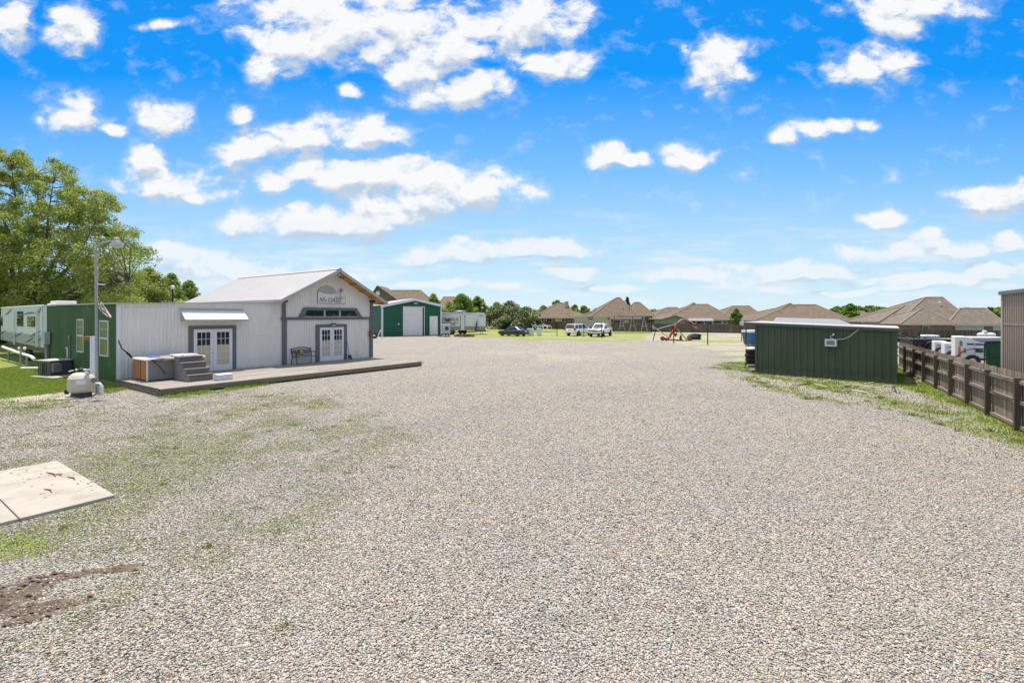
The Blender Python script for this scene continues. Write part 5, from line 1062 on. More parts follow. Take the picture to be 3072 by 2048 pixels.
def bxp(parent, name, m, *b, bev=0): mb = MB(); mb.box(*b); o = mb.build(name, M[m], parent); 
def bxpb(parent, name, m, b, bev=.02): mb = MB(); mb.box(*b); o = mb.build(name, M[m], parent); bevel(o, bev); return o
# black sedan
c0 = V(1537,1010,72); sdn = thing('sedan', 'black sedan parked on grass beyond the gravel', 'car', (c0.x+.1, 73.0, 0), R(180-37))
carbody(sdn, [(-2.38,.72,.34,.72),(-2.30,.84,.26,.95),(-1.9,.90,.22,1.0),(-.9,.92,.20,.97),(.6,.92,.20,.94),(1.3,.91,.20,.90),(2.0,.86,.22,.80),(2.33,.72,.28,.68),(2.42,.55,.34,.58)], 'carblack')
cabin(sdn, ((-1.85,.96),(-.95,1.44),(.15,1.46),(1.12,.92)), .80,.58,'carblack',((.10,.47),(.51,.90)))
for x in (-1.42,1.42):
    arch(sdn, x, .90, .37)
    for s in (-1,1): wheel(sdn, x, s*.82, .32, .2, s)
for s in (-1,1): bxpb(sdn,'tail_light','tail',(-2.40,-2.2,.56*s-.2,.56*s+.2,.68,.86)); bxpb(sdn,'headlight','lamp',(2.2,2.36,.55*s-.18,.55*s+.18,.56,.70)); bxpb(sdn,'mirror','carblack',(.75,.9,s*.98-.08,s*.98+.08,.92,1.04))
bxpb(sdn,'licence_plate','white',(-2.41,-2.385,-.22,.22,.66,.80),.005); bxpb(sdn,'bumper','carblack',(-2.46,-2.25,-.8,.8,.32,.55),.05)
# white SUV
c0 = V(1722,1008,72.5); suv = thing('suv', 'white sport utility vehicle seen from behind beside the pickup', 'car', (c0.x+1.0, 74.5, 0), R(90-42))
carbody(suv, [(-2.45,.86,.42,1.05),(-2.36,.95,.36,1.10),(-1.5,.98,.34,1.12),(1.0,.98,.34,1.10),(1.6,.97,.34,1.08),(2.3,.92,.38,1.00),(2.5,.78,.42,.92)], 'carwhite')
cabin(suv, ((-2.42,1.06),(-2.15,1.80),(.45,1.84),(1.3,1.08)), .92,.76,'carwhite',((.03,.26),(.30,.58),(.62,.93)))
for x in (-1.45,1.55):
    arch(suv, x, .975, .42)
    for s in (-1,1): wheel(suv, x, s*.88, .38, .24, s)
for s in (-1,1): bxpb(suv,'tail_light','tail',(-2.50,-2.3,.88*s-.09,.88*s+.09,.85,1.25)); bxpb(suv,'headlight','lamp',(2.3,2.48,.66*s-.18,.66*s+.18,.75,.95)); bxpb(suv,'mirror','carwhite',(1.0,1.15,s*1.08-.1,s*1.08+.1,1.1,1.3))
bxpb(suv,'bumper','carwhite',(-2.60,-2.3,-.92,.92,.45,.72),.06); bxpb(suv,'licence_plate','grey',(-2.48,-2.455,-.25,.25,.86,.98),.005); bxpb(suv,'tow_hitch','blackp',(-2.63,-2.5,-.28,.28,.40,.53),.01); bxp(suv,'roof_rack','blackp',-1.6,.1,-.55,-.5,1.88,1.92)
# white pickup
c0 = V(1790,1010,69.5); pu = thing('pickup_truck', 'white four door pickup truck facing the camera with a wide grey grille', 'truck', (c0.x+1.05, 72.0, 0), R(-90-27))
carbody(pu, [(-2.95,.95,.58,1.18),(-2.85,.98,.52,1.22),(-1.0,.99,.50,1.22),(-.95,.99,.50,1.22),(1.2,.99,.50,1.20),(1.7,.99,.50,1.22),(2.3,.98,.50,1.16),(2.75,.93,.52,1.08),(2.90,.84,.56,1.0)], 'carwhite')
cabin(pu, ((-1.15,1.16),(-.95,1.88),(.55,1.92),(1.55,1.18)), .90,.74,'carwhite',((.06,.42),(.46,.88)))
mb = MB(); mb.box(-2.8,-1.15,-.84,.84,1.225,1.265); mb.build('truck_bed', M['blackp'], pu)
mb = MB(); mb.box(-2.9,-1.1,-.97,-.84,1.20,1.30); mb.box(-2.9,-1.1,.84,.97,1.20,1.30); mb.box(-2.95,-2.8,-.95,.95,1.18,1.30); mb.build('bed_rail', M['carwhite'], pu)
for x in (-1.85,1.85):
    arch(pu, x, .985, .48)
    for s in (-1,1): wheel(pu, x, s*.90, .42, .27, s)
mb = MB(); mb.prismx([(-.48,.70),(-.55,1.05),(.55,1.05),(.48,.70)], 2.88,2.95); mb.build('grille', M['grey'], pu)
mb = MB()
for k in range(4): mb.box(2.95,2.96,-.5,.5,.74+k*.08,.76+k*.08)
mb.build('grille_bars', M['chrome'], pu)
for s in (-1,1): bxpb(pu,'headlight','carglass',(2.70,2.92,.74*s-.16,.74*s+.16,.84,1.02)); bxpb(pu,'mirror','blackp',(1.15,1.3,s*1.12-.12,s*1.12+.12,1.2,1.45)); bxpb(pu,'fog_light','blackp',(3.0,3.03,.66*s-.08,.66*s+.08,.54,.64))
bxpb(pu,'bumper','carwhite',(2.80,3.0,-.96,.96,.50,.70),.05); bxpb(pu,'lower_valance','blackp',(2.7,2.9,-.8,.8,.38,.50),.03); bxpb(pu,'hood_scoop','carwhite',(1.7,2.7,-.35,.35,1.2,1.235),.03)

# ---------------------------------------------------------------- enclosed trailer
EF = Frame(V(1458,1000,79).x, 79.0, R(0)+math.atan2(-0.06,-1)+math.pi)
EX_ = 1
et = thing('cargo_trailer', 'long white enclosed cargo trailer with red lettering beside the green shop', 'trailer', EF.world(-9,0), EF.a)
ex = lambda px: EF.on(px,980)[0]+9; ezz = lambda py: EF.on(1400,py)[1]
x0, x1 = ex(1305), ex(1457); zt4, zm4, zb4 = ezz(941), ezz(978.5), ezz(991)
mb = MB(); mb.box(x0,x1,0,2.4,zb4+.02,zt4); bevel(mb.build('body', M['white'], et), .12, 3)
mb = MB(); mb.box(x0,x1-.05,-.012,.0,zb4,zm4); mb.build('stone_guard', mat('tan_skirt', (.30,.28,.21), .6, 0, .2, 2), et)
mb = MB(); mb.box(x0,x1-.4,-.03,2.4,zt4,zt4+.12); mb.prism([(x1-2.1,zt4),(x1-1.4,zt4+.17),(x1-.3,zt4+.16),(x1,zt4-.05),(x1-.4,zt4-.12),(x1-1.9,zt4-.1)], -.03,2.42); bevel(mb.build('roof_cap', M['white'], et), .03)
for xw in (ex(1330), ex(1345.5), ex(1357)): pass
for px in (1357,): 
    wheel(et, ex(px), .12, .46, .25, -1)
wheel(et, ex(1338), .12, .46, .25, -1)
for px in (1380,1392): wheel(et, ex(px), 2.2, .40, .25, -1)
mb = MB(); a, b = ex(1382), ex(1394); mb.box(a,b,-.022,-.006,zb4+.05,zt4-.08); dr = mb.build('side_door', M['offwhite'], et)
mb = MB(); mb.tube([(a-.05,-.05,zb4+.3),(a-.05,-.05,zt4-.3)],.025,6); mb.tube([(b+.02,-.05,zb4+.2),(b+.02,-.05,zt4-.2)],.025,6); mb.box(a-.1,a,-.06,-.02,zt4-.5,zt4-.38); mb.box(b-.08,b+.1,-.06,-.02,zt4-.5,zt4-.38); mb.build('latch_bar', M['blackp'], dr)
mb = MB(); xj = ex(1431); mb.bar((xj-.25,-.15,zb4),(xj,-.15,zb4+1.3),.22,.2); mb.tube([(xj,-.15,zb4+1.3),(xj,-.15,zb4+1.7)],.05,6); mb.build('jack_post', M['blackp'], et)
mb = MB(); mb.box(ex(1425),ex(1458),-.2,1.4,zb4-.12,zb4); mb.bar((ex(1442),0,zb4-.1),(ex(1442),0,.0),.08); mb.bar((ex(1446),0,zb4-.1),(ex(1448),.0,.0),.06); mb.build('tongue', M['blackp'], et)
tl_ = text('trailer_lettering', 'Hose and Tube Service, Inc.', .85, mat('dark_red_letter', (.32,.005,.008), .5), et, (ex(1299)+.0,-.02,zt4-1.15), ext=.008, offset=.004)
tl_.scale = ((ex(1377)-ex(1299))/max(v.co.x for v in tl_.data.vertices), 1, 1)
text('trailer_phone', '24 HOUR SERVICE', .24, M['decal'], et, (ex(1325),-.02,ezz(969)), ext=.005, sx=1.9) if False else None
mb = MB()
for (pa,pb2,py) in ((1322,1350,968.5),(1354,1358,968.5),(1360,1368,968.5),(1370,1372,968.5),(1348,1352,973),(1355,1367,973)):
    x = ex(pa)
    while x < ex(pb2)-.05: mb.box(x,x+.14,-.02,-.008,ezz(py)-.10,ezz(py)+.10); x += .21
mb.build('small_lettering', mat('teal_letter', (.03,.09,.10), .5), et)
xe, zz_ = ex(1343.5), ezz(960); mb = MB(); mb.add([(xe+.42*math.cos(a)*1.1,-.014,zz_+.26*math.sin(a)) for a in np.linspace(0,2*math.pi,20,False)], [tuple(range(20))]); lg = mb.build('logo_oval', M['black'], et)
mb = MB(); mb.add([(xe+.18+.2*math.cos(a),-.018,zz_-.02+.16*math.sin(a)) for a in np.linspace(0,2*math.pi,14,False)], [tuple(range(14))]); mb.build('logo_red_spot', M['red'], lg)
mb = MB(); mb.tube([(xe-.12+.14*math.cos(a),-.03,zz_+.01+.12*math.sin(a)) for a in np.linspace(0.5,5.8,12)],.02,4); mb.build('logo_ring', M['white'], lg)
mb = MB(); mb.tube([(x1-1.3,-.03,zt4-.32),(x1-.95,-.03,zt4-.42),(x1-.55,-.03,zt4-.42),(x1-.2,-.03,zt4-.3)],.02,4); mb.box(x1-.95,x1-.5,-.02,-.006,zt4-.3,zt4-.22); mb.build('nose_badge', M['grey'], et)
sat = thing('roof_dish', 'grey shallow dish lying on the cargo trailer roof', 'dish', EF.world(ex(1378)-9,1.2,zt4+.12)); mb = MB(); mb.lathe([(.2,0),(1.0,.12),(.95,.3),(.5,.42),(.1,.45)],(0,0,0),18); mb.build('dish_shell', M['grey'], sat)
# tote tank
it = thing('tote_tank', 'white caged water tote standing between the green shop and cargo trailer', 'tank', (V(1336,1000,70.5).x, 70.3, 0))
W2 = .62; mb = MB(); mb.box(-W2,W2,0,1.1,.45,1.85); bevel(mb.build('tank_bottle', M['white'], it), .08, 3); mb = MB()
for k in range(6): x = -W2+k*2*W2/5; mb.box(x-.015,x+.015,-.04,-.01,.4,1.9)
for k in range(5): z = .45+k*.35; mb.box(-W2,W2,-.045,-.012,z-.015,z+.015)
mb.build('cage', M['grey'], it); mb = MB(); mb.box(.0,.5,-.06,-.047,.95,1.45); mb.build('name_plate', M['decal'], it)
mb = MB(); mb.box(-.6,.6,0,1.1,.28,.4); mb.bar((-.5,.1,.28),(-.7,.0,.0),.12); mb.bar((.5,.1,.28),(.55,.0,.0),.12); mb.bar((0,.5,.28),(.1,.5,.0),.12); mb.build('stand', M['blackp'], it)
hs_ = thing('hose_pile', 'dark tangle of hoses under the white tote', 'hose', (it.location.x-.3, 69.6, 0)); mb = MB(); mb.tube([(.3*k*.5-.8,.15*math.sin(k*2.1),.12+.08*math.cos(k*1.7)) for k in range(12)],.06,6); mb.build('coil', M['blackp'], hs_)
for (px,pt,pb2,l) in ((1351,952,1008,'thin rusty pole standing in front of the trailer lettering'),(1383,990,1006,'short thin stake standing in the flower bed')):
    p = G(px,pb2); o = thing('thin_pole', l, 'pole', p); zz2 = V(px,pt,p.y).z; mb = MB(); mb.tube([(0,0,0),(0,0,zz2)],.045,6); mb.build('pole', M['fencep'], o)
fb = thing('flower_bed', 'oval ring of small brown bricks on the gravel in front of the cargo trailer', 'flower bed', G(1393,1009)); mb = MB()
for k in range(44): a = k*2*math.pi/44; x, y = 1.42*math.cos(a), 1.8*math.sin(a); mb.box(x-.11,x+.11,y-.1,y+.1,0,.15+.08*random.random(),.6+.8*random.random())
mb.build('brick_ring', M['mulch'], fb); mb = MB(); mb.plate([(1.3*math.cos(a),1.65*math.sin(a)) for a in np.linspace(0,6.28,16,False)],0,.06); mb.build('soil', M['mulch'], fb)
# barrels by the sedan
for k,(px,wd,l) in enumerate(((1586,.24,'white drum half hidden behind the black sedan'),(1595,.33,'white square tote just right of the black sedan'),(1617.5,.33,'white square tote standing alone right of the sedan'))):
    o = thing('white_tote', l, 'tote', (V(px,1000,74).x, 74+.5*(k == 0), 0), 0, 'white totes beside the sedan'); mb = MB(); mb.plate([(-wd,-.5),(wd,-.5),(wd,.5),(-wd,.5)],.06,1.0); bevel(mb.build('container', M['white'], o), .1, 3); mb = MB(); mb.plate([(-wd-.03,-.53),(wd+.03,-.53),(wd+.03,.53),(-wd-.03,.53)],1.0,1.08); mb.build('lid', M['offwhite'], o)
# bicycles / pipe pile
bk = thing('white_hoop_pile', 'tangle of thin white hoops and tubes lying in front of the dark fence', 'pile', (V(1622,984,92).x, 92, 0))
mb = MB()
for (cx_, r, tl_) in ((-1.0,.55,.3),(-.1,.5,-.3),(.9,.45,.5),(1.6,.5,-.1)): mb.tube([(cx_+r*math.cos(a),tl_*math.sin(a),.7+r*math.sin(a)) for a in np.linspace(0,6.28,16)],.055,5,False)
mb.tube([(-1.8,0,1.5),(-.6,.1,.4),(.6,.1,1.4),(1.8,0,.9)],.05,5); mb.tube([(-1.4,.2,1.9),(-1.0,0,1.7),(-.9,.1,.6)],.05,5); mb.build('tubing', M['white'], bk)
wpile = thing('brush_pile', 'low pile of pale broken branches near the left end of the far fence', 'brush', (V(1462,984,105).x, 105, 0)); mb = MB()
for k in range(22): a = random.random()*3.1; x = random.uniform(-2,2); l = .6+random.random(); mb.tube([(x,random.uniform(-.6,.6),.1),(x+l*math.cos(a),random.uniform(-.6,.6),.2+.9*random.random())],.04,4)
mb.build('branches', M['sand'], wpile)
# container with sign
CF = Frame(V(1723,995,84).x, 84.0, R(-6)); ct = thing('storage_container', 'tan corrugated storage container with small dark blue sign behind the white vehicles', 'container', CF.world(0,0), CF.a)
cw = CF.on(1832,990)[0]; ch = CF.on(1780,949.5)[1]; mb = MB(); mb.box(.05,cw-.05,.06,5,.1,ch-.05); mb.corr((0,.05,.15),(1,0,0),(0,0,1),cw,lambda q:(0,ch-.25),.34,.05,'box'); mb.build('wall', M['contain'], ct)
mb = MB(); mb.box(-.02,cw+.02,-.03,.08,ch-.14,ch); mb.box(-.02,cw+.02,-.03,.08,.05,.2); mb.box(-.05,.1,-.03,.1,.2,ch-.14); mb.box(cw-.1,cw+.05,-.03,.1,.2,ch-.14); mb.box(-.03,cw+.03,.08,5.05,ch-.1,ch-.02); mb.build('frame_rail', M['contain'], ct)
xa, xb = CF.on(1764,955)[0], CF.on(1778,955)[0]; za, zb = CF.on(1771,957)[1], CF.on(1771,950)[1]; mb = MB(); mb.box(xa,xb,-.05,-.035,za,zb); sgn = mb.build('sign', M['blued'], ct); mb = MB()
for k in range(7): x = xa+.07+k*(xb-xa-.14)/7; mb.box(x,x+(xb-xa)*.09,-.056,-.051,(za+zb)/2-.01,(za+zb)/2+.09)
mb.build('sign_lettering', M['white'], sgn); mb = MB(); x = CF.on(1826,955)[0]; mb.hull8([(x-.06,-.07,1.9+ch-2.45),(x+.06,-.07,1.9+ch-2.45),(x+.2,-.04,2.25+ch-2.45),(x-.2,-.04,2.25+ch-2.45),(x-.06,-.04,1.9+ch-2.44),(x+.06,-.04,1.9+ch-2.44),(x+.2,-.03,2.3+ch-2.45),(x-.2,-.03,2.3+ch-2.45)]); mb.build('warning_mark', M['rust'], ct)
# swing set and gate frame
sw_ = thing('swing_set_frame', 'old grey swing set frame of three A-shaped supports behind the black gate', 'swing set', (V(1897,995,88).x, 88, 0))
X_ = lambda px: V(px,990,88).x-sw_.location.x; Zt = V(1897,950,88).z
mb = MB(); mb.tube([(X_(1862),0,Zt),(X_(1938),0,Zt)],.06,6); mb.build('top_bar', M['grey'], sw_)
for px in (1865,1897,1932):
    c_ = X_(px); mb = MB(); mb.tube([(c_,0,Zt),(c_-.65,-.4,0)],.06,6); mb.tube([(c_,0,Zt),(c_+.65,-.2,0)],.06,6); mb.tube([(c_-.38,-.2,1.15),(c_+.38,-.1,1.15)],.05,6); mb.build('a_frame', M['steel'], sw_)
gt = thing('metal_gate', 'wide black metal pipe gate standing in front of the old swing set', 'gate', (V(1842,1000,84).x, 84, 0)); gx = V(1955,1000,84).x-gt.location.x; gz0, gz1 = .12, V(1900,948.5,84).z
mb = MB()
for a_, b_ in (((0,0,gz0),(0,0,gz1)),((0,0,gz1),(gx,0,gz1)),((gx,0,gz1),(gx,0,gz0)),((gx,0,gz0),(0,0,gz0)),((gx*.5,0,gz0),(gx*.5,0,gz1))): mb.tube([a_,b_],.05,6)
mb.build('gate_frame', M['black'], gt); mb = MB()
for k in range(1,22): x = gx*k/22; mb.tube([(x,0,gz0),(x,0,gz1)],.008,3)
for k in range(1,8): z = gz0+(gz1-gz0)*k/8; mb.tube([(0,0,z),(gx,0,z)],.008,3)
mb.build('wire_mesh', M['grey'], gt)
# black fence posts
for (px,pt,pb2,l,t_) in ((1671,966,1008,'black post at the left of the white SUV',0),(1751.5,966,1010.5,'black post between the white SUV and the pickup',0),(1804.5,968,1014,'black post in front of the pickup side',0),(1959,985,1022,'leaning dark post left of the orange digger arm',.12),(2021,978,1029,'thin dark post rising behind the orange digger arm',0),(2123,982,1034,'thin black post right of the black machine',0),(2238,984,1038,'thin black post beside the blue dumpster',0)):
    p = G(px,pb2); o = thing('fence_post', l, 'post', p, 0, 'dark posts of the open wire fence'); zt5 = V(px,pt,p.y).z; mb = MB(); mb.tube([(0,0,0),(t_*3,0,zt5)],.055,7); mb.lathe([(.07,zt5-.02),(.06,zt5+.03),(.02,zt5+.05)],(t_*3,0,0),8); mb.build('post', M['black'], o)
p = G(1959,1022); o = thing('pipe_brace', 'long pale pipe brace slanting from the leaning post towards the orange arm', 'pipe', p); mb = MB()
pa, pb3, pc, pd_ = V(1962,982,p.y)-p, V(2012,1015,p.y-1)-p, V(1972,987,p.y)-p, V(2025,972,p.y)-p
mb.tube([pa,pb3],.06,6); mb.build('brace_pipe', M['steel'], o); mb = MB(); mb.tube([pc,pd_],.035,6); mb.build('upper_rod', M['steel'], o); mb = MB(); mb.tube([V(1958,975,p.y)-p,V(1960,987,p.y)-p],.05,6); mb.build('cap_pipe', M['offwhite'], o)
# wrought iron fence run behind sedan
wf = thing('iron_fence', 'black wrought iron bar fence in front of the dark wooden fence', 'fence', (V(1530,1000,86).x, 86, 0)); wx = V(1671,1000,86).x-wf.location.x; mb = MB()
for k in range(58): x = wx*k/57; mb.tube([(x,0,.1),(x,0,V(1600,963,86).z-.02)],.012,3)
mb.build('bars', M['black'], wf); mb = MB(); zz3 = V(1600,965,86).z; mb.bar((0,0,zz3),(wx,0,zz3),.03); mb.bar((0,0,.15),(wx,0,.15),.03); mb.build('rail', M['black'], wf)
# orange digger arm
Dm = 59.5; oa = thing('digger_arm', 'rusty orange folded digger boom standing on its frame in the yard', 'digger arm', (V(2030,1020,Dm).x, Dm, 0))
L3 = lambda px, py, dy=0: V(px,py,Dm)-Vector(oa.location)+Vector((0,dy,0))
mb = MB(); mb.tube([L3(2003,1021),L3(2013,1002),L3(2023,988)],[.13,.15,.15],6); mb.tube([L3(2023,990),L3(2031,972),L3(2041,962)],[.20,.22,.12],6); mb.build('lower_boom', M['rust'], oa)
mb = MB(); mb.bar(L3(2040,962),L3(2050,957),.18,.22); mb.bar(L3(2045,958),L3(2096,986),.12,.15); mb.bar(L3(2058,958,-.1),L3(2088,976,-.1),.12,.1); mb.bar(L3(2090,979),L3(2097,990),.16,.2); mb.build('upper_boom', M['rust'], oa)
mb = MB(); mb.tube([L3(2032,967,-.25),L3(2043,958,-.25)],.07,6); mb.tube([L3(2043,959,-.2),L3(2058,957,-.2),L3(2082,972,-.2)],.06,6); mb.tube([L3(2029,985,-.2),L3(2062,1022,-.2),L3(2071,1030,-.2)],.07,6); mb.tube([L3(2075,977,-.16),L3(2090,985,-.16)],.07,6); mb.build('hydraulic_ram', M['steel'], oa)
mb = MB(); mb.bar(L3(2014,1018),L3(2068,1023),.2,.14); mb.bar(L3(2068,1015),L3(2070,1028),.25,.5); mb.bar(L3(2065,1013),L3(2068,1028),.1); mb.build('base_frame', M['rust'], oa)
mb = MB(); mb.bar(L3(2042,1008),L3(2041,1020),.2,.22); mb.tube([L3(2042,1005),L3(2042,1010)],.12,8); mb.bar(L3(2044,1012),L3(2047,1027),.08); mb.build('swing_lever', M['rust'], oa)
mb = MB()
for px in (2010,2013,2060,2047): mb.bar(L3(px,1018),L3(px,1026.5),.09)
mb.build('foot', M['rust'], oa)
mb = MB(); mb.tube([L3(2022,1000),L3(2027,1006),L3(2031,1003),L3(2028,998)],[.12,.2,.08,.06],6); mb.build('hook', M['rust'], oa)
for k,(px,r_,l) in enumerate(((1987.5,.28,'larger rusty gear wheel lying left of the orange arm'),(1998,.20,'smaller rusty gear wheel touching the orange arm foot'))):
    o = thing('gear_wheel', l, 'wheel', (V(px,1024,Dm).x, Dm, 0), 0, 'rusty gear wheels'); mb = MB(); mb.lathe([(.05,-.12),(r_*.9,-.14),(r_,-.05),(r_,.05),(r_*.9,.14),(.05,.12)],(0,0,r_),12,'y'); mb.build('wheel_disc', M['rust'], o); mb = MB(); mb.lathe([(.02,-.22),(.1,-.2),(.1,.2),(.02,.22)],(0,0,r_),8,'y'); mb.build('hub', M['fencep'], o)
# black mower deck
bm2 = thing('mower', 'black machine with sloped nose lying on grass beyond the orange arm', 'mower', (V(2080,1018,62.5).x, 62.5, 0)); bm2.scale = (.95,.95,.68)
mb = MB(); mb.prism([(-.72,.18),(-.72,.5),(-.35,.95),(.1,1.15),(.72,1.05),(.75,.18)], -.7,.5); bevel(mb.build('hood', M['blackp'], bm2), .06); mb = MB(); mb.box(-.6,.75,-.85,.6,.10,.30); mb.box(.4,.78,-.78,-.5,.55,.95); mb.build('deck', M['black'], bm2)
mb = MB(); mb.hull8([(-.5,-.74,.55),(.35,-.74,.62),(.35,-.72,.62),(-.5,-.72,.55),(-.3,-.74,.72),(.3,-.74,.85),(.3,-.72,.85),(-.3,-.72,.72)]); mb.build('side_decal', M['grey'], bm2)
for x in (-.45,.5): mb = MB(); mb.lathe([(.05,-.1),(.2,-.1),(.2,.1),(.05,.1)],(x,-.7,.2),12,'y'); mb.build('wheel', M['rubber'], bm2)
# blue dumpster
bd = thing('blue_dumpster', 'blue metal dumpster half hidden behind the green shed', 'dumpster', (V(2243,1040,49).x, 48.5, 0)); mb = MB(); mb.hull8([(.15,0,.12),(2.6,0,.12),(2.6,1.6,.12),(.15,1.6,.12),(0,-.1,1.38),(2.7,-.1,1.38),(2.7,1.8,1.38),(0,1.8,1.38)]); mb.build('bin_body', M['blue'], bd)
mb = MB(); mb.box(-.04,2.74,-.14,1.84,1.38,1.46); mb.box(-.02,2.7,-.12,1.8,1.46,1.60); mb.build('lid', M['offwhite'], bd); mb = MB(); mb.tube([(-.1,.1,.1),(-.35,.1,.3),(-.3,.1,.55),(.02,.1,.5)],.04,6); mb.box(-.3,.3,-.1,.1,.0,.1); mb.build('hitch', M['blackp'], bd)
# things beyond fence at right
def wfor(px0, px1, d, rz):
    u0, u1 = (px0-1536)/FL, (px1-1536)/FL; return (u1*d-u0*d)/(math.cos(rz)-u1*math.sin(rz))
def quadp(d, x0, y0, x1, y1): a, b = V(x0,y1,d), V(x1,y0,d); return a.x, b.x, a.z, b.z
d_ = 24.5; x0_, x1_, z0_, z1_ = quadp(d_, 2956, 1028, 3030, 1112)
gd = thing('green_dumpster', 'dark green metal dumpster against the tan building', 'dumpster', (x0_, d_, 0), R(-44)); w3 = wfor(2956,3030,d_,R(-44))
mb = MB(); mb.hull8([(.05,0,.1),(w3,0,.1),(w3,1.8,.1),(.05,1.8,.1),(0,-.05,z1_),(w3,-.05,z1_+.06),(w3,1.8,z1_+.06),(0,1.8,z1_)]); mb.box(0,w3,-.1,-.05,z1_*.62,z1_*.66); mb.box(0,w3,-.1,-.05,.5,.56); mb.box(-.06,-.0,-.08,.05,.1,z1_); mb.build('bin_body', M['dumpg'], gd)
mb = MB(); mb.hull8([(-.2,-.1,z1_+.03),(w3,-.1,z1_+.1),(w3,2.0,z1_+.2),(-.5,2.0,z1_+.12),(-.2,-.1,z1_+.07),(w3,-.1,z1_+.14),(w3,2.0,z1_+.24),(-.5,2.0,z1_+.16)]); mb.box(-.4,.0,-.06,-.02,z1_*.8,z1_*.83); mb.build('lid', M['blackp'], gd)
def genset(px0,px1,py0,py1,d,label,big=False,front=0):
    x0,x1,z0,z1 = quadp(d,px0,py0,px1,py1); o = thing('generator_trailer', label, 'generator', (x0,d,0), R(-34), 'white towable generators'); W = wfor(px0,px1,d,R(-34))
    mb = MB(); mb.box(0,W,0,1.3,z0,z1); bevel(mb.build('housing', M['white'], o), .06)
    mb = MB(); mb.box(-.1,W+.1,.1,1.2,z0-.12,z0); mb.bar((W,.6,z0-.06),(W+.9,.6,z0-.06),.1); mb.build('chassis', M['blackp'], o)
    for x in (W*.5,): 
        r = .36; mb = MB(); mb.lathe([(.18,-.1),(r,-.1),(r,.1),(.18,.1)],(x,.0,r),16,'y'); w_ = mb.build('wheel', M['rubber'], o); mb = MB(); mb.lathe([(.02,-.12),(.17,-.10),(.18,0)],(x,.0,r),12,'y'); mb.build('rim', M['rim'], w_)
    mb = MB(); mb.box(W*.25,W*.55,-.012,-.004,z0+(z1-z0)*.62,z0+(z1-z0)*.70); mb.box(W*.6,W*.9,-.012,-.004,z0+(z1-z0)*.62,z0+(z1-z0)*.70)
    for k in range(4): mb.box(W*.12,W*.17,-.012,-.004,z0+(z1-z0)*(.5+.07*k),z0+(z1-z0)*(.53+.07*k))
    mb.box(W*.6,W*.88,-.012,-.004,z0+(z1-z0)*.28,z0+(z1-z0)*.42); mb.build('vent', M['decal'], o)
    mb = MB(); mb.box(W*.57,W*.575,-.01,-.003,z0+.05,z1-.1); mb.box(W*.2,W*.205,-.01,-.003,z0+.05,z1-.1); mb.build('door_seam', M['grey'], o); return o, W, z0, z1
genset(2803,2842,1023,1059,37,'small white generator with rounded corners, leftmost behind the wooden fence')
genset(2833,2885,1028,1065,33.5,'small white generator beside the big lighting unit behind the fence')
o, W, z0, z1 = genset(2878,2958,1010,1073,29.5,'large tall white lighting generator with orange marks on its left side',True)
mb = MB(); mb.box(-.2,.35,-.02,1.2,z0,z1+.02); bevel(mb.build('end_cabinet', M['offwhite'], o), .03); mb = MB(); mb.box(-.05,.06,-.035,-.021,z0+.05,z0+.7); mb.box(-.25,-.1,-.03,-.021,z0+.02,z0+.12); mb.build('warning_label', M['orangep'], o); mb = MB(); mb.box(.0,.14,-.035,-.021,z1-.55,z1-.25); mb.box(.2,.3,-.035,-.021,z0+.3,z0+.6); mb.build('gauge_panel', M['grey'], o)
mb = MB(); mb.tube([(.6+.75*math.cos(a),-.2,.35+.75*math.sin(a)) for a in np.linspace(0.1,3.04,10)],.04,6); mb.build('mudguard', M['blackp'], o)
# long flat white unit behind with tank on top
x0,x1,z0,z1 = quadp(36,2905,1011,3040,1030); o = thing('light_tower', 'long low white towable unit with dark windows behind the generators', 'generator', (x0,36,0), R(-25)); x1 = x0+wfor(2905,3040,36,R(-25)); mb = MB(); mb.box(0,x1-x0,0,1.6,z0-.8,z1); bevel(mb.build('housing', M['offwhite'], o), .05)
mb = MB(); mb.box(.1,.35,-.01,-.003,z0+.15,z1-.12); mb.box(.9,1.5,-.01,-.003,z0+.05,z1-.2); mb.build('vent', M['decal'], o); mb = MB(); mb.box(-.0,x1-x0,.1,1.5,z0-1.0,z0-.8); mb.build('chassis', M['blackp'], o)
for x in (1.2,2.4): mb = MB(); mb.lathe([(.18,-.1),(.36,-.1),(.36,.1),(.18,.1)],(x,.2,.36),16,'y'); mb.build('wheel', M['rubber'], o)
mb = MB()
for k in range(7): x = x1-x0-1.3+k*.16; mb.box(x,x+.10,-.01,-.003,z1-.2,z1-.08)
mb.build('lettering', M['decal'], o)
x0,x1,z0,z1 = quadp(40,2931,997,2988,1012); o = thing('propane_tank', 'white horizontal propane tank with rounded ends above the light tower', 'tank', (x0,40,0), R(-20)); r_ = (z1-z0)/2; Lx = wfor(2931,2988,40,R(-20))
mb = MB(); mb.lathe([(.02,0),(r_*.7,.06),(r_,.25),(r_,Lx-.25),(r_*.7,Lx-.06),(.02,Lx)],(0,0,z0+r_),18,'x'); mb.build('tank_shell', M['white'], o); mb = MB(); mb.lathe([(.15,0),(.16,.12),(.1,.2)],(Lx*.4,0,z1-.02),10); mb.build('dome', M['offwhite'], o); mb = MB(); mb.box(.25,.35,-.2,.2,0,z0+.08); mb.box(Lx-.35,Lx-.25,-.2,.2,0,z0+.08); mb.build('leg', M['grey'], o)
x0,x1,z0,z1 = quadp(46,2773,1005,2820,1016); o = thing('water_tote', 'low white ribbed water tank beyond the black flatbed trailer', 'tank', (x0,46,0), R(-20)); x1 = x0+wfor(2773,2820,46,R(-20)); mb = MB(); mb.box(0,x1-x0,0,1.2,z0-.1,z1); bevel(mb.build('tank_bottle', M['white'], o), .08); mb = MB()
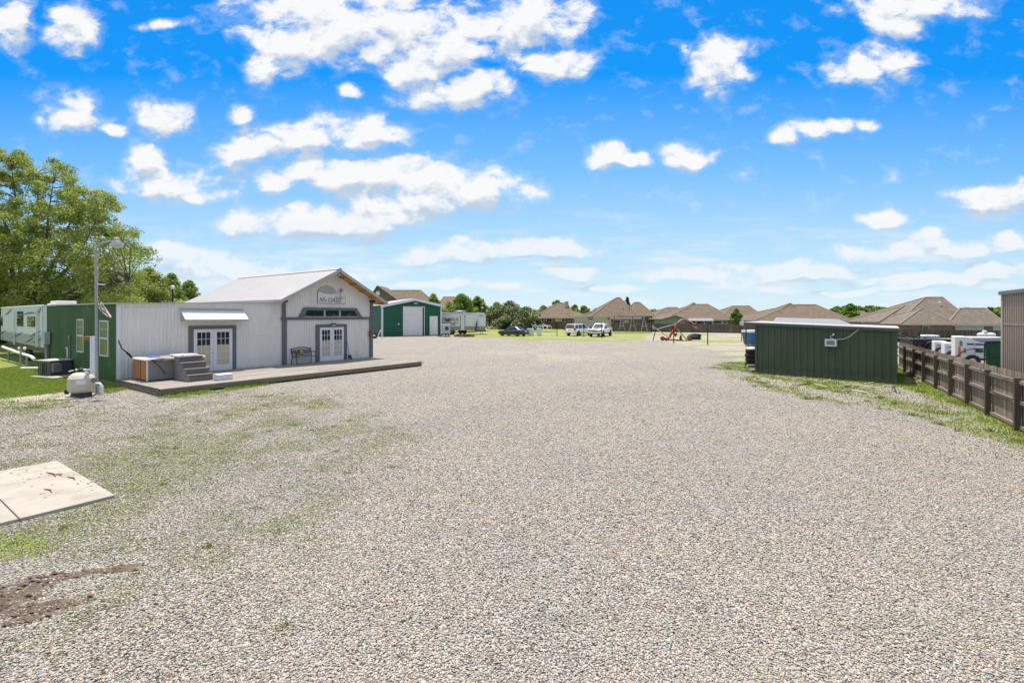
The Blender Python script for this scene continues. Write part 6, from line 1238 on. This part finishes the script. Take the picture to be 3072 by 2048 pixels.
for k in range(9): x = .1+k*(x1-x0-.2)/8; mb.box(x-.02,x+.02,-.03,-.005,z0-.1,z1-.05)
mb.build('cage', M['grey'], o); mb = MB(); mb.box(0,x1-x0,.1,1.1,0,z0-.1); mb.build('pallet', M['fencep'], o)
# black flatbed / pickup bed trailer
x0,x1,z0,z1 = quadp(40,2738,1018,2880,1044); o = thing('flatbed_trailer', 'long black trailer with white-rimmed wheel beyond the wooden fence', 'trailer', (x0,40,0), R(-16)); L5 = wfor(2738,2880,40,R(-16))
mb = MB(); mb.box(0,L5,0,2.1,z0-.1,z1); mb.box(-.2,L5,-.05,.0,z1-.12,z1+.02); mb.build('bed', M['black'], o); 
for x in (L5*.42,L5*.55): wheel(o, x, -.05, .40, .22, -1)
mb = MB(); mb.tube([(L5*.42+.6*math.cos(a),-.12,.42+.55*math.sin(a)) for a in np.linspace(.2,2.9,8)],.05,6); mb.build('mudguard', M['black'], o)
mb = MB(); mb.box(.3,.5,-.07,-.055,z0+.2,z0+.26); mb.build('marker_light', M['tail'], o)
x0,x1,z0,z1 = quadp(46,2690,1008,2790,1026); o = thing('utility_trailer', 'dark rusty utility trailer with curved mudguards behind the shed corner', 'trailer', (x0,46,0), R(-16)); L5 = wfor(2690,2790,46,R(-16))
mb = MB(); mb.box(0,L5,0,2,z0,z0+.2); mb.box(0,L5,-.02,.02,z0+.2,z0+.42); mb.build('bed', mat('dark_red_metal', (.06,.015,.014), .5, .2), o)
for x in (1.0,1.9): wheel(o, x, -.05, .38, .22, -1)
mb = MB()
for x in (1.0,1.9): mb = MB(); mb.tube([(x+.55*math.cos(a),-.15,.55+.55*math.sin(a)) for a in np.linspace(.1,3.0,9)],.05,6); mb.build('mudguard', M['black'], o)
mb = MB(); mb.tube([(1.8,0,z0),(1.8,0,z1+.35)],.08,6); mb.build('upright_post', M['black'], o); mb = MB(); mb.tube([(.9+.45*math.cos(a),.9,z1-.1+.35*math.sin(a)) for a in np.linspace(0.2,2.9,8)],.05,6); mb.build('mudguard', M['black'], o)
dsh = thing('satellite_dish', 'small white satellite dish just left of the shed roof', 'dish', (V(2226,969,58).x, 58, 0)); zz4 = V(2226,969,58).z; mb = MB(); mb.lathe([(.02,.1),(.2,.06),(.3,-.02)][::-1],(0,0,zz4),14,'y'); mb.build('reflector', M['white'], dsh); mb = MB(); mb.tube([(0,.1,0),(0,.1,zz4)],.04,6); mb.tube([(0,.05,zz4-.15),(-.2,-.3,zz4)],.02,5); mb.build('mast', M['black'], dsh)
# ---------------------------------------------------------------- far wooden fence
def fence_run(pts, name, label, hcol='farfence'):
    P = [(G(px,pb_), V(px,pt,G(px,pb_).y).z) for px,pt,pb_ in pts]; root = thing(name, label, 'fence', P[0][0]); o0 = Vector(P[0][0]); mb = MB(); pm = []
    for (a,ha),(b,hb) in zip(P[:-1],P[1:]):
        L = (b-a).length; d = (b-a)/L; n = int(L/.30); nr = Vector((-d.y,d.x,0)); 
        if nr.y > 0: nr = -nr
        for k in range(n):
            s0, s1 = k/n, (k+1)/n; p, q = a+(b-a)*s0-o0, a+(b-a)*s1-o0-d*.012; h = ha+(hb-ha)*s0+.04*random.random(); t = .65+.6*random.random(); o_ = nr*.03*random.random()
            mb.add([p+o_,q+o_,q+Vector((0,0,h))+o_,p+Vector((0,0,h))+o_,p-nr*.03,q-nr*.03,q+Vector((0,0,h))-nr*.03,p+Vector((0,0,h))-nr*.03],[(0,1,2,3),(7,6,5,4),(3,2,6,7),(0,3,7,4),(1,5,6,2)],t)
        m = max(1,int(L/2.4))
        for k in range(m+1): p = a+(b-a)*k/m-o0; pm.append((p+nr*.09, ha+(hb-ha)*k/m))
        for zf_ in (.18,.55,.88): mb.bar(a-o0+nr*.06+Vector((0,0,ha*zf_)), b-o0+nr*.06+Vector((0,0,hb*zf_)),.05,.09, tint=.9)
    mb.build('pickets', M[hcol], root); mb = MB(); 
    for p, h in pm: m2 = MB(); m2.box(p.x-.05,p.x+.05,p.y-.05,p.y+.05,0,h*.97,.8+.5*random.random()); m2.build('post', M[hcol], root)
fence_run([(1380,958,982),(1456,959,982.5),(1600,962,985),(1700,965,988),(1835,968,993.5)], 'boundary_fence', 'dark wooden boundary fence behind the sedan and the flowering bushes')
fence_run([(1835,968,993.5),(1950,970,995),(2040,971,996.5),(2267,975,1000)], 'boundary_fence', 'brown wooden boundary fence behind the swing set and orange arm')
fence_run([(2267,975,1000),(2500,982,1006),(2700,986,1012),(2900,990,1014),(3100,993,1018)], 'boundary_fence', 'brown wooden boundary fence behind the trailers at the far right')
# ---------------------------------------------------------------- houses
def hip(mbr, x0, x1, y0, y1, ze, rx0, rx1, zr, ry=None, th=.18):
    ry = (y0+y1)/2 if ry is None else ry
    b = [(x0,y0,ze),(x1,y0,ze),(x1,y1,ze),(x0,y1,ze),(rx0,ry,zr),(rx1,ry,zr)]
    mbr.add(b,[(0,1,5,4),(1,2,5),(2,3,4,5),(3,0,4)]); mbr.add([(x0,y0,ze-th),(x1,y0,ze-th),(x1,y1,ze-th),(x0,y1,ze-th)]+b[:4],[(3,2,1,0),(0,1,5,4),(1,2,6,5),(2,3,7,6),(3,0,4,7)])
def house(label, d, wings, walls, roofm='shingle', wallm='brick', wins=(), rz=0):
    cx_ = sum(w_[0]+w_[1] for w_ in wings)/(2*len(wings)); root = thing('brick_house', label, 'house', (V(cx_,1000,d).x, d, 0)); ox = root.location.x
    for (pl_,pr_,pe,rl_,rr_,pr2,dy,dep) in wings:
        y0 = dy; y1 = dy+dep; ry = (y0+y1)/2; a, b = V(pl_,pe,d+y0), V(pr_,pe,d+y0); c, e = V(rl_,pr2,d+ry), V(rr_,pr2,d+ry)
        mb = MB(); hip(mb, a.x-ox, b.x-ox, y0, y1, a.z, c.x-ox, max(e.x,c.x+.05)-ox, c.z); mb.build('roof', M[roofm], root)
        mb = MB(); R0, R1 = (c.x-ox, ry, c.z+.03), (max(e.x,c.x+.05)-ox, ry, e.z+.03)
        for p_, q_ in (((a.x-ox,y0,a.z+.03),R0),((b.x-ox,y0,a.z+.03),R1),((a.x-ox,y1,a.z+.03),R0),((b.x-ox,y1,a.z+.03),R1),(R0,R1)): mb.tube([p_,q_],.11,5)
        mb.build('ridge_cap', M['ridge'], root)
        mb = MB(); mb.box(a.x-ox-.02,b.x-ox+.02,y0-.04,y0-.005,a.z-.20,a.z-.0); mb.build('fascia', M['fascia'], root)
        mb = MB(); x0_, x1_ = a.x-ox+.45, b.x-ox-.45; mb.box(x0_,x1_,y0+.5,y1-.5,0,a.z-.17); mb.build('wall', M[wallm], root)
    for (px0,px1,py0,py1,dy,m_) in wins:
        a, b = V(px0,py1,d+dy), V(px1,py0,d+dy); mb = MB(); mb.box(a.x-ox-.08,b.x-ox+.08,dy-.06,dy-.0,a.z-.08,b.z+.08); w_ = mb.build('window', M['white'] if m_ == 'glass' else M[m_], root)
        if m_ == 'glass': mb = MB(); mb.box(a.x-ox,b.x-ox,dy-.075,dy-.061,a.z,b.z); mb.build('pane', M['glass'], w_)
    return root
hB = house('large brown roofed house rising behind the green shop, with gable and dish', 112, [(1150,1300,930,1165,1262,871,4,16)], None, 'shingle', 'brick')
ox = hB.location.x
def gable(root, px0, px1, pe, pkx_, pkz, d, dy, dep, wallm, roofm='shingle', name='gable_wall'):
    ox = root.location.x; a, b, c = V(px0,pe,d+dy), V(px1,pe,d+dy), V(pkx_,pkz,d+dy); xa, xb, xc_ = a.x-ox, b.x-ox, c.x-ox
    mb = MB(); mb.prism([(xa+.3,0),(xb-.3,0),(xb-.3,a.z+.1),(xc_,c.z-.15),(xa+.3,a.z+.1)], dy+.25, dy+dep); mb.build(name, M[wallm], root)
    mb = MB()
    for (p,q) in (((xa,a.z),(xc_,c.z)),((xc_,c.z),(xb,b.z))): mb.hull8([(p[0],dy,p[1]-.12),(q[0],dy,q[1]-.12),(q[0],dy+dep,q[1]-.12),(p[0],dy+dep,p[1]-.12),(p[0],dy,p[1]),(q[0],dy,q[1]),(q[0],dy+dep,q[1]),(p[0],dy+dep,p[1])])
    mb.build('gable_roof', M[roofm], root)
gable(hB, 1100,1200,905,1131,856,112,-1,9,'brick2')
ds = V(1131,879,110); mb = MB(); mb.lathe([(.05,.1),(.35,.05),(.5,-.05)][::-1],(ds.x-ox,-1.3,ds.z),14,'y'); mb.tube([(ds.x-ox,-1.2,ds.z),(ds.x-ox+.3,-.8,ds.z-.4)],.06,6); mb.build('satellite_dish', M['white'], hB)
house('brown roofed house between the green shop and the trees', 118, [(1306,1400,928,1330,1364,891,0,14)], None, 'shingle', 'stucco')
hC = house('low brown hip roofed house with chimney beyond the dark fence', 140, [(1600,1730,953,1673,1702,909,0,16),(1690,1765,949,1712,1728,934,3,10)], None, 'shingle', 'brick2', ((1625,1632,955,963,.4,'glass'),(1640,1655,955,964,.4,'glass'),(1666,1684,955,963,.45,'stucco'),(1686,1694,957,964,.4,'glass')))
ox = hC.location.x; c_ = V(1700,908,146); mb = MB(); mb.box(c_.x-ox-.5,c_.x-ox+.5,5.5,6.7,3,c_.z+.4); mb.build('chimney', M['stucco'], hC)
hD = house('tall steep hip roofed brown house behind the storage container', 116, [(1765,1925,955,1850,1860,893,0,15),(1895,1968,948,1903,1920,907,6,12),(1745,1800,950,1786,1790,930,2,7)], None, 'shingle', 'brick2', ((1840,1862,960,968,.4,'glass'),(1872,1885,960,967,.4,'stucco')))
ox = hD.location.x
for (px,py) in ((1869,925),(1888,922)): p = V(px,py,119); mb = MB(); mb.tube([(p.x-ox,3,p.z-.8),(p.x-ox,3,p.z+.1)],.1,6); mb.build('vent_pipe', M['grey'], hD)
house('pale brown hip roofed house between the tall house and green gable', 128, [(1955,2060,953,2002,2032,922,0,14)], None, 'shingle', 'stucco', ((1970,1974,961,969,.4,'glass'),(1982,1988,961,969,.4,'glass')))
hE = house('wide brown roofed house with sage green gable and metal patio roof', 108, [(1990,2205,958,2082,2124,913,1,16),(2040,2110,945,2079,2084,909,6,6)], None, 'shingle', 'brick2', ((2075,2100,962,969,1.4,'glass'),(2105,2120,962,970,1.4,'glass'),(2140,2165,962,970,1.4,'glass'),(2168,2180,962,970,1.4,'glass')))
gable(hE, 1984,2064,957,2026,946,108,-3,6,'sage')
ox = hE.location.x; a, b = V(2060,962,104), V(2142,962,104); c, e = V(2068,954,109), V(2138,954,109); mb = MB(); mb.hull8([(a.x-ox,-4,a.z-.1),(b.x-ox,-4,a.z-.1),(e.x-ox,1.2,c.z-.1),(c.x-ox,1.2,c.z-.1),(a.x-ox,-4,a.z),(b.x-ox,-4,a.z),(e.x-ox,1.2,c.z),(c.x-ox,1.2,c.z)]); mb.build('patio_roof', mat('patio_sheet', (.2,.18,.185), .6), hE)
for f_ in (.05,.35,.65,.95): x = a.x+(b.x-a.x)*f_-ox; mb = MB(); mb.box(x-.08,x+.08,-3.9,-3.7,0,a.z-.1); mb.build('patio_post', M['fascia'], hE)
house('plain brown hip roofed house behind the small round tree', 122, [(2155,2305,959,2197,2249,918,0,16)], None, 'shingle', 'brick2', ((2215,2225,963,970,.4,'glass'),))
hG = house('brown roofed house with sharp peak above the green shed roof', 106, [(2262,2560,962,2378,2448,914,0,18),(2330,2410,935,2369,2372,910,6,5)], None, 'shingle', 'brick')
gable(house('small dark gabled house far behind the green shed', 150, [(2478,2560,952,2500,2530,944,0,10)], None, 'shingle3', 'brick2'), 2470,2530,955,2496,934,150,-1,8,'brick','shingle3')
hH = house('grey brown hip roofed house left of the big house at right', 130, [(2560,2640,971,2574,2590,933,0,13),(2590,2700,970,2600,2622,940,5,12)], None, 'shingle2', 'brick')
hI = house('large grey brown roofed house with brick and mint green walls at far right', 84, [(2690,2925,970,2776,2829,892,0,15),(2700,2872,972,2762,2772,927,-2,9),(2635,2800,966,2711,2758,918,3,9),(2840,3022,974,2880,2958,925,-1,10)], None, 'shingle2', 'brick', ((2768,2786,978,988,-1.6,'glass'),(2950,2978,977,995,-.6,'glass')))
ox = hI.location.x; p = V(2820,915,89); mb = MB(); mb.tube([(p.x-ox,5,p.z-.7),(p.x-ox,5,p.z+.5)],.09,8); mb.lathe([(.2,0),(.22,.1),(.1,.2)],(p.x-ox,5,p.z+.45),10); mb.build('vent_pipe', M['white'], hI)
a, b = V(2872,1000,82.9), V(3018,1000,82.9); mb = MB(); mb.box(a.x-ox,b.x-ox,-.64,-.55,0,V(2900,975,82.9).z-.05); mb.build('siding_wall', M['mint'], hI)
house('grey roofed house half hidden by trees behind the white building', 75, [(400,505,912,440,452,874,0,12),(495,550,908,510,530,893,2,8)], None, 'shingle2', 'stucco')

# ---------------------------------------------------------------- trees
def leafmesh(name, m, C, Rr, npc, size, parent=None, flat=.75, loc=(0,0,0)):
    C = np.array(C); k = len(C); n = k*npc; ci = np.repeat(np.arange(k), npc); d = rng.normal(size=(n,3)); d /= np.linalg.norm(d,axis=1)[:,None]+1e-9
    r = np.array(Rr)[ci]*(.25+.75*rng.random(n)**.6); p = C[ci]+d*r[:,None]*np.array([1,1,flat]); a = rng.normal(size=(n,3))+np.array([0,0,0]); nr = d*.6+rng.normal(size=(n,3))*.55+np.array([0,0,.5]); nr /= np.linalg.norm(nr,axis=1)[:,None]
    t1 = np.cross(nr, a); t1 /= np.linalg.norm(t1,axis=1)[:,None]+1e-9; t2 = np.cross(nr, t1); s = size*(.6+.8*rng.random(n))[:,None]
    q = np.stack([p-t1*s, p-t2*s*.55, p+t1*s, p+t2*s*.55],1).reshape(-1,3)-np.array(loc); ct = .5+.25*rng.normal(size=k); tt = np.clip(ct[ci]+.25*rng.normal(size=n),0,1)
    o = bigmesh(name, q, np.arange(4*n).reshape(-1,4), 4, m, tt); 
    if parent is not None: o.parent = parent
    return o
def tree(name, label, px, d, pt, halfw, base=0, cr=.35, n=46, npc=180, leaf=.16, m='leafC', group=None, crown_bottom=.25, trunkr=None, stems=1, shape=1.0, cs=.30, dx=0, cat='tree'):
    x = V(px,1000,d).x+dx; H_ = V(px,pt,d).z; root = thing(name, label, cat, (x,d,base), 0, group); rad = halfw/FL*d; zc0 = H_*crown_bottom; C = []; Rr = []
    for k in range(n):
        f = (k+.5)/n; z = zc0+(H_*.95-zc0)*f; prof = math.sin(math.pi*min(1,(f*.86+.14)))**.6*shape if f < .999 else .1
        prof = (1-f**2.2)**.55*(.55+.45*min(1,f*4)); a = k*2.399+random.random(); prof *= 1+.28*math.sin(a*2+px)*math.sin(f*7+px); rr = rad*prof*(.45+.55*math.sqrt(random.random())); cr_ = rad*cs*(.7+.6*random.random())*(.6+.4*prof)
        C.append((math.cos(a)*(max(rr-cr_*.6,0)), math.sin(a)*(max(rr-cr_*.6,0)), z-cr_*.3)); Rr.append(cr_)
    o = leafmesh('crown', M[m], C, Rr, npc, leaf, root)
    tr = trunkr or max(.08, rad*.055); mb = MB()
    mb.tube([(0,0,-.1),(tr*.3,0,H_*.3),(0,tr*.3,H_*.62),(0,0,H_*.85)],[tr*1.3,tr,tr*.55,tr*.15],8); root_o = mb.build('trunk', M['bark'], root)
    mb = MB()
    for k in range(0, n, 2):
        c = Vector(C[k]); b = Vector((0,0,max(.15*H_, c.z*.55))); mid = (b+c)/2+Vector((0,0,-.05*H_*random.random())); mb.tube([b,mid,c],[tr*.35,tr*.22,tr*.06],5)
    mb.build('limb', M['bark'], root); return root
# big tree at left: several leaning stems, open top
bt = thing('big_tree', 'tall spreading tree with open airy top behind the travel trailer at left', 'tree', (V(70,1000,50).x, 50, 0))
ox, oy = bt.location.x, 50
C = []; Rr = []; mb = MB(); mt_b = MB()
def P3(px, py, dy): v = V(px,py,50+dy); return Vector((v.x-ox, dy, v.z))
sk = []
stems_ = [((60,930),(50,700),(30,450)),((75,930),(95,720),(110,470)),((90,930),(140,740),(165,500)),((95,940),(180,760),(235,530)),((100,940),(220,790),(320,600)),((110,940),(230,830),(400,700)),((110,950),(240,860),(430,770)),((60,930),(20,720),(-60,480)),((50,930),(-20,760),(-160,560)),((110,950),(260,880),(420,830)),((60,940),(0,800),(-200,700))]
for i, (a, b, c) in enumerate(stems_):
    c = (b[0]+(c[0]-b[0])*.82, b[1]+(c[1]-b[1])*.82); dy = [-3,2,-1,3,-2,1,3,0,-3,-4,2][i]; p0, p1, p2 = P3(a[0],a[1],0), P3(b[0],b[1],dy*.5), P3(c[0],c[1],dy); p0.z = max(p0.z, 0); jt = Vector((random.uniform(-.5,.5),0,random.uniform(-.3,.3))); p1 = p1+jt
    mb.tube([(p0.x*.3,0,-.2), p0, (p0+p1)/2+Vector((random.uniform(-.4,.4),0,.3)), p1, (p1+p2)/2+Vector((random.uniform(-.5,.5),0,.2)), p2],[.34,.26,.19,.12,.07,.02],7)
    for k in range(14): sk.append((p0+(p1-p0)*((k+.5)/14), 0)); sk.append((p1+(p2-p1)*((k+.5)/14), 1))
SIL = [(-700,600),(-300,480),(-100,455),(0,440),(60,452),(105,490),(130,520),(165,462),(240,522),(262,575),(300,560),(368,605),(340,665),(405,690),(458,765),(440,805),(425,930),(-700,940)]
tries = 0; out_ = []
while len(out_) < 860 and tries < 9000:
    tries += 1; px, py = random.uniform(-330,460), random.uniform(435,925)
    if sdpoly(np.array([float(px)]), np.array([float(py)]), SIL)[0] < 6: continue
    if py < 620 and fbm(np.array([px*.018]), np.array([py*.018]), 77)[0] < .37: continue
    dp = 3.5+3.5*min(1,(py-430)/250); out_.append(P3(px, py, random.uniform(-dp, dp)))
for t_ in out_:
    q = min(sk, key=lambda s_: (s_[0]-t_).length+(1.2 if s_[0].z > t_.z+.3 else 0))[0]; dl = t_-q
    if dl.length < 5: mt_b.tube([q, q+dl*.35+Vector((0,0,.12)), q+dl*.75+Vector((random.uniform(-.2,.2),0,.05)), t_],[.05,.035,.02,.008],4)
    C.append(tuple(t_)); Rr.append(.50+.50*random.random()+(.35 if t_.z < 10 else 0))
leafmesh('crown', M['leafA'], C, Rr, 210, .095, bt); mb.build('trunk', M['bark'], bt); mt_b.build('branch', M['bark'], bt)
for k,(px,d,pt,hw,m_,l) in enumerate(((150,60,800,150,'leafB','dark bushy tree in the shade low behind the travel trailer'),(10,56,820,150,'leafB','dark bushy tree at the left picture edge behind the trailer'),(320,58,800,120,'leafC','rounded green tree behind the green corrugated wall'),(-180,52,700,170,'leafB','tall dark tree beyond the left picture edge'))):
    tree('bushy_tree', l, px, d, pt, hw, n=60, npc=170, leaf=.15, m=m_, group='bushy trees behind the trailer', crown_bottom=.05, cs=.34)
tree('round_tree', 'bright green rounded tree just right of the big tree', 445, 72, 796, 88, n=80, npc=200, leaf=.15, m='leafA', crown_bottom=.12)
tree('round_tree', 'mid green tree behind the black globe lamp', 515, 80, 812, 56, n=60, npc=170, leaf=.15, m='leafC', crown_bottom=.12)
tree('round_tree', 'small green tree at the left end of the long white roof', 568, 84, 834, 54, n=56, npc=170, leaf=.15, m='leafC', crown_bottom=.15)
tree('loose_tree', 'pale loose tree top between two brown roofs behind the shop', 1300, 105, 876, 30, n=30, npc=150, leaf=.2, m='leafA', crown_bottom=.3, cs=.4)
tree('round_tree', 'green oak like tree above the cargo trailer roof', 1385, 92, 878, 54, n=75, npc=200, leaf=.16, m='leafC', crown_bottom=.25)
tree('round_tree', 'green tree above the nose of the cargo trailer', 1432, 96, 884, 40, n=50, npc=180, leaf=.16, m='leafC', crown_bottom=.2)
for k,(px,pt,hw,d,l) in enumerate(((1482,918,56,112,'tall bush with cream blossom, leftmost above the dark fence'),(1530,902,62,110,'highest bush with cream blossom above the black sedan'),(1580,918,54,106,'bush with cream blossom hanging over the dark fence right of the sedan'))):
    tree('flowering_bush', l, px, d, pt, hw, n=46, npc=190, leaf=.2, m='leafM', group='flowering bushes above the dark fence', crown_bottom=.05, cs=.36, cat='bush')
for k,(px,pt,hw,d,m_,l) in enumerate(((1672,897,34,170,'leafC','tree crown rising behind the hip roofed house with chimney'),(1725,911,22,165,'leafC','small tree right of the chimney house roof'),(1752,914,28,165,'leafC','round tree between two brown roofs'),(1788,923,20,170,'leafC','low tree left of the tall steep roof'),(1630,914,26,168,'leafA','light green trees left of the chimney house roof'),(1490,905,36,170,'leafA','pale trees beyond the flowering bushes'))):
    tree('far_tree', l, px, d, pt, hw, n=34, npc=130, leaf=.28, m=m_, group='trees between the far roofs', crown_bottom=.2, cs=.36)
tree('thin_tree', 'thin dark sparse tree top behind the tall steep roof', 1882, 135, 886, 12, n=26, npc=60, leaf=.2, m='leafB', crown_bottom=.5, cs=.35)
tree('round_tree', 'small round dark green tree in front of a brown roof beside the dish', 2209, 98, 923, 18, n=40, npc=200, leaf=.17, m='leafC', crown_bottom=.28, cs=.38)
tree('lime_tree', 'bright lime green tree between brown roofs behind the shed', 2552, 118, 908, 26, n=40, npc=170, leaf=.24, m='leafL', crown_bottom=.3, cs=.36)
# far woodland masses
def wood(name, label, pts, d, m, n, leaf):
    C = []; Rr = []
    for k in range(n):
        f = random.random()*(len(pts)-1); i = int(f); g_f = f-i; px = pts[i][0]+(pts[i+1][0]-pts[i][0])*g_f; py = pts[i][1]+(pts[i+1][1]-pts[i][1])*g_f+random.uniform(0,5)
        dd = d+random.uniform(0,25); top = V(px,py,dd); zz = top.z*(.25+.75*random.random()**.5); r = 1.1+1.3*random.random(); C.append((top.x,dd,max(zz-r,.5))); Rr.append(r)
    o = leafmesh(name, M[m], C, Rr, 90, leaf); tag(o, label, 'woodland', kind='stuff'); return o
wood('woodland', 'far line of dark green woods behind the roofs at right', [(2480,930),(2510,914),(2570,908),(2640,912),(2700,922),(2760,930)], 230, 'leafB', 420, .5)
wood('woodland', 'far green woods between the big house and the tan building', [(2860,925),(2890,917),(2930,925),(2960,916),(3010,913),(3100,915)], 210, 'leafC', 260, .5)
wood('woodland', 'low far woods seen in the gaps between the middle roofs', [(1400,930),(1600,925),(1720,922),(1940,928),(1965,922),(2000,930),(2280,937),(2300,930),(2330,934),(2480,938)], 250, 'leafC', 650, .55)
wood('woodland', 'far woods low behind the shop and left houses', [(-600,850),(-100,880),(300,885),(600,890),(1000,905),(1400,925)], 260, 'leafC', 500, .6)
wood('woodland', 'far woods outside the picture to the right', [(3100,905),(3600,880),(4400,850)], 200, 'leafC', 200, .6)

C = []; Rr = []
for k in range(420):
    f = random.random(); C.append((58+14*random.random()+20*f, -12+70*f, 1+12*random.random()**.8)); Rr.append(1.2+1.4*random.random())
o = leafmesh('woodland', M['leafB'], C, Rr, 110, .4); tag(o, 'woods to the right of the picture, seen in the window reflections', 'woodland', kind='stuff')
